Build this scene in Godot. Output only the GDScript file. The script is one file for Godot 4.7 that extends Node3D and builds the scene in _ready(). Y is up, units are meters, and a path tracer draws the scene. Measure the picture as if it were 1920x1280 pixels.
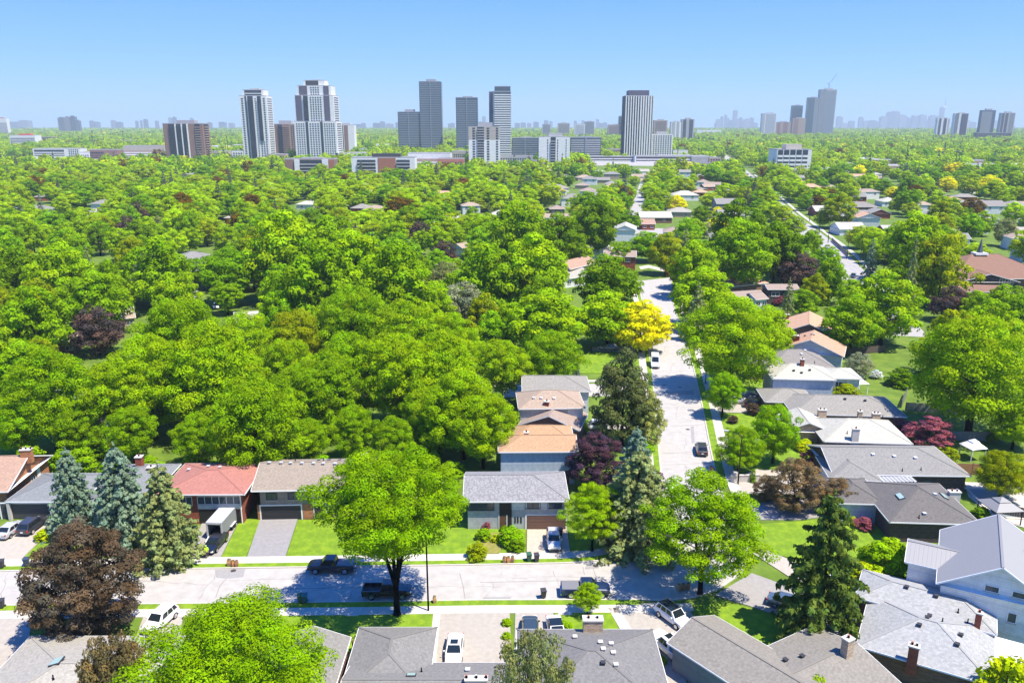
extends Node3D
# An aerial view over a leafy suburb: streets, houses, cars and trees in front, tower blocks and a hazy city skyline behind.

var rng := RandomNumberGenerator.new()
var M := {}
var taken := {}

# ---------------------------------------------------------------- mesh builder
class MB:
	var v := PackedVector3Array()
	var n := PackedVector3Array()
	var uv := PackedVector2Array()
	var col := PackedColorArray()
	var ix := PackedInt32Array()
	# corners run counter-clockwise seen from outside
	func tri(a: Vector3, b: Vector3, c: Vector3) -> void:
		var k := v.size()
		var nn := (b - a).cross(c - a).normalized()
		v.append(a); v.append(b); v.append(c)
		n.append(nn); n.append(nn); n.append(nn)
		ix.append(k); ix.append(k + 2); ix.append(k + 1)
	func quad(a: Vector3, b: Vector3, c: Vector3, d: Vector3) -> void:
		var k := v.size()
		var nn := (c - a).cross(d - b).normalized()
		v.append(a); v.append(b); v.append(c); v.append(d)
		n.append(nn); n.append(nn); n.append(nn); n.append(nn)
		ix.append(k); ix.append(k + 2); ix.append(k + 1)
		ix.append(k); ix.append(k + 3); ix.append(k + 2)
	func box(ce: Vector3, s: Vector3, yaw := 0.0) -> void:
		obox(ce, s, Basis(Vector3.UP, yaw))
	func obox(ce: Vector3, s: Vector3, b: Basis) -> void:
		var x := b.x * s.x * 0.5
		var y := b.y * s.y * 0.5
		var z := b.z * s.z * 0.5
		quad(ce - x - y + z, ce + x - y + z, ce + x + y + z, ce - x + y + z)
		quad(ce + x - y - z, ce - x - y - z, ce - x + y - z, ce + x + y - z)
		quad(ce + x - y + z, ce + x - y - z, ce + x + y - z, ce + x + y + z)
		quad(ce - x - y - z, ce - x - y + z, ce - x + y + z, ce - x + y - z)
		quad(ce - x + y + z, ce + x + y + z, ce + x + y - z, ce - x + y - z)
		quad(ce - x - y - z, ce + x - y - z, ce + x - y + z, ce - x - y + z)
	func bar(a: Vector3, b: Vector3, w: float, h: float) -> void:
		var d := (b - a)
		var l := d.length()
		if l < 0.001: return
		d /= l
		var up := Vector3.UP if absf(d.y) < 0.98 else Vector3.RIGHT
		var s := up.cross(d).normalized()
		obox((a + b) * 0.5, Vector3(w, h, l), Basis(s, d.cross(s), d))
	func tube(a: Vector3, b: Vector3, r0: float, r1: float, seg := 8, caps := false) -> void:
		var d := (b - a).normalized()
		var up := Vector3.UP if absf(d.y) < 0.95 else Vector3.RIGHT
		var s := d.cross(up).normalized()
		var t := d.cross(s).normalized()
		var k := v.size()
		for i in seg + 1:
			var an := TAU * i / seg
			var o := s * cos(an) + t * sin(an)
			v.append(a + o * r0); n.append(o)
			v.append(b + o * r1); n.append(o)
		for i in seg:
			var q := k + i * 2
			ix.append(q); ix.append(q + 2); ix.append(q + 3)
			ix.append(q); ix.append(q + 3); ix.append(q + 1)
		if caps:
			for i in seg:
				var a0 := TAU * i / seg
				var a1 := TAU * (i + 1) / seg
				tri(b, b + (s * cos(a1) + t * sin(a1)) * r1, b + (s * cos(a0) + t * sin(a0)) * r1)
				tri(a, a + (s * cos(a0) + t * sin(a0)) * r0, a + (s * cos(a1) + t * sin(a1)) * r0)
	func lathe(at: Vector3, prof: PackedVector2Array, seg := 12) -> void:
		for j in prof.size() - 1:
			for i in seg:
				var a0 := TAU * i / seg
				var a1 := TAU * (i + 1) / seg
				var p := at + Vector3(cos(a0) * prof[j].x, prof[j].y, sin(a0) * prof[j].x)
				var q := at + Vector3(cos(a1) * prof[j].x, prof[j].y, sin(a1) * prof[j].x)
				var r := at + Vector3(cos(a1) * prof[j + 1].x, prof[j + 1].y, sin(a1) * prof[j + 1].x)
				var s := at + Vector3(cos(a0) * prof[j + 1].x, prof[j + 1].y, sin(a0) * prof[j + 1].x)
				if prof[j].x < 0.0005: tri(p, s, r)
				elif prof[j + 1].x < 0.0005: tri(p, s, q)
				else: quad(p, s, r, q)
	# a slab with an outline in x, z
	func slab(poly: PackedVector2Array, y0: float, y1: float) -> void:
		var pl := poly.duplicate()
		if not Geometry2D.is_polygon_clockwise(pl): pl.reverse()
		var t := Geometry2D.triangulate_polygon(pl)
		for i in range(0, t.size(), 3):
			var a := pl[t[i]]; var b := pl[t[i + 1]]; var c := pl[t[i + 2]]
			var A := Vector3(a.x, y1, a.y); var B := Vector3(b.x, y1, b.y); var C := Vector3(c.x, y1, c.y)
			if (B - A).cross(C - A).y > 0: tri(A, B, C)
			else: tri(A, C, B)
		if y1 - y0 < 0.001: return
		for i in pl.size():
			var a := pl[i]; var b := pl[(i + 1) % pl.size()]
			var m := (a + b) * 0.5 + Vector2(b.y - a.y, a.x - b.x).normalized() * 0.01
			if Geometry2D.is_point_in_polygon(m, pl):
				quad(Vector3(a.x, y0, a.y), Vector3(b.x, y0, b.y), Vector3(b.x, y1, b.y), Vector3(a.x, y1, a.y))
			else:
				quad(Vector3(b.x, y0, b.y), Vector3(a.x, y0, a.y), Vector3(a.x, y1, a.y), Vector3(b.x, y1, b.y))
	func mesh() -> ArrayMesh:
		var am := ArrayMesh.new()
		if v.is_empty(): return am
		var ar := []
		ar.resize(Mesh.ARRAY_MAX)
		ar[Mesh.ARRAY_VERTEX] = v
		ar[Mesh.ARRAY_NORMAL] = n
		ar[Mesh.ARRAY_INDEX] = ix
		if uv.size() == v.size(): ar[Mesh.ARRAY_TEX_UV] = uv
		if col.size() == v.size(): ar[Mesh.ARRAY_COLOR] = col
		am.add_surface_from_arrays(Mesh.PRIMITIVE_TRIANGLES, ar)
		return am

# ---------------------------------------------------------------- nodes
func pl(a: Array) -> PackedVector2Array:
	var r := PackedVector2Array()
	for i in range(0, a.size(), 2): r.append(Vector2(a[i], a[i + 1]))
	return r

func numbered(s: String) -> String:
	if not taken.has(s):
		taken[s] = 0
		return s
	taken[s] += 1
	return "%s_%03d" % [s, taken[s]]

func tag(o: Node, label: String, cat: String, group := "", kind := "") -> void:
	if label: o.set_meta("label", label)
	if cat: o.set_meta("category", cat)
	if group: o.set_meta("group", group)
	if kind: o.set_meta("kind", kind)

func thing(called: String, at: Vector3, turn: float, label: String, cat: String, group := "") -> Node3D:
	var o := Node3D.new()
	o.name = numbered(called)
	add_child(o)
	o.position = at
	o.rotation.y = turn
	tag(o, label, cat, group)
	return o

func part(called: String, mesh: Mesh, m: Material, parent: Node) -> MeshInstance3D:
	var o := MeshInstance3D.new()
	o.name = called if parent != self else numbered(called)
	o.mesh = mesh
	o.material_override = m
	parent.add_child(o, true)
	return o

func ground_sheet(called: String, poly: PackedVector2Array, y0: float, y1: float, m: Material, parent: Node = null) -> MeshInstance3D:
	var b := MB.new()
	b.slab(poly, y0, y1)
	var o := part(called, b.mesh(), m, self if parent == null else parent)
	if parent == null: o.set_meta("kind", "structure")
	return o

# ---------------------------------------------------------------- materials
func lin(r: float, g: float, b: float) -> Color:
	return Color(r, g, b).linear_to_srgb()

func mat(c: Color, rough := 0.8, metal := 0.0) -> StandardMaterial3D:
	var m := StandardMaterial3D.new()
	m.albedo_color = c
	m.roughness = rough
	m.metallic = metal
	return m

func noise_tex(sz: int, freq: float, lo: float, hi: float, sd: int, oct := 4, gain := 0.6, stretch := 1.0, speck := 0.0) -> ImageTexture:
	var f := FastNoiseLite.new()
	f.seed = sd
	f.noise_type = FastNoiseLite.TYPE_SIMPLEX_SMOOTH
	f.frequency = 1.0
	f.fractal_octaves = oct
	f.fractal_gain = gain
	var r := RandomNumberGenerator.new()
	r.seed = sd
	var data := PackedByteArray()
	data.resize(sz * sz)
	# a torus in four dimensions is not at hand: blend two shifted copies so that the tile repeats without a seam
	for y in sz:
		for x in sz:
			var u := float(x) / sz
			var w := float(y) / sz
			var p := f.get_noise_2d(u * freq * stretch, w * freq)
			var q := f.get_noise_2d((u - 1.0) * freq * stretch, w * freq)
			var p2 := f.get_noise_2d(u * freq * stretch, (w - 1.0) * freq)
			var q2 := f.get_noise_2d((u - 1.0) * freq * stretch, (w - 1.0) * freq)
			var a := p * (1.0 - u) + q * u
			var b := p2 * (1.0 - u) + q2 * u
			var z := (a * (1.0 - w) + b * w) * 0.9 + 0.5 + speck * (r.randf() - 0.5)
			data[y * sz + x] = int(clampf(lerpf(lo, hi, clampf(z, 0.0, 1.0)), 0.0, 1.0) * 255.0)
	var im := Image.create_from_data(sz, sz, false, Image.FORMAT_L8, data)
	im.convert(Image.FORMAT_RGB8)
	return ImageTexture.create_from_image(im)

func turf_tex(sz: int, sd: int) -> ImageTexture:
	# greener and drier patches with a fine grain
	var f := FastNoiseLite.new()
	f.seed = sd
	f.frequency = 0.012
	f.fractal_octaves = 5
	f.fractal_gain = 0.62
	var r := RandomNumberGenerator.new()
	r.seed = sd
	var im := Image.create(sz, sz, false, Image.FORMAT_RGB8)
	for y in sz:
		for x in sz:
			var fx := absf(2.0 * x / sz - 1.0) * sz * 0.5
			var fy := absf(2.0 * y / sz - 1.0) * sz * 0.5
			var n := clampf(f.get_noise_2d(fx * 1.4, fy * 1.4) * 1.1 + 0.5, 0.0, 1.0)
			var k := 0.9 + 0.1 * r.randf()
			im.set_pixel(x, y, Color(lerpf(0.8, 1.0, n * n) * k, lerpf(0.82, 0.97, n) * k, lerpf(0.7, 1.0, n) * k))
	return ImageTexture.create_from_image(im)

func course_tex(w: int, h: int, rows: int, per_row: int, lo: float, hi: float, joint: float, jw: int, sd: int, stagger := true) -> ImageTexture:
	# shingle courses or brick courses: tone differs from piece to piece
	var r := RandomNumberGenerator.new()
	r.seed = sd
	var im := Image.create(w, h, false, Image.FORMAT_RGB8)
	var f := FastNoiseLite.new()
	f.seed = sd
	f.frequency = 0.02
	var rh := h / rows
	var pw := w / per_row
	for j in rows:
		var off := (j % 2) * pw / 2 if stagger else 0
		for i in per_row + 1:
			var t := lerpf(lo, hi, r.randf())
			for y in rh:
				for x in pw:
					var q := (i * pw + x - off + w) % w
					var k := joint if (y < jw or (x < jw and joint < 0.97)) else t * (0.97 + 0.06 * r.randf())
					k *= 1.0 + 0.09 * f.get_noise_2d(q, (j * rh + y) * 0.6) - 0.04
					im.set_pixel(q, j * rh + y, Color(k, k, k))
	return ImageTexture.create_from_image(im)

func tri_mat(c: Color, tex: Texture2D, metres: float, rough := 0.85, bump: Texture2D = null, bump_cm := 0.0) -> StandardMaterial3D:
	var m := mat(c, rough)
	m.albedo_texture = tex
	m.uv1_triplanar = true
	m.uv1_world_triplanar = true
	m.uv1_scale = Vector3.ONE / metres
	if bump:
		m.heightmap_enabled = true
		m.heightmap_texture = bump
		m.heightmap_scale = bump_cm
	return m

func uv_mat(c: Color, tex: Texture2D, metres: Vector2, rough := 0.9) -> StandardMaterial3D:
	var m := mat(c, rough)
	m.albedo_texture = tex
	m.uv1_scale = Vector3(1.0 / metres.x, 1.0 / metres.y, 1)
	return m

func leaf_mat(c: Color, back := 0.9) -> StandardMaterial3D:
	var m := mat(c, 0.62)
	m.vertex_color_use_as_albedo = true
	m.backlight_enabled = true
	m.backlight = Color(back, back, back)
	m.metallic_specular = 0.15
	return m

# ---------------------------------------------------------------- trees
# prototypes are 10 m tall and 10 m wide; a tree scales them
var proto := {}

func leafy(b: MB, c: Vector3, rad: Vector3, count: int, leaf: float, base: Color, vary: float, upbias: float) -> void:
	# a clump of leaf-sized faces spread through the outer part of an ellipsoid
	var t := 1.0 + rng.randf_range(-vary, vary)
	var hue := rng.randf_range(-vary, vary) * 0.5
	for i in count:
		var d := Vector3(rng.randfn(), rng.randfn(), rng.randfn()).normalized()
		if d.y < -0.1 and rng.randf() < 0.72: d.y = -d.y
		var p := c + d * rad * (0.66 + 0.4 * rng.randf())
		var nn := (d + Vector3(rng.randf_range(-0.8, 0.8), rng.randf_range(-0.6, 0.8) + upbias, rng.randf_range(-0.8, 0.8))).normalized()
		var u := nn.cross(Vector3(rng.randfn(), rng.randfn(), rng.randfn())).normalized()
		var w := nn.cross(u)
		var s := leaf * rng.randf_range(0.45, 1.45)
		u *= s
		w *= s * 0.62
		var k := b.v.size()
		b.v.append(p - u); b.v.append(p - w + nn * s * 0.16); b.v.append(p + u); b.v.append(p + w + nn * s * 0.16)
		var n1 := (nn * 1.0 + d * 0.5).normalized()
		b.n.append(n1); b.n.append(n1); b.n.append(n1); b.n.append(n1)
		var q := t * (1.0 + rng.randf_range(-0.16, 0.16))
		var cc := Color(base.r * q * (1.0 + hue), base.g * q, base.b * q * (1.0 - hue))
		b.col.append(cc); b.col.append(cc); b.col.append(cc); b.col.append(cc)
		b.ix.append(k); b.ix.append(k + 2); b.ix.append(k + 1)
		b.ix.append(k); b.ix.append(k + 3); b.ix.append(k + 2)

func limb(b: MB, a: Vector3, e: Vector3, r0: float, r1: float, sag: float, seg := 6) -> void:
	var m := a.lerp(e, 0.5) + Vector3(rng.randf_range(-0.2, 0.2), sag, rng.randf_range(-0.2, 0.2))
	var p := a
	for i in 4:
		var t := (i + 1) / 4.0
		var q := a.lerp(m, t).lerp(m.lerp(e, t), t)
		b.tube(p, q, lerpf(r0, r1, i / 4.0), lerpf(r0, r1, t), seg)
		p = q

# form: how the half width runs with height from the crown's foot (0) to its top (1)
func broad(sd: int, foot: float, form: Array, clumps: int, crad: float, leaves: int, leaf: float, base: Color, o := {}) -> Dictionary:
	rng.seed = sd
	var f := FastNoiseLite.new()
	f.seed = sd
	f.frequency = 0.55
	var cr := MB.new()
	var tr := MB.new()
	var rough: float = o.get("rough", 0.3)
	var lean: float = o.get("flat", 0.66)
	var gap: float = o.get("gap", 0.85)
	var pts := []
	var tries := 0
	while pts.size() < clumps and tries < clumps * 14:
		tries += 1
		var t := rng.randf()
		var fx := t * (form.size() - 1)
		var i := mini(int(fx), form.size() - 2)
		var r: float = lerpf(form[i], form[i + 1], fx - i)
		if rng.randf() > r * 1.15: continue
		var an := rng.randf() * TAU
		var rr := r * (1.0 + rough * f.get_noise_3d(cos(an) * 2.4 + sd, t * 3.0, sin(an) * 2.4))
		var y := foot + (9.6 - foot) * t
		var rho := rr * (1.0 - pow(rng.randf(), 2.2) * 0.75)
		var p := Vector3(cos(an) * rho * 4.6, y + 0.5 * f.get_noise_2d(an * 3.0, t * 5.0), sin(an) * rho * 4.6)
		var ok := true
		for q in pts:
			if (q as Vector3).distance_to(p) < crad * gap:
				ok = false
				break
		if ok: pts.append(p)
	for p in pts:
		var s := crad * rng.randf_range(0.7, 1.25)
		leafy(cr, p, Vector3(s, s * lean, s), int(leaves * s * s / (crad * crad)), leaf, base, o.get("vary", 0.2), o.get("up", 0.5))
	# trunk and limbs reach out to some of the clumps
	var th: float = o.get("fork", foot + 0.8)
	var tw: float = o.get("trunk", 0.3)
	var stems: int = o.get("stems", 1)
	tr.tube(Vector3(0, -0.15, 0), Vector3(0, 0.35, 0), tw * 1.5, tw * 1.08, 9)
	tr.tube(Vector3(0, 0.35, 0), Vector3(0, th, 0), tw * 1.08, tw * 0.85, 9)
	var tops := []
	if stems == 1:
		tr.tube(Vector3(0, th, 0), Vector3(rng.randf_range(-0.3, 0.3), 7.5, rng.randf_range(-0.3, 0.3)), tw * 0.85, tw * 0.2, 7)
		tops.append([Vector3(0, th, 0), Vector3(0, 7.0, 0), tw * 0.8])
	else:
		for k in stems:
			var an := TAU * k / stems + 0.5
			var e := Vector3(cos(an) * 1.7, 7.2, sin(an) * 1.7)
			limb(tr, Vector3(0, th - 0.1, 0), e, tw * 0.72, tw * 0.15, 0.2, 8)
			tops.append([Vector3(0, th, 0), e, tw * 0.6])
	var nl: int = o.get("limbs", 14)
	for k in mini(nl, pts.size()):
		var e: Vector3 = pts[(k * 7 + 3) % pts.size()]
		var st: Array = tops[k % tops.size()]
		var t := clampf((e.y - th) / 7.0 - 0.15, 0.05, 0.75)
		var a: Vector3 = (st[0] as Vector3).lerp(st[1], t)
		limb(tr, a, e, st[2] * 0.45 * (1.0 - t * 0.6), 0.03, -0.1 if e.y > a.y else 0.3, 5)
	return {"crown": cr.mesh(), "trunk": tr.mesh()}

func conifer(sd: int, whorls: int, branches: int, pads: int, leaves: int, leaf: float, base: Color, droop: float, o := {}) -> Dictionary:
	rng.seed = sd
	var cr := MB.new()
	var tr := MB.new()
	var foot: float = o.get("foot", 0.7)
	for i in whorls:
		var t := (i + rng.randf() * 0.5) / whorls
		var y := foot + (9.7 - foot) * t
		var r := 5.3 * pow(1.0 - t, o.get("taper", 0.85)) + 0.15
		var nb := maxi(4, int(branches * (1.0 - t * 0.55)))
		for k in nb:
			var an := TAU * (k + rng.randf() * 0.7) / nb + i * 0.7
			var l := r * rng.randf_range(0.72, 1.1)
			var dir := Vector3(cos(an), 0, sin(an))
			var tip := Vector3(0, y - l * droop * rng.randf_range(0.6, 1.3), 0) + dir * l
			for q in pads:
				var u := lerpf(0.3, 1.0, (q + rng.randf() * 0.6) / pads)
				var c := Vector3(0, y, 0).lerp(tip, u) + Vector3(rng.randf_range(-0.12, 0.12), 0.1 * sin(u * 3.0), rng.randf_range(-0.12, 0.12))
				var s := (0.22 + 0.085 * r) * (1.15 - 0.45 * u) * rng.randf_range(0.8, 1.2)
				leafy(cr, c, Vector3(s, s * 0.42, s), leaves, leaf * (0.7 + 0.06 * r), base, o.get("vary", 0.16), 0.5)
			if i % 2 == 0 and k % 2 == 0: tr.tube(Vector3(0, y, 0), Vector3(0, y, 0).lerp(tip, 0.85), 0.05, 0.02, 4)
	leafy(cr, Vector3(0, 9.7, 0), Vector3(0.12, 0.35, 0.12), 16, leaf * 0.7, base, 0.1, 0.8)
	tr.tube(Vector3(0, -0.15, 0), Vector3(0, 9.6, 0), 0.2, 0.03, 8)
	return {"crown": cr.mesh(), "trunk": tr.mesh()}

func make_protos() -> void:
	var g := Color(0.22, 0.43, 0.003)
	var oak := [0.45, 0.82, 1.0, 0.98, 0.86, 0.62, 0.25]
	var dome := [0.5, 0.9, 1.0, 0.95, 0.8, 0.55, 0.2]
	var tall := [0.4, 0.72, 0.9, 1.0, 0.95, 0.75, 0.35]
	var vase := [0.25, 0.55, 0.85, 1.0, 0.98, 0.8, 0.4]
	# near ones, leaf by leaf
	proto["maple"] = [
		broad(11, 2.0, oak, 200, 0.9, 250, 0.105, g, {"limbs": 16, "rough": 0.55}),
		broad(12, 2.2, tall, 200, 0.86, 250, 0.105, g, {"limbs": 16, "rough": 0.55}),
		broad(13, 1.8, dome, 210, 0.86, 240, 0.1, g, {"limbs": 16, "rough": 0.8})]
	proto["maple_fine"] = [broad(14, 1.8, dome, 260, 0.8, 420, 0.068, g, {"limbs": 16, "rough": 0.7})]
	proto["ash"] = [broad(21, 4.4, vase, 240, 0.68, 330, 0.07, g, {"stems": 4, "fork": 1.9, "trunk": 0.21, "limbs": 34, "flat": 0.6, "rough": 0.45})]
	proto["locust"] = [broad(31, 2.9, dome, 200, 0.72, 260, 0.082, g, {"stems": 3, "fork": 1.9, "trunk": 0.2, "limbs": 26, "flat": 0.5, "rough": 0.7})]
	proto["copper"] = [broad(41, 0.6, oak, 240, 0.78, 230, 0.11, Color(0.125, 0.104, 0.06), {"vary": 0.38, "rough": 0.45, "limbs": 16})]
	proto["plum"] = [broad(46, 1.6, dome, 160, 0.75, 150, 0.13, Color(0.085, 0.05, 0.068), {"vary": 0.3, "rough": 0.6, "stems": 3, "fork": 1.4, "limbs": 20, "flat": 0.55})]
	proto["bronze"] = [broad(51, 1.0, dome, 160, 0.78, 150, 0.13, Color(0.22, 0.175, 0.075), {"vary": 0.3, "rough": 0.7, "stems": 3, "fork": 1.2, "limbs": 18})]
	proto["gold"] = [broad(56, 2.0, dome, 160, 0.85, 150, 0.14, Color(0.72, 0.78, 0.002), {"vary": 0.14, "rough": 0.5, "flat": 0.5})]
	proto["pale"] = [broad(61, 2.0, dome, 120, 0.85, 90, 0.13, Color(0.24, 0.3, 0.09), {"vary": 0.2, "rough": 0.6, "limbs": 18})]
	proto["red"] = [broad(66, 1.6, [0.7, 1.0, 1.0, 0.85, 0.5, 0.15], 90, 0.95, 80, 0.22, Color(0.33, 0.11, 0.13), {"vary": 0.2, "flat": 0.4, "stems": 3, "fork": 0.9, "limbs": 12})]
	proto["shrub"] = [broad(71, 0.5, [0.85, 1.0, 1.0, 0.9, 0.7, 0.3], 60, 1.5, 70, 0.42, g, {"limbs": 4, "rough": 0.25}),
		broad(72, 0.4, [0.85, 1.0, 0.95, 0.8, 0.6, 0.2], 60, 1.4, 60, 0.42, g, {"limbs": 4, "rough": 0.6})]
	proto["cedar"] = [broad(76, 0.3, [0.9, 1.0, 0.95, 0.8, 0.55, 0.12], 70, 1.1, 70, 0.34, g, {"limbs": 3, "rough": 0.12})]
	proto["spruce"] = [conifer(81, 19, 13, 4, 26, 0.21, Color(0.105, 0.155, 0.06), 0.25, {"taper": 0.66}),
		conifer(82, 17, 12, 4, 28, 0.22, Color(0.105, 0.155, 0.06), 0.3, {"taper": 0.6})]
	proto["fir"] = [conifer(86, 16, 10, 5, 22, 0.23, Color(0.125, 0.215, 0.032), 0.12, {"taper": 0.62, "foot": 1.0, "vary": 0.3})]
	proto["pine"] = [broad(91, 1.2, [0.6, 0.9, 1.0, 0.9, 0.75, 0.5, 0.2], 150, 0.85, 150, 0.14, Color(0.135, 0.185, 0.05), {"rough": 0.6, "flat": 0.55, "up": 0.5, "limbs": 16}),
		broad(92, 0.8, [0.5, 0.9, 1.0, 0.85, 0.6, 0.35, 0.15], 150, 0.85, 150, 0.14, Color(0.135, 0.185, 0.05), {"rough": 0.6, "flat": 0.55, "up": 0.5, "limbs": 16})]
	proto["bronze_tall"] = [broad(52, 6.0, dome, 110, 0.8, 120, 0.15, Color(0.2, 0.17, 0.06), {"vary": 0.3, "rough": 0.6, "stems": 3, "fork": 4.5, "trunk": 0.14, "limbs": 18})]
	proto["pale_tall"] = [broad(62, 6.0, dome, 110, 0.8, 110, 0.13, Color(0.24, 0.3, 0.09), {"rough": 0.6, "stems": 3, "fork": 4.5, "trunk": 0.14, "limbs": 18})]
	# ones further off, with larger faces
	proto["maple_mid"] = [
		broad(101, 1.8, oak, 100, 1.15, 140, 0.21, g, {"limbs": 5}),
		broad(102, 2.0, tall, 100, 1.1, 140, 0.21, g, {"limbs": 5}),
		broad(103, 1.6, dome, 100, 1.1, 140, 0.21, g, {"limbs": 5, "rough": 0.55}),
		broad(104, 1.8, vase, 100, 1.1, 130, 0.21, g, {"limbs": 5, "rough": 0.7, "flat": 0.55})]
	proto["copper_mid"] = [broad(111, 1.0, oak, 100, 1.15, 90, 0.22, Color(0.105, 0.082, 0.066), {"limbs": 4, "vary": 0.35})]
	proto["gold_mid"] = [broad(112, 1.6, dome, 120, 1.15, 110, 0.22, Color(0.72, 0.78, 0.002), {"limbs": 4, "vary": 0.14, "flat": 0.5})]
	proto["pale_mid"] = [broad(113, 1.6, dome, 100, 1.05, 90, 0.2, Color(0.24, 0.3, 0.09), {"limbs": 6, "rough": 0.6})]
	proto["spruce_mid"] = [conifer(121, 13, 9, 3, 9, 0.36, Color(0.105, 0.155, 0.06), 0.3)]
	proto["far"] = [broad(131, 1.2, oak, 34, 1.75, 16, 0.75, g, {"limbs": 0}), broad(132, 1.2, tall, 34, 1.7, 16, 0.75, g, {"limbs": 0}), broad(133, 1.0, dome, 34, 1.7, 16, 0.75, g, {"limbs": 0, "rough": 0.6})]
	proto["far_spruce"] = [conifer(134, 8, 6, 2, 4, 0.7, Color(0.105, 0.155, 0.06), 0.3)]

var tints := {}
func tint(kind: String, shade: String) -> StandardMaterial3D:
	var c: Color = {
		"": Color(1.08, 0.95, 1), "lime": Color(1.38, 1.1, 1.0), "deep": Color(0.72, 0.66, 3.0), "olive": Color(1.35, 0.85, 9.0), "grey": Color(1.25, 1.1, 2.0), "pink": Color(2.2, 7.0, 6.0),
		"fresh": Color(1.1, 1.06, 1.0), "blue": Color(2.4, 2.3, 4.0), "sage": Color(3.0, 2.4, 2.2), "yellow": Color(2.1, 1.25, 0.6)}[shade]
	var key := shade
	if not tints.has(key):
		# the tint multiplies the leaf colours held by the mesh
		var m := leaf_mat(Color(1, 1, 1))
		var mx := maxf(c.r, maxf(c.g, c.b))
		m.albedo_color = Color(c.r, c.g, c.b).linear_to_srgb()
		tints[key] = m
	return tints[key]

func plant(called: String, kind: String, which: int, at: Vector3, h: float, w: float, shade: String, label: String, cat: String, group := "") -> Node3D:
	var o := thing(called, at, fmod(at.x * 1.7 + at.z * 2.3, TAU), label, cat, group)
	var pr: Dictionary = proto[kind][which % proto[kind].size()]
	var s := Vector3(w / 10.0, h / 10.0, w / 10.0)
	var c := part("crown", pr.crown, tint(kind, shade), o)
	c.scale = s
	var t := part("trunk", pr.trunk, M.bark, o)
	t.scale = s
	return o

# ---------------------------------------------------------------- vehicles
# the nose points to +z; st: stations [z, half width, underside, top]; gh: [z of windscreen foot, z of roof front, z of roof rear, z of rear glass foot, belt, roof]
var wheel_mesh := {}

func loft(b: MB, st: Array) -> void:
	var rings := []
	for s in st:
		var w: float = s[1]
		var y0: float = s[2]
		var y1: float = s[3]
		var z: float = s[0]
		rings.append([Vector3(-w * 0.86, y0, z), Vector3(-w * 0.98, y0 + 0.12, z), Vector3(-w, lerpf(y0, y1, 0.55), z), Vector3(-w * 0.96, y1 - 0.1, z), Vector3(-w * 0.84, y1, z), Vector3(0, y1 + 0.025, z),
			Vector3(w * 0.84, y1, z), Vector3(w * 0.96, y1 - 0.1, z), Vector3(w, lerpf(y0, y1, 0.55), z), Vector3(w * 0.98, y0 + 0.12, z), Vector3(w * 0.86, y0, z)])
	for i in rings.size() - 1:
		var A: Array = rings[i]
		var B: Array = rings[i + 1]
		for k in 11:
			var q := (k + 1) % 11
			b.quad(A[k], B[k], B[q], A[q])
	for k in range(1, 10):
		var A: Array = rings[0]
		var B: Array = rings[-1]
		b.tri(A[0], A[k], A[k + 1])
		b.tri(B[0], B[k + 1], B[k])

func pane(b: MB, A: Vector3, B: Vector3, C: Vector3, D: Vector3, u0: float, u1: float, v0: float, v1: float, off := 0.012) -> void:
	# part of the face A B C D (counter-clockwise from outside, A B at the foot), set slightly proud
	var nn := (C - A).cross(D - B).normalized() * off
	var f := func(u: float, v: float) -> Vector3: return A.lerp(B, u).lerp(D.lerp(C, u), v) + nn
	var p: Vector3 = f.call(u0, v0)
	var q: Vector3 = f.call(u1, v0)
	var r: Vector3 = f.call(u1, v1)
	var s: Vector3 = f.call(u0, v1)
	b.quad(p, q, r, s)

const CARS := {
	"sedan": {"st": [[-2.35, 0.72, 0.42, 0.86], [-2.25, 0.86, 0.3, 0.98], [-1.5, 0.91, 0.24, 1.0], [0.0, 0.92, 0.22, 0.94], [1.1, 0.91, 0.24, 0.9], [2.0, 0.86, 0.28, 0.76], [2.35, 0.7, 0.38, 0.62]], "gh": [1.15, 0.35, -1.05, -1.85, 0.9, 1.44], "ax": [1.42, -1.4], "r": 0.33},
	"suv": {"st": [[-2.3, 0.78, 0.5, 1.0], [-2.2, 0.9, 0.36, 1.08], [-1.4, 0.93, 0.3, 1.08], [0.0, 0.94, 0.28, 1.05], [1.05, 0.93, 0.3, 1.04], [1.95, 0.88, 0.34, 0.94], [2.3, 0.74, 0.44, 0.76]], "gh": [1.1, 0.42, -1.75, -2.2, 1.04, 1.68], "ax": [1.38, -1.38], "r": 0.37},
	"pickup": {"st": [[-0.75, 0.97, 0.5, 1.18], [-0.7, 0.98, 0.44, 1.18], [0.6, 0.98, 0.4, 1.16], [1.3, 0.98, 0.42, 1.2], [2.4, 0.95, 0.46, 1.14], [2.85, 0.86, 0.52, 1.0]], "gh": [1.35, 0.72, -0.55, -0.74, 1.16, 1.86], "ax": [1.85, -1.8], "r": 0.42},
	"van": {"st": [[-2.75, 0.93, 0.4, 1.3], [-2.7, 0.98, 0.34, 1.3], [0.0, 0.99, 0.3, 1.3], [1.7, 0.98, 0.32, 1.25], [2.5, 0.93, 0.36, 1.05], [2.75, 0.82, 0.46, 0.85]], "gh": [1.75, 0.95, -2.6, -2.72, 1.28, 2.55], "ax": [1.85, -1.6], "r": 0.36}}

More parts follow.
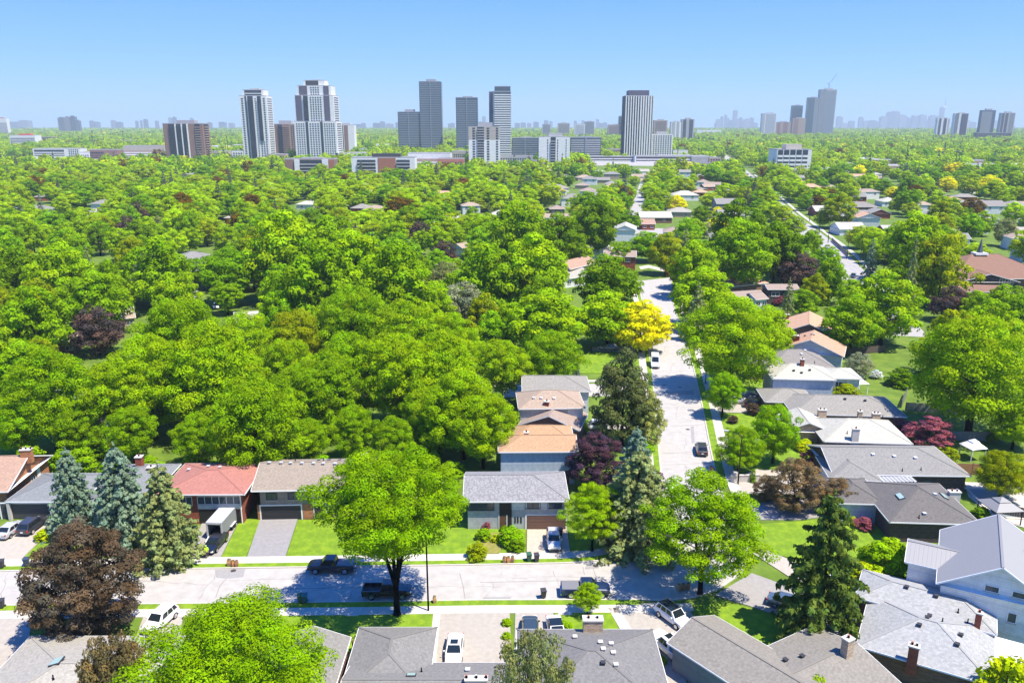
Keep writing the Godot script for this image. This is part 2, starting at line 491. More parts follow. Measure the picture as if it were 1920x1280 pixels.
func vehicle(kind: String, at: Vector3, turn: float, paint: Material, label: String, called: String, cat: String, o := {}) -> Node3D:
	var d: Dictionary = CARS[kind]
	var t := thing(called, at, turn, label, cat, o.get("group", "parked vehicles"))
	var b := MB.new()
	loft(b, d.st)
	var g: Array = d.gh
	var hw: float = (d.st[3] as Array)[1]
	var w0 := hw * 0.93
	var w1 := hw * (0.76 if kind != "van" else 0.86)
	var y0: float = g[4]
	var y1: float = g[5]
	var a := [Vector3(-w0, y0, g[0]), Vector3(w0, y0, g[0]), Vector3(w0, y0, g[3]), Vector3(-w0, y0, g[3])]
	var r := [Vector3(-w1, y1, g[1]), Vector3(w1, y1, g[1]), Vector3(w1, y1, g[2]), Vector3(-w1, y1, g[2])]
	var roof_paint: Material = o.get("roof", paint)
	b.quad(a[0], a[1], r[1], r[0])
	b.quad(a[1], a[2], r[2], r[1])
	b.quad(a[2], a[3], r[3], r[2])
	b.quad(a[3], a[0], r[0], r[3])
	part("body", b.mesh(), paint, t)
	b = MB.new()
	var c := Vector3(0, 0.05, 0)
	var e := 0.12
	var top := [r[0] + c + Vector3(e, 0, -e), r[1] + c + Vector3(-e, 0, -e), r[2] + c + Vector3(-e, 0, e), r[3] + c + Vector3(e, 0, e)]
	b.quad(top[0], top[1], top[2], top[3])
	for i in 4: b.quad(r[i], r[(i + 1) % 4], top[(i + 1) % 4], top[i])
	part("roof", b.mesh(), roof_paint, t)
	if o.has("sunroof"):
		b = MB.new()
		b.box(Vector3(0, y1 + 0.055, lerpf(g[1], g[2], 0.32)), Vector3(w1 * 1.15, 0.02, 0.75))
		part("sunroof", b.mesh(), M.carglass, t)
	if o.has("rails"):
		for s in [-1, 1]:
			b = MB.new()
			b.box(Vector3(s * (w1 - 0.08), y1 + 0.09, (g[1] + g[2]) * 0.5), Vector3(0.04, 0.04, (g[1] - g[2]) * 0.8))
			part("roof_rail", b.mesh(), M.chrome, t)
	b = MB.new(); pane(b, a[0], a[1], r[1], r[0], 0.06, 0.94, 0.1, 0.95); part("windscreen", b.mesh(), M.carglass, t)
	b = MB.new(); pane(b, a[2], a[3], r[3], r[2], 0.08, 0.92, 0.15, 0.92); part("rear_window", b.mesh(), M.carglass, t)
	for s in 2:
		var A: Vector3 = a[1] if s == 0 else a[3]
		var B: Vector3 = a[2] if s == 0 else a[0]
		var C: Vector3 = r[2] if s == 0 else r[0]
		var D: Vector3 = r[1] if s == 0 else r[3]
		var cuts := [[0.1, 0.47], [0.5, 0.86]]
		if kind == "van": cuts = [[0.03, 0.24]] if s == 0 else [[0.76, 0.97]]
		elif kind == "suv": cuts = [[0.1, 0.4], [0.43, 0.7], [0.73, 0.93]] if s == 0 else [[0.07, 0.27], [0.3, 0.57], [0.6, 0.9]]
		for q in cuts:
			b = MB.new(); pane(b, A, B, C, D, q[0], q[1], 0.1, 0.88); part("side_window", b.mesh(), M.carglass, t)
	if kind == "pickup":
		b = MB.new()
		b.box(Vector3(0, 0.66, -1.85), Vector3(1.86, 0.2, 2.2))
		part("bed_floor", b.mesh(), M.trim, t)
		for s in [-1, 1]:
			b = MB.new()
			b.box(Vector3(s * 0.92, 0.84, -1.82), Vector3(0.12, 0.68, 2.16))
			part("bed_side", b.mesh(), paint, t)
		b = MB.new()
		b.box(Vector3(0, 0.86, -2.9), Vector3(1.9, 0.64, 0.08))
		part("tailgate", b.mesh(), paint, t)
		b = MB.new()
		b.box(Vector3(0, 0.52, -2.98), Vector3(1.85, 0.16, 0.14))
		part("rear_bumper", b.mesh(), M.chrome, t)
		if o.has("cover"):
			b = MB.new()
			b.box(Vector3(0, 1.2, -1.82), Vector3(1.78, 0.05, 2.06))
			part("bed_cover", b.mesh(), o.cover, t)
	var zf: float = (d.st[-1] as Array)[0]
	var zr: float = (d.st[0] as Array)[0] if kind != "pickup" else -2.94
	var yl: float = (d.st[-1] as Array)[3]
	for s in [-1, 1]:
		b = MB.new()
		b.box(Vector3(s * hw * 0.68, yl - 0.06, zf - 0.06), Vector3(0.34, 0.12, 0.2))
		part("headlight", b.mesh(), M.lamp, t)
		b = MB.new()
		b.box(Vector3(s * hw * 0.84, 0.86 if kind != "van" else 1.1, zr + 0.05), Vector3(0.16, 0.28 if kind != "sedan" else 0.14, 0.14))
		part("tail_light", b.mesh(), M.tail, t)
		b = MB.new()
		b.box(Vector3(s * (hw + 0.08), y0 + 0.08, g[0] - 0.35), Vector3(0.18, 0.13, 0.1))
		part("mirror", b.mesh(), paint, t)
		for z in [0.25, -0.75]:
			if kind == "van" and z < 0: continue
			b = MB.new()
			b.box(Vector3(s * (hw + 0.005), y0 - 0.14, z), Vector3(0.03, 0.03, 0.16))
			part("door_handle", b.mesh(), M.chrome, t)
	b = MB.new()
	b.box(Vector3(0, 0.5, zf - 0.02), Vector3(hw * 1.1, 0.22, 0.12))
	part("grille", b.mesh(), M.trim, t)
	b = MB.new()
	b.box(Vector3(0, 0.7 if kind != "pickup" else 0.62, zr - 0.03), Vector3(0.36, 0.12, 0.05))
	part("number_plate", b.mesh(), M.white, t)
	if not wheel_mesh.has(kind):
		var rr: float = d.r
		var ty := MB.new()
		ty.tube(Vector3(-0.12, 0, 0), Vector3(0.12, 0, 0), rr, rr, 18, true)
		var ri := MB.new()
		ri.tube(Vector3(-0.128, 0, 0), Vector3(0.128, 0, 0), rr * 0.66, rr * 0.66, 14, true)
		wheel_mesh[kind] = [ty.mesh(), ri.mesh()]
	for z in d.ax:
		for s in [-1, 1]:
			var w := part("wheel", wheel_mesh[kind][0], M.tyre, t)
			w.position = Vector3(s * (hw - 0.1), d.r, z)
			part("rim", wheel_mesh[kind][1], o.get("rim", M.chrome), w)
	return t

# ---------------------------------------------------------------- street furniture
func street_lamp(at: Vector3, turn: float, h: float, label: String) -> void:
	var t := thing("street_lamp", at, turn, label, "street lamp", "street lamps")
	var b := MB.new()
	b.tube(Vector3(0, 0, 0), Vector3(0, h, 0), 0.12, 0.08, 10, true)
	b.tube(Vector3(0, 0, 0), Vector3(0, 0.3, 0), 0.2, 0.18, 10, true)
	part("pole", b.mesh(), M.concrete_pole, t)
	b = MB.new()
	b.tube(Vector3(0, h - 0.25, 0), Vector3(-0.8, h + 0.35, 0), 0.05, 0.045, 8)
	b.tube(Vector3(-0.8, h + 0.35, 0), Vector3(-2.1, h + 0.62, 0), 0.045, 0.04, 8)
	part("arm", b.mesh(), M.galv, t)
	b = MB.new()
	b.obox(Vector3(-2.4, h + 0.64, 0), Vector3(0.75, 0.13, 0.3), Basis(Vector3(0, 0, 1), -0.1))
	part("lamp_head", b.mesh(), M.galv, t)
	b = MB.new()
	b.obox(Vector3(-2.45, h + 0.565, 0), Vector3(0.5, 0.04, 0.22), Basis(Vector3(0, 0, 1), -0.1))
	part("lens", b.mesh(), M.lamp, t)

func utility_pole(at: Vector3, turn: float, h: float, arms: int, label: String, transformer := false) -> void:
	var t := thing("utility_pole", at, turn, label, "utility pole", "utility poles")
	var b := MB.new()
	b.tube(Vector3.ZERO, Vector3(0, h, 0), 0.19 if arms > 0 else 0.11, 0.12 if arms > 0 else 0.08, 9, true)
	part("pole", b.mesh(), M.concrete_pole, t)
	for k in arms:
		var y := h - 0.6 - k * 2.1
		b = MB.new()
		b.box(Vector3(0, y, 0.16), Vector3(2.6, 0.14, 0.12))
		part("crossarm", b.mesh(), M.wood_grey, t)
		for x in [-1.15, -0.55, 0.55, 1.15]:
			b = MB.new()
			b.lathe(Vector3(x, y + 0.07, 0.16), PackedVector2Array([Vector2(0.0, 0.3), Vector2(0.06, 0.26), Vector2(0.04, 0.18), Vector2(0.08, 0.1), Vector2(0.05, 0.0)]), 8)
			part("insulator", b.mesh(), M.white, t)
	if transformer:
		for x in [-0.45, 0.0, 0.45]:
			b = MB.new()
			b.tube(Vector3(x, h - 4.4, 0.45), Vector3(x, h - 3.4, 0.45), 0.2, 0.2, 10, true)
			part("transformer", b.mesh(), M.galv, t)

func wheelie_bin(at: Vector3, turn: float, m: Material, label: String) -> void:
	var t := thing("wheelie_bin", at, turn, label, "bin", "bins at the kerbside")
	var b := MB.new()
	var lo := [Vector3(-0.22, 0.1, 0.24), Vector3(0.22, 0.1, 0.24), Vector3(0.22, 0.1, -0.24), Vector3(-0.22, 0.1, -0.24)]
	var hi := [Vector3(-0.3, 1.0, 0.34), Vector3(0.3, 1.0, 0.34), Vector3(0.3, 1.0, -0.34), Vector3(-0.3, 1.0, -0.34)]
	for i in 4: b.quad(lo[i], lo[(i + 1) % 4], hi[(i + 1) % 4], hi[i])
	b.quad(hi[0], hi[1], hi[2], hi[3])
	b.quad(lo[3], lo[2], lo[1], lo[0])
	part("bin_body", b.mesh(), m, t)
	b = MB.new()
	b.obox(Vector3(0, 1.05, 0), Vector3(0.66, 0.07, 0.76), Basis(Vector3(1, 0, 0), 0.06))
	part("lid", b.mesh(), m, t)
	for s in [-1, 1]:
		b = MB.new()
		b.tube(Vector3(s * 0.25, 0.12, -0.27), Vector3(s * 0.32, 0.12, -0.27), 0.12, 0.12, 10, true)
		part("wheel", b.mesh(), M.tyre, t)

func leaf_bag(at: Vector3, turn: float, m: Material, label: String, s := 1.0) -> void:
	var t := thing("yard_waste_bag", at, turn, label, "bag", "paper yard waste bags")
	var b := MB.new()
	var lo := [Vector3(-0.2, 0, 0.16), Vector3(0.2, 0, 0.16), Vector3(0.2, 0, -0.16), Vector3(-0.2, 0, -0.16)]
	var md := [Vector3(-0.26, 0.45, 0.2), Vector3(0.25, 0.42, 0.22), Vector3(0.24, 0.45, -0.2), Vector3(-0.25, 0.42, -0.2)]
	var hi := [Vector3(-0.2, 0.88, 0.1), Vector3(0.2, 0.82, 0.14), Vector3(0.21, 0.86, -0.08), Vector3(-0.19, 0.84, -0.12)]
	for i in 4:
		b.quad(lo[i] * s, lo[(i + 1) % 4] * s, md[(i + 1) % 4] * s, md[i] * s)
		b.quad(md[i] * s, md[(i + 1) % 4] * s, hi[(i + 1) % 4] * s, hi[i] * s)
	part("paper_bag", b.mesh(), m, t)
	b = MB.new()
	b.lathe(Vector3(0, 0.78 * s, 0), PackedVector2Array([Vector2(0, 0.16 * s), Vector2(0.12 * s, 0.12 * s), Vector2(0.2 * s, 0.0)]), 7)
	part("clippings", b.mesh(), M.clippings, t)

func fence_run(a: Vector3, e: Vector3, h: float, m: Material, label: String, cat := "fence", horizontal := false) -> void:
	# posts every 2.4 m with boards between them
	var l := a.distance_to(e)
	var t := thing("board_fence", a, atan2(-(e.z - a.z), e.x - a.x), label, cat, "board fences")
	var n := maxi(1, int(round(l / 2.4)))
	var s := l / n
	var pm := MB.new(); pm.box(Vector3(0, h * 0.52, 0), Vector3(0.13, h * 1.04, 0.13))
	var pmesh := pm.mesh()
	for i in n + 1:
		var o := part("post", pmesh, m, t)
		o.position = Vector3(i * s, 0, 0)
	if horizontal:
		var bm := MB.new(); bm.box(Vector3(0, 0, 0), Vector3(s - 0.14, 0.155, 0.03))
		var mesh := bm.mesh()
		for i in n:
			for k in int(h / 0.17):
				var o := part("board", mesh, m, t)
				o.position = Vector3((i + 0.5) * s, 0.12 + k * 0.17, 0.008 * ((k + i) % 3))
	else:
		var bm := MB.new(); bm.box(Vector3(0, h * 0.5, 0), Vector3(0.285, h * 0.94, 0.025))
		var mesh := bm.mesh()
		var k := int(l / 0.3)
		for i in k:
			var o := part("board", mesh, m, t)
			o.position = Vector3((i + 0.5) * l / k, 0.04 + 0.02 * sin(i * 5.0), 0.07 + 0.006 * (i % 3))

# ---------------------------------------------------------------- houses
# wing: [cx, cz, w, d, yaw, eave height, pitch, roof kind, roof material, wall material, overhang]; cx, cz, w, d give the roof outline at the eaves
# roof kinds: "H" hip, "X" ridge along x with gables, "Z" ridge along z with gables, "XL" / "XR" ridge along x with a hip at the right / left end and a gable at the other, "F" flat, "S" shed falling to +z
class Wing:
	var c: Vector3
	var w: float
	var d: float
	var yaw: float
	var eh: float
	var p: float
	var kind: String
	var rm: Material
	var wm: Material
	var ov: float
	var b: Basis
	func at(x: float, y: float, z: float) -> Vector3:
		return c + b * Vector3(x, y, z)
	func top(x: float, z: float) -> float:
		var hx := w * 0.5
		var hz := d * 0.5
		match kind:
			"F": return eh + 0.1
			"S": return eh + (hz - z) * p
			"Z": return eh + (hx - absf(x)) * p
			"X": return eh + (hz - absf(z)) * p
			"XL": return eh + minf(hz - absf(z), hx - x) * p
			"XR": return eh + minf(hz - absf(z), hx + x) * p
		return eh + minf(hz - absf(z), hx - absf(x)) * p

func wing_roof(W: Wing, par: Node3D, first: bool) -> void:
	var b := MB.new()
	var hx := W.w * 0.5
	var hz := W.d * 0.5
	var th := 0.16
	var fl := [Vector3(-hx, 0, hz), Vector3(hx, 0, hz), Vector3(hx, 0, -hz), Vector3(-hx, 0, -hz)]
	var faces := []
	var r0 := Vector3.ZERO
	var r1 := Vector3.ZERO
	var k := W.kind
	if k == "F":
		faces = [[fl[0], fl[1], fl[2], fl[3]]]
	elif k == "S":
		var up := Vector3(0, W.d * W.p, 0)
		faces = [[fl[0], fl[1], fl[2] + up, fl[3] + up]]
	elif k == "Z" or (k == "H" and hz > hx):
		var e := 0.0 if k == "Z" else hx
		r0 = Vector3(0, hx * W.p, hz - e)
		r1 = Vector3(0, hx * W.p, -hz + e)
		faces = [[fl[1], fl[2], r1, r0], [fl[3], fl[0], r0, r1]]
		if k == "H": faces += [[fl[0], fl[1], r0], [fl[2], fl[3], r1]]
	else:
		var e0 := hz if k == "H" or k == "XR" else 0.0
		var e1 := hz if k == "H" or k == "XL" else 0.0
		r0 = Vector3(-hx + e0, hz * W.p, 0)
		r1 = Vector3(hx - e1, hz * W.p, 0)
		faces = [[fl[0], fl[1], r1, r0], [fl[2], fl[3], r0, r1]]
		if e1 > 0: faces.append([fl[1], fl[2], r1])
		if e0 > 0: faces.append([fl[3], fl[0], r0])
	for f in faces:
		var P := []
		for q in f: P.append(W.at(q.x, W.eh + q.y + th * 0.5, q.z))
		var u: Vector3 = (P[1] - P[0]).normalized()
		var nn: Vector3 = u.cross(P[-1] - P[0]).normalized()
		var vv: Vector3 = nn.cross(u)
		if P.size() == 4: b.quad(P[0], P[1], P[2], P[3])
		else: b.tri(P[0], P[1], P[2])
		for q in P: b.uv.append(Vector2(u.dot((q as Vector3) - P[0]) + W.c.x, -vv.dot((q as Vector3) - P[0])))
	var o := part("roof", b.mesh(), W.rm, par)
	# fascia boards along the eaves and verges, soffit below
	var fb := MB.new()
	var edge := []
	if k == "F": edge = [[fl[0], fl[1]], [fl[1], fl[2]], [fl[2], fl[3]], [fl[3], fl[0]]]
	elif k == "S":
		var up := Vector3(0, W.d * W.p, 0)
		edge = [[fl[0], fl[1]], [fl[1], fl[2] + up], [fl[2] + up, fl[3] + up], [fl[3] + up, fl[0]]]
	else:
		edge = [[fl[0], fl[1]], [fl[2], fl[3]], [fl[1], fl[2]], [fl[3], fl[0]]]
		if k == "Z": edge = [[fl[1], fl[2]], [fl[3], fl[0]], [fl[0], r0], [r0, fl[1]], [fl[2], r1], [r1, fl[3]]]
		if k == "X" or k == "XR": edge = [[fl[0], fl[1]], [fl[2], fl[3]], [fl[1], r1], [r1, fl[2]]] + ([[fl[3], r0], [r0, fl[0]]] if k == "X" else [[fl[3], fl[0]]])
		if k == "XL": edge = [[fl[0], fl[1]], [fl[2], fl[3]], [fl[3], r0], [r0, fl[0]], [fl[1], fl[2]]]
	for e in edge:
		var A := W.at(e[0].x * 1.0, W.eh + e[0].y - 0.02, e[0].z)
		var B := W.at(e[1].x * 1.0, W.eh + e[1].y - 0.02, e[1].z)
		fb.bar(A, B, 0.1, 0.17)
	part("fascia", fb.mesh(), M.white, o)
	if k == "H" or k == "XL" or k == "XR" or k == "X" or k == "Z":
		var cb := MB.new()
		var runs := [[r0, r1]]
		if k == "H" and hz > hx: runs += [[fl[0], r0], [fl[1], r0], [fl[2], r1], [fl[3], r1]]
		elif k == "H": runs += [[fl[0], r0], [fl[3], r0], [fl[1], r1], [fl[2], r1]]
		elif k == "XL": runs += [[fl[1], r1], [fl[2], r1]]
		elif k == "XR": runs += [[fl[0], r0], [fl[3], r0]]
		for e in runs:
			if (e[0] as Vector3).distance_to(e[1]) < 0.3: continue
			cb.bar(W.at(e[0].x, W.eh + e[0].y + th * 0.5, e[0].z), W.at(e[1].x, W.eh + e[1].y + th * 0.5, e[1].z), 0.26, 0.05)
		part("ridge_cap", cb.mesh(), W.rm, o)
	var sb := MB.new()
	if k != "S":
		sb.quad(W.at(-hx, W.eh - 0.06, -hz), W.at(hx, W.eh - 0.06, -hz), W.at(hx, W.eh - 0.06, hz), W.at(-hx, W.eh - 0.06, hz))
		part("soffit", sb.mesh(), M.white, o)
	# walls
	var wb := MB.new()
	var ix := hx - W.ov
	var iz := hz - W.ov
	var y0 := -0.3
	var q := [W.at(-ix, y0, iz), W.at(ix, y0, iz), W.at(ix, y0, -iz), W.at(-ix, y0, -iz)]
	var up := Vector3(0, W.eh - 0.06 - y0, 0)
	for i in 4:
		var A: Vector3 = q[i]
		var B: Vector3 = q[(i + 1) % 4]
		wb.quad(A, B, B + up, A + up)
	if k == "Z":
		for s in [1, -1]:
			var rise := ix * W.p
			wb.tri(W.at(-ix * s, W.eh - 0.06, iz * s), W.at(ix * s, W.eh - 0.06, iz * s), W.at(0, W.eh + rise + W.ov * W.p - 0.1, iz * s))
	for s in [1, -1]:
		if k == "X" or (k == "XL" and s == -1) or (k == "XR" and s == 1):
			wb.tri(W.at(ix * s, W.eh - 0.06, iz * s), W.at(ix * s, W.eh - 0.06, -iz * s), W.at(ix * s, W.eh + iz * W.p + W.ov * W.p - 0.1, 0))
	part("wall", wb.mesh(), W.wm, par)

func face_frame(W: Wing, face: String) -> Array:
	# [origin on the wall at the ground in the middle of the face, direction to the right seen from outside, outward normal]
	var ix := W.w * 0.5 - W.ov
	var iz := W.d * 0.5 - W.ov
	match face:
		"f": return [W.at(0, 0, iz), W.b.x, W.b.z]
		"b": return [W.at(0, 0, -iz), -W.b.x, -W.b.z]
		"r": return [W.at(ix, 0, 0), -W.b.z, W.b.x]
	return [W.at(-ix, 0, 0), W.b.z, -W.b.x]

func wall_box(fr: Array, x: float, y: float, w: float, h: float, proud: float, depth := 0.08) -> MB:
	var b := MB.new()
	var nn: Vector3 = fr[2]
	var u: Vector3 = fr[1]
	b.obox((fr[0] as Vector3) + u * x + Vector3(0, y + h * 0.5, 0) + nn * (proud - depth * 0.5), Vector3(w, h, depth), Basis(u, Vector3.UP, nn))
	return b

func window(fr: Array, x: float, y: float, w: float, h: float, par: Node3D, lights := 2, frame: Material = null) -> void:
	var fm: Material = frame if frame else M.white
	var b := wall_box(fr, x, y, w, 0.08, 0.06)
	var nn: Vector3 = fr[2]
	var u: Vector3 = fr[1]
	var bs := Basis(u, Vector3.UP, nn)
	var o: Vector3 = (fr[0] as Vector3) + u * x + Vector3(0, y, 0) + nn * 0.02
	b = MB.new()
	b.obox(o + Vector3(0, 0.03, 0), Vector3(w, 0.07, 0.09), bs)
	b.obox(o + Vector3(0, h - 0.03, 0), Vector3(w, 0.07, 0.09), bs)
	for i in lights + 1:
		b.obox(o + u * (w * (float(i) / lights - 0.5)) + Vector3(0, h * 0.5, 0), Vector3(0.07, h - 0.13, 0.088), bs)
	var f := part("window", b.mesh(), fm, par)
	for i in lights:
		var p := MB.new()
		p.obox(o + u * (w * ((i + 0.5) / lights - 0.5)) + Vector3(0, h * 0.5, 0) - nn * 0.01, Vector3(w / lights - 0.08, h - 0.14, 0.05), bs)
		part("pane", p.mesh(), M.glass, f)
	b = MB.new()
	b.obox(o + Vector3(0, -0.06, 0) + nn * 0.05, Vector3(w + 0.14, 0.07, 0.16), bs)
	part("sill", b.mesh(), M.stone, f)

func door(fr: Array, x: float, w: float, m: Material, par: Node3D, y := 0.0) -> void:
	var f := part("door", wall_box(fr, x, y, w, 2.1, 0.05).mesh(), m, par)
	var b := wall_box(fr, x - w * 0.5 - 0.05, y, 0.1, 2.2, 0.08)
	var c := wall_box(fr, x + w * 0.5 + 0.05, y, 0.1, 2.2, 0.08)
	part("door_frame", b.mesh(), M.white, f)
	part("door_frame", c.mesh(), M.white, f)
	part("handle", wall_box(fr, x + w * 0.36, y + 1.0, 0.06, 0.16, 0.09, 0.05).mesh(), M.chrome, f)

func garage(fr: Array, x: float, w: float, h: float, m: Material, par: Node3D, trim := true) -> void:
	var g := part("garage_door", wall_box(fr, x, 0.1, w, h - 0.1, 0.03).mesh(), m, par)
	for k in 4:
		part("panel", wall_box(fr, x, 0.13 + k * (h - 0.1) / 4.0, w - 0.1, (h - 0.1) / 4.0 - 0.05, 0.052, 0.03).mesh(), m, g)
	if trim:
		for s in [-1, 1]: part("garage_frame", wall_box(fr, x + s * (w * 0.5 + 0.08), 0, 0.16, h + 0.16, 0.07).mesh(), M.white, g)
		part("garage_frame", wall_box(fr, x, h, w, 0.16, 0.07).mesh(), M.white, g)

func chimney(W: Wing, x: float, z: float, w: float, d: float, up: float, m: Material, par: Node3D, pots := 2) -> void:
	var y := W.top(x, z)
	var b := MB.new()
	b.obox(W.at(x, y + up * 0.5 - 0.5, z), Vector3(w, up + 1.0, d), W.b)
	var c := part("chimney", b.mesh(), m, par)
	b = MB.new()
	b.obox(W.at(x, y + up + 0.07, z), Vector3(w + 0.16, 0.14, d + 0.16), W.b)
	part("chimney_cap", b.mesh(), M.stone, c)
	for i in pots:
		b = MB.new()
		var px := x + (i - (pots - 1) * 0.5) * w * 0.45
		b.tube(W.at(px, y + up + 0.14, z), W.at(px, y + up + 0.45, z), 0.13, 0.11, 9, true)
		part("flue", b.mesh(), M.clay if i % 2 == 0 else M.galv, c)

func roof_vent(W: Wing, x: float, z: float, m: Material, par: Node3D) -> void:
	var y := W.top(x, z)
	var b := MB.new()
	b.obox(W.at(x, y + 0.2, z), Vector3(0.34, 0.24, 0.34), W.b)
	b.obox(W.at(x, y + 0.345, z), Vector3(0.46, 0.05, 0.46), W.b)
	part("roof_vent", b.mesh(), m, par)

func roof_pipe(W: Wing, x: float, z: float, par: Node3D) -> void:
	var y := W.top(x, z)
	var b := MB.new()
	b.tube(W.at(x, y - 0.1, z), W.at(x, y + 0.55, z), 0.06, 0.06, 8, true)
	b.tube(W.at(x, y, z), W.at(x, y + 0.2, z), 0.16, 0.07, 8)
	part("vent_pipe", b.mesh(), M.trim, par)

func skylight(W: Wing, x: float, z: float, w: float, d: float, par: Node3D) -> void:
	var e := 0.2
	var sx := (W.top(x + e, z) - W.top(x - e, z)) / (2 * e)
	var sz := (W.top(x, z + e) - W.top(x, z - e)) / (2 * e)
	var nn := Vector3(-sx, 1, -sz).normalized()
	var u := Vector3(1, sx, 0).normalized()
	var bs := W.b * Basis(u, nn, u.cross(nn))
	var o := W.at(x, W.top(x, z) + 0.14, z)
	var b := MB.new()
	b.obox(o, Vector3(w, 0.16, d), bs)
	var f := part("skylight", b.mesh(), M.trim, par)
	b = MB.new()
	b.obox(o + bs.y * 0.09, Vector3(w - 0.14, 0.05, d - 0.14), bs)
	part("pane", b.mesh(), M.skyglass, f)

func house(label: String, wings: Array, items: Array, called := "house", cat := "house", group := "houses along the streets") -> Node3D:
	var w0: Array = wings[0]
	var at := Vector3(w0[0], 0, w0[1])
	var t := thing(called, at, 0.0, label, cat, group)
	var ws := []
	for a in wings:
		var W := Wing.new()
		W.c = Vector3(a[0], 0, a[1]) - at
		W.w = a[2]; W.d = a[3]; W.yaw = a[4]; W.eh = a[5]; W.p = a[6]; W.kind = a[7]; W.rm = M[a[8]]; W.wm = M[a[9]]
		W.ov = a[10] if a.size() > 10 else 0.5
		W.b = Basis(Vector3.UP, W.yaw)
		wing_roof(W, t, ws.is_empty())
		ws.append(W)
	if items.is_empty():
		var q: Wing = ws[0]
		for s in [-1, 1]: window(face_frame(q, "f"), s * q.w * 0.25, q.eh - 2.0, 1.6, 1.2, t)
	for it in items:
		var W: Wing = ws[it[1]]
		match it[0]:
			"w": window(face_frame(W, it[2]), it[3], it[4], it[5], it[6], t, it[7] if it.size() > 7 else 2, M[it[8]] if it.size() > 8 else null)
			"d": door(face_frame(W, it[2]), it[3], it[4], M[it[5]], t, it[6] if it.size() > 6 else 0.1)
			"g": garage(face_frame(W, it[2]), it[3], it[4], it[5], M[it[6]], t)
			"c": chimney(W, it[2], it[3], it[4], it[5], it[6], M[it[7]], t, it[8] if it.size() > 8 else 2)
			"v": roof_vent(W, it[2], it[3], M[it[4]], t)
			"p": roof_pipe(W, it[2], it[3], t)
			"s": skylight(W, it[2], it[3], it[4], it[5], t)
			"b": part(it[7], wall_box(face_frame(W, it[2]), it[3], it[4], it[5], it[6], 0.04, 0.06).mesh(), M[it[8]], t)
			"o":
				var b := MB.new()
				b.obox(W.at(it[2], it[3], it[4]), it[5], W.b)
				part(it[6], b.mesh(), M[it[7]], t)
	return t

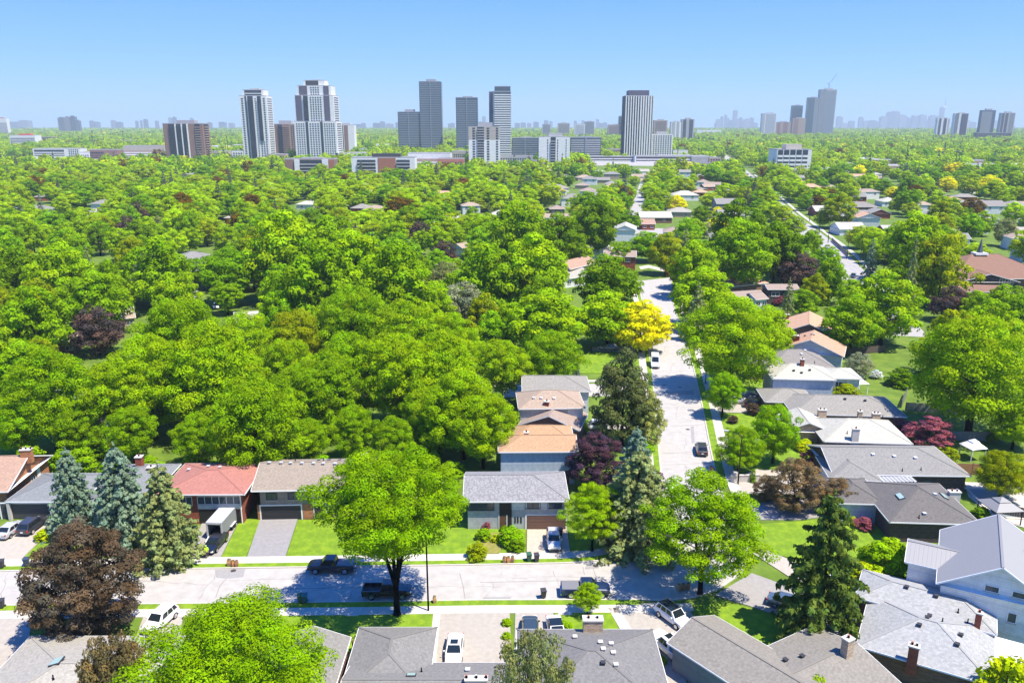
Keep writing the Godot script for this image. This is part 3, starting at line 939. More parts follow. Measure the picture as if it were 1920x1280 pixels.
# ---------------------------------------------------------------- tower blocks
# a slab or tower: glass body, floor bands, piers; w along x, d along z
func block(called: String, label: String, at: Vector3, turn: float, w: float, d: float, h: float, o := {}) -> Node3D:
	var t: Node3D
	if o.has("on"):
		t = Node3D.new()
		t.name = called
		(o.on as Node3D).add_child(t, true)
		t.position = at
	else:
		t = thing(called, at, turn, label, o.get("cat", "tower"), o.get("group", "tower blocks beyond the trees"))
	var b := MB.new()
	b.box(Vector3(0, h * 0.5, 0), Vector3(w, h, d))
	part("body", b.mesh(), o.get("wall", M.tower_white), t)
	var fh: float = o.get("floor", 3.3)
	var nf := int(h / fh)
	for spec in o.get("strips", []):
		# [face, x from, x to, kind, material]: kind "win" separate windows, "bal" balcony bays, "band" ribbon windows, "glass" full height
		var face: String = spec[0]
		var fw := w if face == "f" or face == "b" else d
		var u := Vector3(1, 0, 0)
		var nn := Vector3(0, 0, 1)
		var org := Vector3(0, 0, d * 0.5)
		if face == "r":
			u = Vector3(0, 0, -1); nn = Vector3(1, 0, 0); org = Vector3(w * 0.5, 0, 0)
		elif face == "l":
			u = Vector3(0, 0, 1); nn = Vector3(-1, 0, 0); org = Vector3(-w * 0.5, 0, 0)
		var bs := Basis(u, Vector3.UP, nn)
		var x0: float = (spec[1] - 0.5) * fw
		var x1: float = (spec[2] - 0.5) * fw
		var y0: float = spec[5] if spec.size() > 5 else 0.0
		var y1: float = minf(spec[6], h) if spec.size() > 6 else h
		var m: Material = M[spec[4]]
		var g := MB.new()
		var s := MB.new()
		if spec[3] == "pier":
			g.obox(org + u * ((x0 + x1) * 0.5) + Vector3(0, (y0 + y1) * 0.5, 0) + nn * 0.5, Vector3(x1 - x0, y1 - y0, 1.4), bs)
			part("pier", g.mesh(), m, t)
			continue
		if spec[3] == "glass":
			g.obox(org + u * ((x0 + x1) * 0.5) + Vector3(0, (y0 + y1) * 0.5, 0) + nn * 0.1, Vector3(x1 - x0, y1 - y0, 0.6), bs)
		elif spec[3] == "win":
			var step: float = spec[7] if spec.size() > 7 else 3.2
			var nx := maxi(1, int((x1 - x0) / step))
			for j in range(int(y0 / fh), int(y1 / fh)):
				for i in nx:
					g.obox(org + u * (x0 + (i + 0.5) * (x1 - x0) / nx) + Vector3(0, (j + 0.5) * fh, 0) + nn * 0.05, Vector3((x1 - x0) / nx * 0.58, fh * 0.58, 0.3), bs)
		else:
			g.obox(org + u * ((x0 + x1) * 0.5) + Vector3(0, (y0 + y1) * 0.5, 0) + nn * 0.05, Vector3(x1 - x0, y1 - y0, 0.4), bs)
			for j in range(int(y0 / fh), int(y1 / fh)):
				var hh := fh * (0.34 if spec[3] == "bal" else 0.5)
				s.obox(org + u * ((x0 + x1) * 0.5) + Vector3(0, j * fh + hh * 0.5, 0) + nn * (0.6 if spec[3] == "bal" else 0.25), Vector3(x1 - x0, hh, 1.5 if spec[3] == "bal" else 0.5), bs)
		var go := part("glazing", g.mesh(), m, t)
		if spec[3] == "win": go.set_meta("kind", "stuff")
		if s.v.size() > 0:
			var so := part("balcony_fronts" if spec[3] == "bal" else "spandrel_bands", s.mesh(), M[spec[7]] if spec.size() > 7 else o.get("wall", M.tower_white), t)
			so.set_meta("kind", "stuff")
	# plant room and parapet
	var ph: float = o.get("plant", 4.0)
	if ph > 0:
		b = MB.new()
		b.box(Vector3(w * 0.04, h + ph * 0.5, 0), Vector3(w * 0.45, ph, d * 0.5))
		part("plant_room", b.mesh(), o.get("plant_mat", M.tower_grey), t)
	b = MB.new()
	for s in [-1, 1]:
		b.box(Vector3(0, h + 0.5, s * (d * 0.5 - 0.2)), Vector3(w, 1.0, 0.4))
		b.box(Vector3(s * (w * 0.5 - 0.2), h + 0.5, 0), Vector3(0.4, 1.0, d - 0.8))
	part("parapet", b.mesh(), o.get("top", M.tower_grey), t)
	return t

# ---------------------------------------------------------------- single objects
func light_mast(at: Vector3, h: float, label: String) -> void:
	var t := thing("light_mast", at, 0.0, label, "light mast", "tall light masts")
	var b := MB.new()
	b.tube(Vector3.ZERO, Vector3(0, h, 0), 0.55, 0.3, 8, true)
	part("pole", b.mesh(), M.galv, t)
	b = MB.new()
	b.tube(Vector3(0, h, 0), Vector3(0, h + 0.9, 0), 1.9, 1.9, 12, true)
	part("lamp_ring", b.mesh(), M.white, t)

func wire(a: Vector3, e: Vector3, label: String) -> void:
	var b := MB.new()
	var q := a
	for i in 10:
		var t := (i + 1) / 10.0
		var r := a.lerp(e, t) - Vector3(0, 4.0 * t * (1.0 - t) * 0.9, 0)
		b.tube(q - a, r - a, 0.03, 0.03, 5)
		q = r
	var o := part("overhead_wire", b.mesh(), M.trim, self)
	o.position = a
	tag(o, label, "wire", "overhead wires")

func cargo_trailer(at: Vector3, turn: float, label: String) -> void:
	var t := thing("cargo_trailer", at, turn, label, "trailer")
	var w := 2.1
	var l := 4.6
	var b := MB.new()
	for s in [-1, 1]: b.box(Vector3(s * w * 0.5, 1.45, -0.2), Vector3(0.06, 2.0, l))
	b.box(Vector3(0, 1.45, -0.2 - l * 0.5), Vector3(w, 2.0, 0.06))
	part("side_walls", b.mesh(), M.trailer, t)
	b = MB.new()
	b.box(Vector3(0, 2.48, -0.2), Vector3(w + 0.12, 0.08, l + 0.1))
	part("roof", b.mesh(), M.trailer_roof, t)
	b = MB.new()
	b.box(Vector3(0, 0.45, -0.2), Vector3(w, 0.08, l))
	part("floor", b.mesh(), M.trim, t)
	for s in [-1, 1]:
		b = MB.new()
		b.box(Vector3(s * (w * 0.5 - 0.06), 1.45, l * 0.5 - 0.17), Vector3(0.2, 2.0, 0.1))
		part("door_post", b.mesh(), M.galv, t)
	b = MB.new()
	b.box(Vector3(0, 2.34, l * 0.5 - 0.17), Vector3(w, 0.24, 0.1))
	part("header", b.mesh(), M.galv, t)
	b = MB.new()
	b.obox(Vector3(0, 0.24, l * 0.5 + 0.5), Vector3(w - 0.2, 0.06, 1.3), Basis(Vector3(1, 0, 0), 0.28))
	part("ramp", b.mesh(), M.white, t)
	for s in [-1, 1]:
		for z in [-0.6, -1.4]:
			b = MB.new()
			b.tube(Vector3(s * (w * 0.5 + 0.05), 0.32, z), Vector3(s * (w * 0.5 + 0.26), 0.32, z), 0.32, 0.32, 14, true)
			part("wheel", b.mesh(), M.tyre, t)
		b = MB.new()
		b.box(Vector3(s * (w * 0.5 + 0.16), 0.7, -1.0), Vector3(0.28, 0.05, 1.7))
		part("mudguard", b.mesh(), M.galv, t)
	b = MB.new()
	b.bar(Vector3(-0.8, 0.42, -l * 0.5 - 0.2), Vector3(0, 0.42, -l * 0.5 - 1.3), 0.1, 0.1)
	b.bar(Vector3(0.8, 0.42, -l * 0.5 - 0.2), Vector3(0, 0.42, -l * 0.5 - 1.3), 0.1, 0.1)
	part("drawbar", b.mesh(), M.trim, t)

# a body as one smooth surface: tapered capsules joined with a smooth minimum, meshed as surface nets
func capsule_field(p: Vector3, bones: Array, k: float) -> float:
	var d := 9.0
	for q in bones:
		var a: Vector3 = q[0]
		var ba: Vector3 = q[1] - a
		var t := clampf((p - a).dot(ba) / ba.length_squared(), 0.0, 1.0)
		var e := p.distance_to(a + ba * t) - lerpf(q[2], q[3], t)
		var h := clampf(0.5 + 0.5 * (d - e) / k, 0.0, 1.0)
		d = lerpf(d, e, h) - k * h * (1.0 - h)
	return d

func nets(bones: Array, lo: Vector3, hi: Vector3, cell: float, k: float) -> ArrayMesh:
	var nx := int((hi.x - lo.x) / cell) + 1
	var ny := int((hi.y - lo.y) / cell) + 1
	var nz := int((hi.z - lo.z) / cell) + 1
	var val := PackedFloat32Array()
	val.resize((nx + 1) * (ny + 1) * (nz + 1))
	var id := func(x: int, y: int, z: int) -> int: return (x * (ny + 1) + y) * (nz + 1) + z
	for x in nx + 1:
		for y in ny + 1:
			for z in nz + 1:
				val[id.call(x, y, z)] = capsule_field(lo + Vector3(x, y, z) * cell, bones, k)
	var vert := {}
	var b := MB.new()
	var ed := [[0, 1], [0, 2], [0, 4], [1, 3], [1, 5], [2, 3], [2, 6], [3, 7], [4, 5], [4, 6], [5, 7], [6, 7]]
	for x in nx:
		for y in ny:
			for z in nz:
				var c := []
				var neg := 0
				for i in 8:
					var q: float = val[id.call(x + (i & 1), y + ((i >> 1) & 1), z + ((i >> 2) & 1))]
					c.append(q)
					if q < 0: neg += 1
				if neg == 0 or neg == 8: continue
				var s := Vector3.ZERO
				var n := 0
				for e in ed:
					var f0: float = c[e[0]]
					var f1: float = c[e[1]]
					if (f0 < 0) == (f1 < 0): continue
					var t := f0 / (f0 - f1)
					var A := Vector3(e[0] & 1, (e[0] >> 1) & 1, (e[0] >> 2) & 1)
					var B := Vector3(e[1] & 1, (e[1] >> 1) & 1, (e[1] >> 2) & 1)
					s += A.lerp(B, t)
					n += 1
				vert[id.call(x, y, z)] = lo + (Vector3(x, y, z) + s / n) * cell
	for x in range(1, nx):
		for y in range(1, ny):
			for z in range(1, nz):
				var v0: float = val[id.call(x, y, z)]
				for ax in 3:
					var st := [Vector3i(1, 0, 0), Vector3i(0, 1, 0), Vector3i(0, 0, 1)][ax] as Vector3i
					var v1: float = val[id.call(x + st.x, y + st.y, z + st.z)]
					if (v0 < 0) == (v1 < 0): continue
					var u := [Vector3i(0, 1, 0), Vector3i(0, 0, 1), Vector3i(1, 0, 0)][ax] as Vector3i
					var w := [Vector3i(0, 0, 1), Vector3i(1, 0, 0), Vector3i(0, 1, 0)][ax] as Vector3i
					var g := []
					for o in [Vector3i.ZERO - u - w, Vector3i.ZERO - w, Vector3i.ZERO, Vector3i.ZERO - u]:
						var kk: int = id.call(x + o.x, y + o.y, z + o.z)
						if vert.has(kk): g.append(vert[kk])
					if g.size() < 4: continue
					if v0 < 0: b.quad(g[0], g[1], g[2], g[3])
					else: b.quad(g[3], g[2], g[1], g[0])
	for i in b.v.size():
		var e := 0.01
		var p := b.v[i]
		b.n[i] = Vector3(capsule_field(p + Vector3(e, 0, 0), bones, k) - capsule_field(p - Vector3(e, 0, 0), bones, k), capsule_field(p + Vector3(0, e, 0), bones, k) - capsule_field(p - Vector3(0, e, 0), bones, k), capsule_field(p + Vector3(0, 0, e), bones, k) - capsule_field(p - Vector3(0, 0, e), bones, k)).normalized()
	return b.mesh()

func person(at: Vector3, turn: float, label: String) -> void:
	var t := thing("person", at, turn, label, "person")
	# walking, one leg forward, arms bent
	var legs := [[Vector3(-0.09, 0.92, 0), Vector3(-0.1, 0.5, 0.14), 0.09, 0.06], [Vector3(-0.1, 0.5, 0.14), Vector3(-0.1, 0.08, 0.06), 0.06, 0.045], [Vector3(-0.1, 0.06, 0.04), Vector3(-0.1, 0.05, 0.2), 0.045, 0.035],
		[Vector3(0.09, 0.92, 0), Vector3(0.1, 0.5, -0.04), 0.09, 0.06], [Vector3(0.1, 0.5, -0.04), Vector3(0.1, 0.1, -0.22), 0.06, 0.045], [Vector3(0.1, 0.08, -0.22), Vector3(0.1, 0.05, -0.08), 0.045, 0.035]]
	var torso := [[Vector3(0, 0.95, 0), Vector3(0, 1.18, 0.01), 0.14, 0.13], [Vector3(-0.07, 1.2, 0.01), Vector3(-0.1, 1.4, 0), 0.12, 0.09], [Vector3(0.07, 1.2, 0.01), Vector3(0.1, 1.4, 0), 0.12, 0.09]]
	var arms := []
	for s in [-1, 1]:
		arms += [[Vector3(s * 0.19, 1.4, 0), Vector3(s * 0.26, 1.12, -0.03 * s), 0.055, 0.043], [Vector3(s * 0.26, 1.12, -0.03 * s), Vector3(s * 0.2, 0.96, 0.2), 0.042, 0.03]]
		for q in 4: arms.append([Vector3(s * 0.2, 0.95, 0.21), Vector3(s * (0.17 + q * 0.02), 0.89 - 0.004 * q, 0.27), 0.016, 0.009])
		arms.append([Vector3(s * 0.19, 0.96, 0.21), Vector3(s * 0.155, 0.95, 0.25), 0.013, 0.01])
	var head := [[Vector3(0, 1.42, 0), Vector3(0, 1.54, 0.015), 0.055, 0.055], [Vector3(0, 1.6, 0.02), Vector3(0, 1.68, 0.0), 0.085, 0.098], [Vector3(0, 1.61, 0.1), Vector3(0, 1.585, 0.118), 0.014, 0.016], [Vector3(0, 1.545, 0.07), Vector3(0, 1.54, 0.085), 0.03, 0.028], [Vector3(0.095, 1.62, 0), Vector3(0.1, 1.6, 0), 0.014, 0.012], [Vector3(-0.095, 1.62, 0), Vector3(-0.1, 1.6, 0), 0.014, 0.012]]
	var lo := Vector3(-0.4, -0.02, -0.35)
	var hi := Vector3(0.4, 1.85, 0.4)
	part("body", nets(legs + torso + arms + head, lo, hi, 0.026, 0.03), M.skin, t)
	var grow := func(bs: Array, r: float) -> Array:
		var g := []
		for q in bs: g.append([q[0], q[1], q[2] + r, q[3] + r])
		return g
	part("vest", nets(grow.call(torso + [arms[0], arms[7]], 0.022), lo, hi, 0.03, 0.05), M.lime, t)
	part("trousers", nets(grow.call([legs[0], legs[1], legs[3], legs[4], [Vector3(0, 0.92, 0), Vector3(0, 0.98, 0), 0.13, 0.13]], 0.018), lo, hi, 0.03, 0.05), M.trousers, t)
	for s in [2, 5]: part("shoe", nets(grow.call([legs[s]], 0.02), lo, hi, 0.03, 0.03), M.trim, t)
	part("cap", nets([[Vector3(0, 1.71, -0.005), Vector3(0, 1.72, 0.0), 0.1, 0.1], [Vector3(0, 1.7, 0.08), Vector3(0, 1.69, 0.15), 0.04, 0.03]], lo, hi, 0.026, 0.03), M.lime, t)
	for s in [-1, 1]:
		var b := MB.new()
		b.lathe(Vector3(s * 0.036, 1.628, 0.098), PackedVector2Array([Vector2(0, 0.008), Vector2(0.008, 0), Vector2(0, -0.008)]), 6)
		part("eye", b.mesh(), M.trim, t)

func gazebo(at: Vector3, turn: float, roof: Material, frame: Material, w: float, label: String) -> void:
	var t := thing("gazebo", at, turn, label, "gazebo", "backyard shelters")
	var h := w * 0.5
	var b := MB.new()
	for k in 2:
		var r := h if k == 0 else h * 0.42
		var y := 2.3 if k == 0 else 3.15
		var q := [Vector3(-r, y, r), Vector3(r, y, r), Vector3(r, y, -r), Vector3(-r, y, -r)]
		var rr := r * (0.36 if k == 0 else 0.02)
		var y2 := y + (0.8 if k == 0 else 0.45)
		var u := [Vector3(-rr, y2, rr), Vector3(rr, y2, rr), Vector3(rr, y2, -rr), Vector3(-rr, y2, -rr)]
		for i in 4: b.quad(q[i], q[(i + 1) % 4], u[(i + 1) % 4], u[i])
		b.quad(u[0], u[1], u[2], u[3])
	part("roof", b.mesh(), roof, t)
	for x in [-1, 1]:
		for z in [-1, 1]:
			b = MB.new()
			b.box(Vector3(x * (h - 0.2), 1.15, z * (h - 0.2)), Vector3(0.12, 2.35, 0.12))
			part("post", b.mesh(), frame, t)
		b = MB.new()
		b.box(Vector3(x * (h - 0.05), 2.26, 0), Vector3(0.08, 0.1, w))
		part("beam", b.mesh(), frame, t)

func pergola(at: Vector3, turn: float, label: String) -> void:
	var t := thing("pergola", at, turn, label, "pergola")
	for i in 10:
		var b := MB.new()
		b.box(Vector3(-2.6 + i * 0.58, 2.75, 0), Vector3(0.07, 0.16, 2.8))
		part("rafter", b.mesh(), M.white, t)
	for i in 8:
		var b := MB.new()
		b.box(Vector3(0, 2.86, -1.3 + i * 0.37), Vector3(5.6, 0.06, 0.06))
		part("slat", b.mesh(), M.white, t)
	for x in [-2.5, 2.5]:
		for z in [-1.3, 1.3]:
			var b := MB.new()
			b.box(Vector3(x, 1.33, z), Vector3(0.14, 2.68, 0.14))
			part("post", b.mesh(), M.white, t)

func patio_cover(at: Vector3, turn: float, label: String) -> void:
	var t := thing("patio_cover", at, turn, label, "patio cover")
	var b := MB.new()
	b.obox(Vector3(0, 2.7, 0), Vector3(5.2, 0.12, 3.6), Basis(Vector3(1, 0, 0), 0.05))
	part("roof_panel", b.mesh(), M.white, t)
	for x in [-2.4, 2.4]:
		b = MB.new()
		b.box(Vector3(x, 1.28, 1.6), Vector3(0.14, 2.6, 0.14))
		part("post", b.mesh(), M.white, t)

func pool(at: Vector3, label: String) -> void:
	var t := thing("swimming_pool", at, -0.1, label, "pool")
	var b := MB.new()
	b.box(Vector3(0, 0.17, 0), Vector3(4.6, 0.06, 9.0))
	part("pool_cover", b.mesh(), M.poolcover, t)
	b = MB.new()
	for s in [-1, 1]:
		b.box(Vector3(s * 2.5, 0.18, 0), Vector3(0.4, 0.12, 9.8))
		b.box(Vector3(0, 0.18, s * 4.7), Vector3(4.6, 0.12, 0.4))
	part("coping", b.mesh(), M.walk, t)

func round_pool(at: Vector3, r: float, label: String) -> void:
	var t := thing("round_pool", at, 0.0, label, "pool")
	var b := MB.new()
	b.tube(Vector3.ZERO, Vector3(0, 1.1, 0), r, r, 24)
	part("wall", b.mesh(), M.poolwall, t)
	b = MB.new()
	b.lathe(Vector3(0, 1.0, 0), PackedVector2Array([Vector2(0, 0), Vector2(r - 0.02, 0)]), 24)
	part("water", b.mesh(), M.poolwater, t)
	b = MB.new()
	b.lathe(Vector3(0, 1.1, 0), PackedVector2Array([Vector2(r - 0.12, 0.03), Vector2(r + 0.12, 0.03), Vector2(r + 0.12, -0.06)]), 24)
	part("rim", b.mesh(), M.white, t)

func retaining_wall(a: Vector3, e: Vector3, label: String) -> void:
	var t := thing("retaining_wall", a, atan2(-(e.z - a.z), e.x - a.x), label, "wall")
	var l := a.distance_to(e)
	var b := MB.new()
	b.box(Vector3(l * 0.5, 0.6, 0), Vector3(l, 1.2, 0.3))
	part("wall_face", b.mesh(), M.stone, t)
	b = MB.new()
	b.box(Vector3(l * 0.5, 1.24, 0), Vector3(l + 0.1, 0.1, 0.42))
	part("coping", b.mesh(), M.walk, t)
	b = MB.new()
	b.box(Vector3(0.6, 1.5, 0), Vector3(0.6, 0.6, 0.6))
	part("pier", b.mesh(), M.stone, t)

func hydrant(at: Vector3, label: String) -> void:
	var t := thing("garden_lantern", at, 0.0, label, "lantern")
	var b := MB.new()
	b.lathe(Vector3(0, 0.1, 0), PackedVector2Array([Vector2(0.1, 0.45), Vector2(0.1, 0.0)]), 10)
	part("stem", b.mesh(), M.hydrant, t)
	b = MB.new()
	b.lathe(Vector3(0, 0.1, 0), PackedVector2Array([Vector2(0, 0.8), Vector2(0.12, 0.72), Vector2(0.24, 0.52), Vector2(0.1, 0.44)]), 10)
	part("cap", b.mesh(), M.hydrant, t)

func chair_pile(at: Vector3, label: String) -> void:
	var t := thing("patio_table", at, 0.3, label, "furniture")
	var b := MB.new()
	b.box(Vector3(0, 0.72, 0), Vector3(1.5, 0.06, 0.9))
	part("table_top", b.mesh(), M.stone, t)
	for x in [-0.65, 0.65]:
		for z in [-0.35, 0.35]:
			b = MB.new()
			b.box(Vector3(x, 0.34, z), Vector3(0.06, 0.7, 0.06))
			part("leg", b.mesh(), M.trim, t)

func lattice_crane(at: Vector3, h: float, label: String) -> void:
	var t := thing("tower_crane", at, 0.4, label, "crane")
	var b := MB.new()
	for s in [Vector2(-1, -1), Vector2(1, -1), Vector2(1, 1), Vector2(-1, 1)]: b.bar(Vector3(s.x, 0, s.y), Vector3(s.x, h, s.y), 0.4, 0.4)
	for i in int(h / 4.0):
		b.bar(Vector3(-1, i * 4.0, 1), Vector3(1, i * 4.0 + 4.0, 1), 0.25, 0.25)
		b.bar(Vector3(-1, i * 4.0, -1), Vector3(1, i * 4.0 + 4.0, -1), 0.25, 0.25)
	part("mast", b.mesh(), M.steel_dark, t)
	b = MB.new()
	b.bar(Vector3(0, h, 0), Vector3(34, h + 38, 0), 1.2, 1.2)
	part("jib", b.mesh(), M.steel_dark, t)
	b = MB.new()
	b.bar(Vector3(0, h, 0), Vector3(-10, h + 2, 0), 1.2, 2.0)
	part("counter_jib", b.mesh(), M.steel_dark, t)
	b = MB.new()
	b.box(Vector3(1, h + 1.5, 1.2), Vector3(3, 3, 3))
	part("cab", b.mesh(), M.tower_white, t)

func needle_tower(at: Vector3, h: float, label: String) -> void:
	var t := thing("communications_tower", at, 0.0, label, "tower")
	var b := MB.new()
	b.lathe(Vector3.ZERO, PackedVector2Array([Vector2(5.5, h * 0.6), Vector2(8, h * 0.4), Vector2(12, h * 0.15), Vector2(20, 0)]), 12)
	part("shaft", b.mesh(), M.far_tower, t)
	b = MB.new()
	b.lathe(Vector3(0, h * 0.59, 0), PackedVector2Array([Vector2(6, h * 0.09), Vector2(17, h * 0.062), Vector2(24, h * 0.035), Vector2(23, h * 0.02), Vector2(8, 0)]), 16)
	part("pod", b.mesh(), M.tower_white, t)
	b = MB.new()
	b.lathe(Vector3(0, h * 0.66, 0), PackedVector2Array([Vector2(0, h * 0.34), Vector2(1.8, h * 0.33), Vector2(2.6, h * 0.16), Vector2(5.5, h * 0.15), Vector2(6.5, 0)]), 10)
	part("mast", b.mesh(), M.far_tower, t)

func steeple(at: Vector3, h: float, label: String) -> void:
	var t := thing("steeple", at, 0.0, label, "steeple")
	var b := MB.new()
	b.lathe(Vector3.ZERO, PackedVector2Array([Vector2(0, h), Vector2(1.1, 0.6), Vector2(1.2, 0.0)]), 6)
	part("spire", b.mesh(), M.steel_dark, t)
	b = MB.new()
	b.box(Vector3(0, 0.0, 0), Vector3(4.4, 0.7, 3.4))
	part("base", b.mesh(), M.tower_white, t)

func skyline(label: String, at: Vector3, w: float, d: float, h: float, m: Material, top := 0) -> void:
	var t := thing("distant_tower", at, 0.0, label, "tower", "hazy towers on the horizon")
	var b := MB.new()
	b.box(Vector3(0, h * 0.5, 0), Vector3(w, h, d))
	part("body", b.mesh(), m, t)
	b = MB.new()
	if top == 0: b.box(Vector3(-w * 0.1, h + h * 0.03, 0), Vector3(w * 0.55, h * 0.06, d * 0.6))
	elif top == 1: b.tri(Vector3(-w * 0.5, h, d * 0.5), Vector3(w * 0.5, h, d * 0.5), Vector3(-w * 0.2, h * 1.12, 0)); b.tri(Vector3(w * 0.5, h, -d * 0.5), Vector3(-w * 0.5, h, -d * 0.5), Vector3(-w * 0.2, h * 1.12, 0)); b.tri(Vector3(w * 0.5, h, d * 0.5), Vector3(w * 0.5, h, -d * 0.5), Vector3(-w * 0.2, h * 1.12, 0)); b.tri(Vector3(-w * 0.5, h, -d * 0.5), Vector3(-w * 0.5, h, d * 0.5), Vector3(-w * 0.2, h * 1.12, 0))
	else: b.tube(Vector3(0, h, 0), Vector3(0, h * 1.25, 0), w * 0.05, w * 0.02, 6)
	part("top", b.mesh(), m, t)

# ---------------------------------------------------------------- the scene
# footprints beyond the near woods, kept clear of trees: x, z, width, depth
var far_rects := [[-153, -335, 8, 10], [-121, -299, 12, 11], [-100, -237, 7, 9], [-90, -219, 4, 10], [-20, -339, 11, 10], [20, -274, 13, 10], [22, -282, 18, 10], [75, -263, 16, 14], [72, -241, 11, 7], [83, -243, 10, 7], [75, -239, 5, 7], [42, -553, 17, 14], [58, -578, 14, 13], [28, -504, 10, 12], [82, -459, 19, 14], [72, -427, 8, 11], [107, -527, 13, 13], [127, -596, 19, 14], [135, -511, 14, 14], [128, -470, 15, 14], [197, -467, 17, 14], [222, -517, 22, 14], [192, -493, 16, 14], [171, -407, 14, 14], [188, -395, 12, 14], [258, -552, 13, 13], [258, -508, 11, 12], [323, -620, 17, 14], [288, -511, 15, 14], [302, -507, 14, 14], [317, -507, 14, 14], [-393, -654, 9, 10], [-340, -689, 18, 14], [-375, -775, 15, 12], [-324, -740, 16, 12], [-303, -782, 12, 10], [-144, -594, 8, 9], [268, -688, 14, 12], [308, -677, 14, 12], [163, -273, 36, 26], [156, -263, 20, 14], [150, -251, 18, 6], [-468, -1185, 56, 26], [-387, -1256, 40, 30], [-296, -1262, 63, 42], [-378, -1372, 45, 24], [-305, -1515, 33, 20], [-200, -1604, 40, 30], [-157, -1604, 41, 30], [-85, -1574, 41, 28], [-14, -1254, 25, 26], [-38, -1121, 42, 22], [53, -1038, 39, 18], [20, -1272, 40, 26], [113, -1274, 47, 30], [4, -1138, 51, 26], [212, -1402, 46, 40], [256, -1416, 39, 22], [444, -2471, 40, 22], [490, -2471, 30, 22], [525, -2472, 37, 24], [374, -2984, 54, 24], [124, -2984, 29, 24], [187, -2984, 42, 24], [244, -2984, 37, 24], [280, -2984, 35, 24], [488, -2984, 12, 24], [396, -2984, 19, 24], [994, -3201, 56, 16], [1051, -3201, 58, 16], [1189, -3459, 45, 18], [1071, -3087, 48, 16], [1204, -3326, 45, 18], [1260, -3328, 67, 22], [1556, -2980, 46, 16], [1563, -2880, 48, 16], [1601, -2787, 47, 15], [1616, -2699, 45, 15], [1531, -2620, 110, 20], [317, -932, 39, 30], [-2147, -3460, 67, 20], [-1115, -1881, 58, 26], [-783, -1417, 81, 24], [-659, -1329, 45, 22], [-584, -1312, 65, 28], [-988, -2108, 71, 20], [-1257, -2215, 46, 18], [-1007, -1875, 68, 14], [-212, -860, 52, 18], [-128, -819, 63, 18], [-113, -1125, 58, 30], [-81, -1091, 35, 18], [-239, -1253, 57, 24], [27, -1013, 22, 18], [148, -1235, 72, 24], [236, -1217, 110, 24], [236, -1040, 46, 22], [300, -1463, 26, 20], [421, -1017, 52, 26], [471, -983, 76, 26], [547, -1005, 52, 26], [622, -1017, 72, 26], [484, -1138, 33, 26], [505, -1123, 22, 26], [619, -1109, 32, 26], [1535, -3330, 90, 26], [898, -3764, 112, 26], [349, -930, 24, 26], [-606, -1697, 38, 26], [-556, -1697, 37, 26], [-280, -1803, 35, 26], [203, -1152, 202, 141], [-675, -1305, 310, 200], [-100, -1065, 95, 121], [-471, -1327, 26, 18], [-417, -1250, 17, 18], [-271, -1514, 31, 18], [-82, -1287, 23, 18], [0, -1369, 44, 18], [-701, -1348, 16, 18], [178, -1462, 34, 18], [991, -2469, 64, 18], [292, -1181, 17, 18], [-348, -1214, 28, 18]]
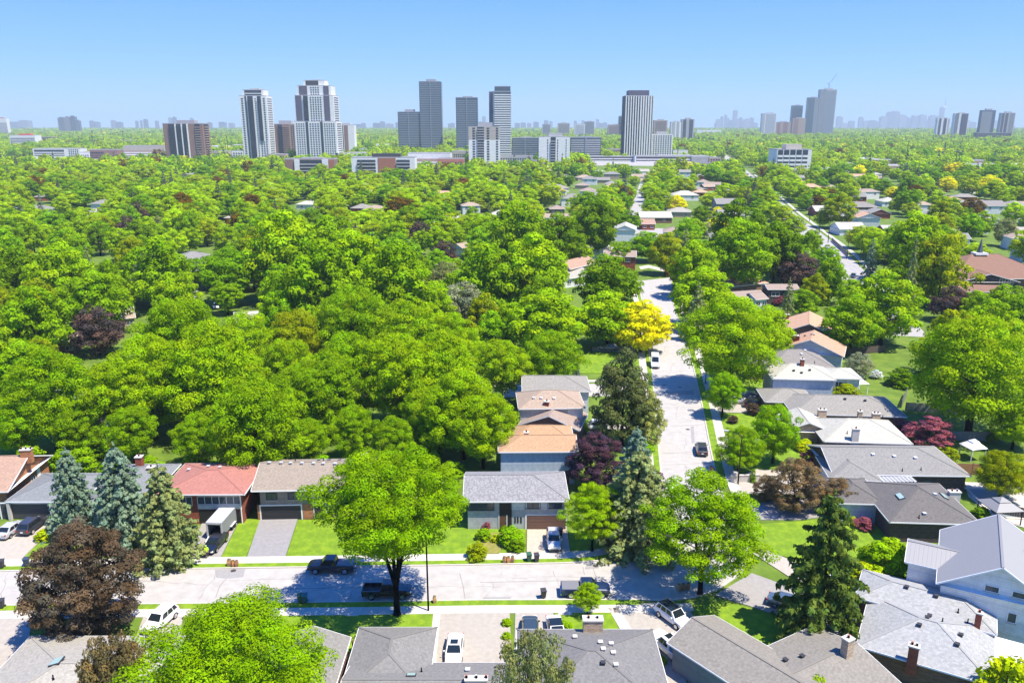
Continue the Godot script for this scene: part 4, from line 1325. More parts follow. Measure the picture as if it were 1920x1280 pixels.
func make_materials() -> void:
	var grain := noise_tex(256, 60.0, 0.8, 1.0, 3, 3, 0.6, 1.0, 0.25)
	var blotch := noise_tex(512, 9.0, 0.89, 1.0, 4, 5, 0.6, 1.0, 0.15)
	var patchy := noise_tex(512, 7.0, 0.7, 1.0, 5, 6, 0.7, 1.0, 0.25)
	var turf := turf_tex(512, 15)
	var shingle := course_tex(512, 512, 16, 16, 0.91, 1.0, 0.86, 2, 6)
	var speck := course_tex(512, 512, 16, 24, 0.8, 1.0, 0.84, 1, 7)
	var brick := course_tex(256, 256, 16, 4, 0.72, 1.0, 0.9, 1, 8)
	var board := course_tex(128, 128, 8, 1, 0.95, 1.0, 0.8, 2, 9, false)
	var seam := Image.create(64, 64, false, Image.FORMAT_RGB8)
	seam.fill(Color(1, 1, 1))
	seam.fill_rect(Rect2i(0, 0, 4, 64), Color(0.82, 0.82, 0.82))
	var seam_t := ImageTexture.create_from_image(seam)
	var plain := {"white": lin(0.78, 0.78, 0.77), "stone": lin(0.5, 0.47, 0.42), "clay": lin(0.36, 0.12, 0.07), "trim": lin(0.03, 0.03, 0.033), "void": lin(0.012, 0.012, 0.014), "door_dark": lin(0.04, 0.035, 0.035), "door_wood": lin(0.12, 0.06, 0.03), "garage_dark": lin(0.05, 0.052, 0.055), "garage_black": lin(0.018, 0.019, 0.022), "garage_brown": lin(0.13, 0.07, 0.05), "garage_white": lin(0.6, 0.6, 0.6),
		"lime": lin(0.42, 0.7, 0.02), "trousers": lin(0.035, 0.035, 0.045), "skin": lin(0.42, 0.24, 0.16), "kraft": lin(0.42, 0.24, 0.1), "kraft2": lin(0.36, 0.17, 0.07), "kraft3": lin(0.3, 0.16, 0.08), "clippings": lin(0.12, 0.1, 0.04), "hydrant": lin(0.65, 0.48, 0.1),
		"bin_blue": lin(0.03, 0.05, 0.09), "bin_dark": lin(0.035, 0.035, 0.04), "bin_green": lin(0.02, 0.09, 0.05), "bin_teal": lin(0.02, 0.14, 0.13), "poolcover": lin(0.2, 0.24, 0.28), "poolwall": lin(0.05, 0.2, 0.4), "poolwater": lin(0.03, 0.32, 0.5), "tonneau": lin(0.16, 0.16, 0.17), "trailer": lin(0.22, 0.225, 0.23), "trailer_roof": lin(0.38, 0.39, 0.4)}
	for k in plain: M[k] = mat(plain[k], 0.65)
	for a in [["galv", lin(0.5, 0.51, 0.52), 0.5, 0.1], ["chrome", lin(0.6, 0.6, 0.62), 0.2, 0.9], ["steel_dark", lin(0.1, 0.12, 0.14), 0.5, 0.3], ["iron", lin(0.07, 0.06, 0.055), 0.7, 0.4]]: M[a[0]] = mat(a[1], a[2], a[3])
	M.tyre = mat(lin(0.02, 0.02, 0.02), 0.9)
	M.lamp = mat(lin(0.75, 0.76, 0.78), 0.15)
	M.tail = mat(lin(0.45, 0.01, 0.01), 0.2)
	for a in [["white_car", 0.8, 0.8, 0.8], ["silver", 0.42, 0.43, 0.44], ["black", 0.008, 0.008, 0.01], ["navy", 0.008, 0.02, 0.07], ["paint_dark", 0.03, 0.03, 0.035], ["paint_teal", 0.03, 0.045, 0.05], ["paint_blue", 0.06, 0.09, 0.14], ["tan", 0.34, 0.29, 0.23], ["paint_red", 0.3, 0.02, 0.02]]:
		var m := mat(lin(a[1], a[2], a[3]), 0.35, 0.0)
		m.clearcoat_enabled = true
		m.clearcoat = 0.8
		m.clearcoat_roughness = 0.06
		M[a[0]] = m
	M.carglass = mat(lin(0.012, 0.018, 0.022), 0.06)
	M.glass = mat(lin(0.05, 0.07, 0.085), 0.08)
	M.glass_dark = mat(lin(0.015, 0.016, 0.02), 0.12)
	M.skyglass = mat(lin(0.3, 0.42, 0.4), 0.1)
	# roofs: shingle courses along the slope
	for a in [["r_salmon", 0.32, 0.215, 0.175], ["r_bluegrey", 0.17, 0.185, 0.215], ["r_red", 0.32, 0.14, 0.125], ["r_taupe", 0.245, 0.21, 0.185], ["r_orange", 0.36, 0.23, 0.145], ["r_mauve", 0.27, 0.215, 0.2], ["r_pink", 0.31, 0.245, 0.21], ["r_grey", 0.225, 0.22, 0.22], ["r_peach", 0.42, 0.25, 0.185], ["r_peach2", 0.44, 0.28, 0.2], ["r_grey2", 0.20, 0.19, 0.195], ["r_white", 0.38, 0.38, 0.365], ["r_steel", 0.2, 0.2, 0.21], ["r_dark", 0.115, 0.11, 0.115], ["r_ash", 0.2, 0.19, 0.183], ["r_palegrey", 0.31, 0.3, 0.29], ["r_slate", 0.19, 0.19, 0.20], ["r_slate2", 0.175, 0.175, 0.19], ["r_charcoal", 0.155, 0.155, 0.17], ["r_pearl", 0.42, 0.42, 0.41], ["r_church", 0.2, 0.115, 0.09]]:
		M[a[0]] = uv_mat(lin(a[1] * 1.25, a[2] * 1.21, a[3] * 1.06), shingle, Vector2(4.0, 3.0), 0.95)
	M.r_speckle = uv_mat(lin(0.3, 0.295, 0.295), speck, Vector2(4.0, 3.2), 0.95)
	M.r_pearl = uv_mat(lin(0.36, 0.365, 0.355), shingle, Vector2(5.0, 3.2), 0.95)
	M.r_metal = uv_mat(lin(0.265, 0.26, 0.255), seam_t, Vector2(0.45, 0.45), 0.5)
	for a in [["brick_red", 0.30, 0.075, 0.04], ["brick_orange", 0.46, 0.19, 0.085], ["brick_brown", 0.22, 0.125, 0.085], ["brick_dark", 0.085, 0.06, 0.055], ["brick_buff", 0.48, 0.36, 0.25], ["brick_mauve", 0.25, 0.13, 0.11]]:
		M[a[0]] = tri_mat(lin(a[1] * 1.2, a[2] * 1.2, a[3] * 1.2), brick, 1.2, 0.9)
	for a in [["siding_taupe", 0.27, 0.24, 0.215], ["siding_grey", 0.42, 0.44, 0.45], ["siding_pale", 0.62, 0.66, 0.68], ["siding_blue", 0.45, 0.53, 0.62], ["siding_white", 0.74, 0.75, 0.77], ["siding_slate", 0.2, 0.25, 0.29]]:
		M[a[0]] = tri_mat(lin(a[1] * 1.06, a[2] * 1.06, a[3] * 1.06), board, 1.6, 0.75)
	for a in [["road", 0.345, 0.326, 0.297, 17.0], ["asphalt_light", 0.31, 0.295, 0.28, 15.0], ["walk", 0.46, 0.42, 0.36, 6.0], ["kerb", 0.43, 0.4, 0.35, 4.0], ["drive", 0.35, 0.31, 0.26, 8.0], ["drive2", 0.32, 0.29, 0.25, 8.0], ["drive_cream", 0.42, 0.34, 0.27, 8.0], ["asphalt_drive", 0.255, 0.24, 0.225, 8.0], ["asphalt_drive2", 0.23, 0.22, 0.215, 8.0], ["patch", 0.25, 0.24, 0.23, 5.0], ["tar", 0.22, 0.2, 0.18, 3.0]]:
		M[a[0]] = tri_mat(lin(a[1] * 1.2, a[2] * 1.2, a[3] * 1.2), blotch, a[4], 0.9)
	M.lawn = tri_mat(lin(0.215, 0.335, 0.004), turf, 13.0, 0.95)
	M.drygrass = tri_mat(lin(0.3, 0.28, 0.06), patchy, 6.0, 0.95)
	M.ground = tri_mat(lin(0.15, 0.23, 0.012), turf, 41.0, 0.95)
	M.bark = tri_mat(lin(0.2, 0.17, 0.135), patchy, 1.5, 0.95)
	M.wood_grey = tri_mat(lin(0.26, 0.25, 0.23), grain, 2.0, 0.9)
	M.wood_dark = tri_mat(lin(0.13, 0.1, 0.08), grain, 2.0, 0.9)
	M.cedar_wood = tri_mat(lin(0.4, 0.2, 0.09), grain, 2.0, 0.85)
	M.concrete_pole = tri_mat(lin(0.5, 0.49, 0.46), grain, 2.0, 0.9)
	for a in [["tower_white", 0.78, 0.77, 0.76], ["tower_grey", 0.4, 0.4, 0.41], ["tower_brown", 0.26, 0.155, 0.125], ["tower_tan", 0.40, 0.28, 0.22], ["tower_beige", 0.46, 0.41, 0.35], ["tower_dark", 0.04, 0.042, 0.05], ["tower_purple", 0.1, 0.09, 0.13], ["tower_brick", 0.38, 0.15, 0.09], ["tower_band", 0.21, 0.25, 0.29], ["tower_yellow", 0.62, 0.45, 0.2], ["tower_red", 0.55, 0.06, 0.06]]:
		M[a[0]] = tri_mat(lin(a[1], a[2], a[3]), blotch, 40.0, 0.8)
	M.tower_glass = mat(lin(0.035, 0.045, 0.06), 0.25)
	M.tower_blue = mat(lin(0.06, 0.085, 0.11), 0.22)
	M.tower_teal = mat(lin(0.06, 0.11, 0.13), 0.25)
	M.far_tower = mat(lin(0.13, 0.15, 0.17), 0.7)
	M.far_tower2 = mat(lin(0.2, 0.2, 0.21), 0.7)
	M.far_tower3 = mat(lin(0.09, 0.11, 0.13), 0.6)

func cracks() -> void:
	# sealed cracks wander over the old asphalt of the near streets
	rng.seed = 31
	var b := MB.new()
	var runs := []
	for i in 9: runs.append([Vector2(-62 + i * 8.5 + rng.randf_range(-2, 2), -88.6), Vector2(-62 + i * 8.5 + rng.randf_range(-2, 2), -81.8)])
	for i in 6: runs.append([Vector2(-60 + i * 12.0, -85.5 + rng.randf_range(-2, 2)), Vector2(-52 + i * 12.0 + rng.randf_range(0, 5), -85.5 + rng.randf_range(-2, 2))])
	for i in 14:
		var z := -112.0 - i * 7.5 + rng.randf_range(-2, 2)
		var x := 23.0 - (z + 112.0) * 0.137
		runs.append([Vector2(x + 0.6, z), Vector2(x + 8.6, z + rng.randf_range(-0.8, 1.6))])
		if i % 2 == 0: runs.append([Vector2(x + rng.randf_range(3, 6), z), Vector2(x + rng.randf_range(3, 6) + 1.0, z - 7.0)])
	for r in runs:
		var p: Vector2 = r[0]
		var n := 7
		for k in n:
			var q: Vector2 = (r[0] as Vector2).lerp(r[1], (k + 1.0) / n) + Vector2(rng.randf_range(-0.25, 0.25), rng.randf_range(-0.25, 0.25))
			var s := (q - p).orthogonal().normalized() * rng.randf_range(0.012, 0.04)
			b.quad(Vector3(p.x - s.x, 0.039, p.y - s.y), Vector3(q.x - s.x, 0.039, q.y - s.y), Vector3(q.x + s.x, 0.039, q.y + s.y), Vector3(p.x + s.x, 0.039, p.y + s.y))
			p = q
	var o := part("sealed_cracks", b.mesh(), M.tar, get_node("road"))
	o.set_meta("kind", "stuff")

func far_woods() -> void:
	# the far woodland reads as one mass of crowns out to the horizon
	var roads := [[pl([114.56, -238.53, 127.79, -295.72, 141.7, -350.74, 173.27, -503.92, 267.69, -926.73, 434.33, -1717.55]), 10.0], [pl([64.72, -436.39, 86.9, -555.1, 117.2, -725.56]), 6.0], [pl([24.08, -98.2, 29.28, -123.42, 36.99, -174.81, 44.68, -234.89, 51.1, -287.07]), 9.0]]
	var near := []
	for a in PLANTS + WOODS:
		if a[3] < -220.0 and a[5] > 3.0: near.append([a[2], a[3], a[5] * 0.5])
	rng.seed = 77
	var sets := [["maple_mid", 0], ["maple_mid", 1], ["maple_mid", 2], ["maple_mid", 3], ["spruce_mid", 0], ["far", 0], ["far", 1], ["far", 2], ["far_spruce", 0]]
	var xf := []
	var cl := []
	for i in sets.size():
		xf.append([])
		cl.append([])
	var z := 235.0
	while z < 6500.0:
		var step := 8.5 + z * 0.0042
		var half := z * 0.68 + 30.0
		var x := -half
		while x < half:
			var px := x + rng.randf_range(-0.5, 0.5) * step
			var pz := -z + rng.randf_range(-0.5, 0.5) * step
			x += step * rng.randf_range(0.85, 1.25)
			var w := rng.randf_range(8.5, 16.5) + z * 0.002
			var ok := rng.randf() < 0.93
			if z < 460.0:
				for q in near:
					if Vector2(px - q[0], pz - q[1]).length() < (q[2] + w * 0.5) * 0.7:
						ok = false
						break
			if not ok: continue
			if z < 2600.0:
				for q in far_rects:
					var dz: float = pz - q[1]
					if absf(px - q[0]) < q[2] * 0.5 + w * 0.45 and dz > -q[3] * 0.5 - 3.0 and dz < q[3] * 0.5 + w * 0.5 + (46.0 if q[1] > -700.0 else (45.0 if q[1] > -1050.0 else 150.0)):
						ok = false
						break
			if ok and z < 1500.0:
				for r in roads:
					var pp: PackedVector2Array = r[0]
					for i in pp.size() - 1:
						if Geometry2D.get_closest_point_to_segment(Vector2(px, pz), pp[i], pp[i + 1]).distance_to(Vector2(px, pz)) < r[1] * 0.8 + w * 0.18:
							ok = false
			if not ok: continue
			var u := rng.randf()
			var k := rng.randi_range(0, 3) if z < 820.0 else 5 + rng.randi_range(0, 2)
			var h := w * rng.randf_range(0.75, 1.1)
			var c := Color(1.42, 1.2, 1.0)
			if u < 0.06:
				k = 4 if z < 820.0 else 8
				h = w * 1.3
				w *= 0.6
				c = Color(1.3, 1.2, 1.8)
			elif u < 0.09: c = Color(0.85, 0.3, 12.0) * 0.8
			elif u < 0.27: c = Color(1.35, 1.02, 60.0)
			elif u < 0.276 and z > 600.0: c = Color(3.3, 1.75, 0.5)
			elif u < 0.5: c = Color(0.7, 0.8, 6.0)
			elif u < 0.7: c = Color(1.35, 1.12, 22.0)
			c *= rng.randf_range(0.95, 1.25)
			c.a = 1.0
			xf[k].append(Transform3D(Basis(Vector3.UP, rng.randf() * TAU).scaled(Vector3(w / 10.0, h / 10.0, w / 10.0)), Vector3(px, 0, pz)))
			cl[k].append(c)
		z += step
	var wood := Node3D.new()
	wood.name = "far_woodland"
	add_child(wood)
	tag(wood, "far-off woodland of mixed green crowns reaching to the horizon", "woodland", "", "stuff")
	for i in sets.size():
		var mm := MultiMesh.new()
		mm.transform_format = MultiMesh.TRANSFORM_3D
		mm.use_colors = true
		mm.mesh = proto[sets[i][0]][sets[i][1]].crown
		mm.instance_count = xf[i].size()
		for k in xf[i].size():
			mm.set_instance_transform(k, xf[i][k])
			mm.set_instance_color(k, cl[i][k])
		var o := MultiMeshInstance3D.new()
		o.name = "crowns"
		o.multimesh = mm
		o.material_override = tint("", "")
		o.set_meta("kind", "stuff")
		wood.add_child(o, true)

func _ready() -> void:
	var cam := Camera3D.new()
	cam.name = "camera"
	cam.position = Vector3(0, 54, 0)
	cam.rotation_degrees = Vector3(-15.249, 0, 0)
	cam.fov = 46.406
	cam.near = 0.5
	cam.far = 40000
	add_child(cam)
	cam.current = true
	var env := Environment.new()
	env.background_mode = Environment.BG_SKY
	var sm := ProceduralSkyMaterial.new()
	sm.sky_top_color = lin(0.0, 0.108, 0.53)
	sm.sky_horizon_color = lin(0.18, 0.395, 0.61)
	sm.sky_curve = 0.1
	sm.ground_horizon_color = lin(0.26, 0.38, 0.5)
	sm.ground_bottom_color = lin(0.12, 0.16, 0.1)
	sm.sun_angle_max = 8.0
	var sky := Sky.new()
	sky.sky_material = sm
	env.sky = sky
	env.background_energy_multiplier = 0.9
	env.tonemap_mode = Environment.TONE_MAPPER_LINEAR
	env.tonemap_exposure = 2.4
	env.fog_enabled = true
	env.fog_density = 0.0001
	env.fog_light_color = Color(0.88, 0.96, 1.0)
	env.sdfgi_enabled = true
	env.ssao_enabled = true
	env.ssil_enabled = true
	var we := WorldEnvironment.new()
	we.name = "world_environment"
	we.environment = env
	add_child(we)
	var sun := DirectionalLight3D.new()
	sun.name = "sun"
	sun.light_energy = 1.3
	sun.light_color = Color(1.0, 0.965, 0.9)
	sun.light_angular_distance = 0.5
	sun.shadow_enabled = true
	# from the right and a little behind the camera, high up
	var to_sun := Vector3(cos(deg_to_rad(64.0)) * 0.86, sin(deg_to_rad(64.0)), cos(deg_to_rad(64.0)) * 0.51)
	add_child(sun)
	sun.look_at_from_position(to_sun * 100.0, Vector3.ZERO, Vector3.UP)

	make_materials()
	var t0 := Time.get_ticks_msec()
	make_protos()
	print("protos ", Time.get_ticks_msec() - t0)
	ground_sheet("ground", PackedVector2Array([Vector2(-15000, 400), Vector2(15000, 400), Vector2(15000, -16000), Vector2(-15000, -16000)]), 0.0, 0.0, M.ground)
	place_roads_and_things()
	cracks()
	place_houses()
	place_trees()
	place_woods()
	place_city()
	place_far_roofs()
	far_woods()
	print("all ", Time.get_ticks_msec() - t0)

func place_houses() -> void:
	house("orange brick house with salmon gable roof at the left edge", [[-77.37, -109.74, 10.46, 13, 0.065, 3.6, 0.42, "X", "r_salmon", "brick_orange", 0.6]], [["c", 0, 5.01, 0.03, 1.5, 0.8, 1, "brick_orange", 3], ["w", 0, "r", 1.2, 1, 1.3, 1.4, 2], ["b", 0, "r", 2.9, 0.9, 0.9, 2.2, "side_panel", "white"]])
	house("house with low blue-grey roof and wide dark garage behind the blue spruces", [[-65.91, -106.59, 10.62, 9.5, -0.000, 2.9, 0.32, "H", "r_bluegrey", "brick_brown", 0.5], [-54.16, -104.57, 8.42, 13.5, 0.019, 4.4, 0.33, "H", "r_bluegrey", "brick_red", 0.5]], [["g", 0, "f", -2.39, 8, 2.4, "garage_dark"], ["o", 0, -5.01, 1.4, 4.55, Vector3(0.4, 2.8, 0.4), "post", "stone"], ["o", 0, 1.01, 1.4, 4.55, Vector3(0.4, 2.8, 0.4), "post", "stone"], ["c", 1, -0.68, -3.96, 0.9, 0.9, 1.5, "brick_red", 1], ["v", 1, -6.04, -1.89, "trim"], ["v", 1, -5.18, -2.74, "trim"], ["v", 1, -4.49, -1.35, "trim"]])
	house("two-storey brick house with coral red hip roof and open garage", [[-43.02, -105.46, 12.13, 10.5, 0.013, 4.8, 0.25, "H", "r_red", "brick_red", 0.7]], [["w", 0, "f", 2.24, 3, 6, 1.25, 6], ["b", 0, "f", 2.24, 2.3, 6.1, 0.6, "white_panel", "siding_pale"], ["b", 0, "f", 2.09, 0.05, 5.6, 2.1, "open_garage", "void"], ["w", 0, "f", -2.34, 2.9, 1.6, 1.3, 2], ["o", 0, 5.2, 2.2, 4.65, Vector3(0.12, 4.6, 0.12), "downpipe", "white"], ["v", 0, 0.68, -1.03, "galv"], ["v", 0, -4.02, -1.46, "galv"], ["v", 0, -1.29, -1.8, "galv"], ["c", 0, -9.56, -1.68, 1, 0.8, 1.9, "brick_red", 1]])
	house("taupe house with long gable roof and black garage door", [[-28.31, -106.71, 16.32, 10.6, 0.041, 4.9, 0.36, "X", "r_taupe", "siding_taupe", 0.9]], [["g", 0, "f", -4.49, 5.6, 2.2, "garage_black"], ["w", 0, "f", -5.64, 3.1, 1.5, 1.1, 2, "trim"], ["w", 0, "f", -2.6, 3.1, 1.5, 1.1, 2, "trim"], ["b", 0, "f", -0.44, 0.05, 1.9, 2.3, "brick_pier", "brick_orange"], ["b", 0, "f", -7.42, 0.05, 0.7, 2.3, "brick_pier", "brick_orange"], ["d", 0, "f", 0.96, 1.6, "door_dark"], ["b", 0, "f", 0.31, 2.4, 0.25, 2.2, "trim_strip", "white"], ["c", 0, 6.88, 0.19, 0.9, 0.9, 1.3, "brick_red", 2], ["p", 0, -3.51, -1.77], ["p", 0, 0.64, -1.6], ["s", 0, -0.24, -2.48, 0.35, 1.1], ["s", 0, 1.26, -2.42, 0.35, 1.1], ["s", 0, 2.83, -2.35, 0.35, 1.1], ["s", 0, 4.41, -2.29, 0.35, 1.1], ["s", 0, 5.75, -2.23, 0.35, 1.1], ["v", 0, -6.71, 0.27, "galv"], ["v", 0, -5.02, 0.34, "galv"], ["v", 0, -3.63, 0.4, "galv"], ["v", 0, -2.02, 0.46, "galv"], ["v", 0, -0.33, 0.53, "galv"], ["v", 0, 1.06, 0.59, "galv"], ["v", 0, 2.75, 0.66, "galv"]])
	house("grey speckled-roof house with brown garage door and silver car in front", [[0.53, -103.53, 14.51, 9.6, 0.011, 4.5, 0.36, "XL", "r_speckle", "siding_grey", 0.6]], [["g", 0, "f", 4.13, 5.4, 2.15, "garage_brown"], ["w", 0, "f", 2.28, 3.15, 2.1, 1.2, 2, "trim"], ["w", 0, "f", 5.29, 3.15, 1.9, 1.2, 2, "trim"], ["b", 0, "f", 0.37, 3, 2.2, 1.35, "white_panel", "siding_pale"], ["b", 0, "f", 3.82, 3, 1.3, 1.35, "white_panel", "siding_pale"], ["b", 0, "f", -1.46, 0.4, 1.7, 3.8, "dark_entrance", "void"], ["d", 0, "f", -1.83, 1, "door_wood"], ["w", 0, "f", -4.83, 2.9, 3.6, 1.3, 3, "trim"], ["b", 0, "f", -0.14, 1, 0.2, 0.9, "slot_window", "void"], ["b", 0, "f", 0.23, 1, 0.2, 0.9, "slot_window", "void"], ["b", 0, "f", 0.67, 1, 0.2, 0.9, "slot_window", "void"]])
	house("orange-roofed house with pale blue upper wall over red brick", [[3.94, -116.74, 12.25, 7.2, 0.017, 5.6, 0.36, "XR", "r_orange", "siding_blue", 0.4], [4.74, -122.14, 10.5, 7, 0.000, 5, 0.42, "H", "r_orange", "brick_red", 0.4]], [["b", 0, "f", -0.7, 0, 11.2, 2, "brick_base", "brick_red"], ["w", 0, "f", 3.09, 1, 1.2, 1.2, 1], ["c", 1, -2.45, 3.5, 0.7, 0.7, 1.6, "brick_red", 1], ["b", 0, "r", 1.6, 0, 4, 2, "brick_base", "brick_red"]])
	house("low mauve gable house with red chimney behind the orange roof", [[7.38, -132.84, 10.91, 8.5, -0.255, 3.4, 0.4, "Z", "r_mauve", "brick_mauve", 0.5]], [["c", 0, -1.16, 0.43, 0.8, 0.8, 1.7, "brick_red", 1], ["v", 0, -1.56, 0.81, "white"]])
	house("two-storey pink-grey hip roof house with pale green walls", [[6.83, -136.4, 11.85, 9, 0.046, 5.8, 0.42, "H", "r_pink", "siding_grey", 0.4]], [["v", 0, -3.04, 2.13, "white"], ["v", 0, -1.72, 2.19, "white"], ["v", 0, 0.56, 2.29, "white"], ["b", 0, "f", 4.16, 2, 2.6, 3.4, "wall_panel", "siding_pale"]])
	house("grey gable-roofed house beside the second cross street", [[8.37, -146.46, 13, 9.5, 0.000, 5.6, 0.34, "XL", "r_grey", "siding_pale", 0.4]], [["v", 0, -4.42, 6.64, "white"], ["v", 0, -2.07, 6.94, "white"], ["v", 0, 1.51, 9.41, "white"], ["p", 0, 2.88, 7.91]])
	house("peach gable house with pale blue end wall and brick chimney", [[70.5, -180.5, 15, 10, -0.436, 3.2, 0.42, "Z", "r_peach", "siding_blue", 0.5]], [["c", 0, -3.3, 1.92, 1.4, 0.9, 1.3, "brick_red", 3], ["v", 0, -1.68, -0.5, "trim"], ["s", 0, 0.04, -0.28, 0.9, 0.5]])
	house("peach-roofed house with small chimney behind the pale blue gable", [[76.5, -199, 14, 15, -0.349, 3.2, 0.42, "Z", "r_peach2", "brick_mauve", 0.5]], [["c", 0, -5.44, -6.31, 0.9, 0.8, 1.2, "brick_red", 1]])
	house("dark grey hip roof bungalow behind the white two-storey house", [[63.04, -170.84, 14.57, 11.5, -0.000, 3, 0.45, "H", "r_grey2", "brick_brown", 0.5], [55.54, -169.84, 8, 9, 0.000, 2.9, 0.4, "H", "r_grey2", "brick_brown", 0.5]], [["v", 0, 2.38, 0.14, "white"], ["v", 0, 1.02, 1.74, "white"], ["p", 0, 3.11, 4.25]])
	house("white two-storey house with pale roof and windowless side wall", [[58.09, -154.15, 12.42, 9, -0.082, 5.4, 0.42, "H", "r_white", "siding_blue", 0.4], [67.09, -156.35, 7.5, 7.5, -0.082, 4.6, 0.3, "H", "r_white", "siding_pale", 0.4]], [["c", 0, 0.45, 0.51, 0.7, 0.7, 1.3, "brick_red", 1], ["v", 0, -1.53, 2.28, "trim"], ["v", 0, 1.65, 2.02, "trim"], ["v", 0, -0.13, 2.85, "trim"], ["w", 1, "f", -0.73, 2.6, 1.3, 1.3, 2], ["w", 1, "f", 0.63, 0.9, 1.4, 1.3, 2]])
	house("long grey hip roof bungalow with two tall buff chimneys", [[61.77, -141.4, 20.31, 11, -0.081, 3, 0.36, "H", "r_grey", "brick_brown", 0.5], [53.27, -146.9, 9.5, 8, -0.081, 3, 0.36, "H", "r_grey", "brick_brown", 0.5]], [["c", 0, -5.47, 7.25, 1.4, 0.8, 2.2, "brick_buff", 2], ["c", 0, 1.24, 6.99, 0.7, 0.7, 1.9, "brick_buff", 1], ["v", 0, 0.35, 1.28, "trim"], ["v", 0, 3.9, 1.58, "trim"], ["p", 0, 5.73, 5.8]])
	house("white-roofed brick bungalow with buff chimney at its back", [[59.59, -128.49, 14.41, 11, -0.080, 3, 0.4, "H", "r_white", "brick_brown", 0.5], [51.39, -131.89, 8.5, 7.5, -0.080, 2.9, 0.4, "Z", "r_white", "brick_buff", 0.5]], [["c", 0, -2.1, 5.12, 1.1, 0.6, 2.1, "stone", 1], ["c", 0, 4.53, -4.34, 1.3, 0.8, 1.2, "brick_buff", 2], ["w", 0, "f", 0.6, 1, 1.8, 1.3, 2], ["v", 0, 0.72, -1.12, "trim"], ["p", 0, -2.89, 3.59], ["d", 1, "l", -1.5, 1, "door_dark"]])
	house("long steel-grey roofed bungalow with white pergola", [[58.9, -116.12, 20.61, 11.6, -0.027, 3, 0.36, "XL", "r_steel", "brick_dark", 0.5], [51.76, -113.08, 7.61, 8.5, -0.121, 2.9, 0.34, "H", "r_steel", "brick_dark", 0.5]], [["v", 0, -2.86, 1.76, "white"], ["v", 0, 0.26, 2.09, "white"], ["v", 0, 3.36, 2.42, "white"], ["p", 0, 0.37, 4.96], ["p", 0, 3.26, 4.72], ["w", 0, "f", 4.13, 1, 1.2, 1.1, 1, "trim"], ["g", 1, "l", 0, 4.6, 2.1, "garage_white"]])
	house("charcoal-roofed bungalow with two skylights beside the white gable house", [[56.4, -101.44, 11.91, 12.5, -0.061, 3.1, 0.4, "H", "r_dark", "brick_dark", 0.5], [48.8, -105.04, 7, 8.5, -0.061, 3.1, 0.4, "H", "r_dark", "siding_blue", 0.5]], [["c", 0, 5.99, -1.74, 1.5, 0.8, 0.9, "stone", 2], ["s", 0, -2.76, 1.31, 0.8, 1.6], ["s", 0, 3.71, 0.09, 0.8, 1.6], ["v", 0, 1.87, 1.27, "galv"], ["v", 0, -0.96, 4.93, "galv"], ["p", 0, -1.87, 5.51]])
	house("tall white house with standing-seam metal gable roof", [[54.4, -79.6, 11.5, 13.5, -0.506, 5.9, 0.62, "Z", "r_metal", "siding_white", 0.5], [49.52, -81.73, 7.5, 6, -0.506, 5.9, 0.4, "X", "r_metal", "siding_white", 0.4], [58.57, -75.57, 8, 6.5, -0.506, 5.9, 0.4, "X", "r_metal", "siding_white", 0.4]], [["w", 0, "f", -0.6, 6.2, 1.3, 0.75, 1, "white"], ["w", 0, "f", 1.9, 6.2, 1.3, 0.75, 1, "white"], ["w", 0, "f", 1.6, 3.2, 0.8, 1.2, 1, "white"], ["w", 0, "l", 2.5, 1.0, 1.6, 1.4, 2], ["p", 0, 2.6, -1.5]])
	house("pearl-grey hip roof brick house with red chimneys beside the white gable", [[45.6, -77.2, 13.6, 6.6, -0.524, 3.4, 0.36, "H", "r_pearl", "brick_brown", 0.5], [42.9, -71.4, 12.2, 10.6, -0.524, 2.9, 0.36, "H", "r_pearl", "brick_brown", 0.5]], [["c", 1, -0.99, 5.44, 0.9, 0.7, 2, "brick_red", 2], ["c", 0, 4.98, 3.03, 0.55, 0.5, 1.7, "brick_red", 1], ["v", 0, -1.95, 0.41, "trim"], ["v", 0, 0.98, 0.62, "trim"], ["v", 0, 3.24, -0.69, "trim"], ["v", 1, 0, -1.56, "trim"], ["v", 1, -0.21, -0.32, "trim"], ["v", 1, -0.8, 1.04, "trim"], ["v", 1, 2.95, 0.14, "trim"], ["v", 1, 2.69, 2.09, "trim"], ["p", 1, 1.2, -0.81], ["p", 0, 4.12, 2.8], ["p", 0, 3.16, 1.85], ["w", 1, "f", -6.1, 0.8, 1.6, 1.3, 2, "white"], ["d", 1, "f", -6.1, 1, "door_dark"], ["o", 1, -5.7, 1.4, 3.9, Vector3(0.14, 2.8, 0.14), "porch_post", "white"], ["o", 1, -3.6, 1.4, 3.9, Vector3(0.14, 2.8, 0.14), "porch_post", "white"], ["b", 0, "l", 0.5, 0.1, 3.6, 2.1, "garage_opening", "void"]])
	house("ash-grey house with slate blue siding on the corner lot", [[25.5, -63.6, 7.6, 22, 0.663, 3.2, 0.36, "Z", "r_ash", "siding_slate", 0.45], [30.2, -66.1, 9.4, 10.5, 0.524, 3, 0.25, "X", "r_ash", "brick_brown", 0.45]], [["c", 1, 2.29, 0.67, 0.9, 0.75, 1.9, "brick_buff", 1], ["w", 0, "l", -2.6, 1.1, 0.9, 1.2, 1, "white"], ["v", 1, -3.18, -1.94, "trim"], ["v", 1, -1.47, -1.42, "trim"]])
	house("pale grey hip roof house with one skylight at the bottom left", [[-41.5, -63.8, 16.5, 15, 0.000, 3, 0.33, "H", "r_palegrey", "brick_brown", 0.5]], [["s", 0, -1.19, -0.26, 1.1, 1.1], ["p", 0, -0.51, 1.62]])
	house("brick house corner with grey roof at the left edge of the bottom row", [[-56.6, -66.3, 7, 8, 0.000, 3.2, 0.4, "X", "r_bluegrey", "brick_red", 0.5]], [])
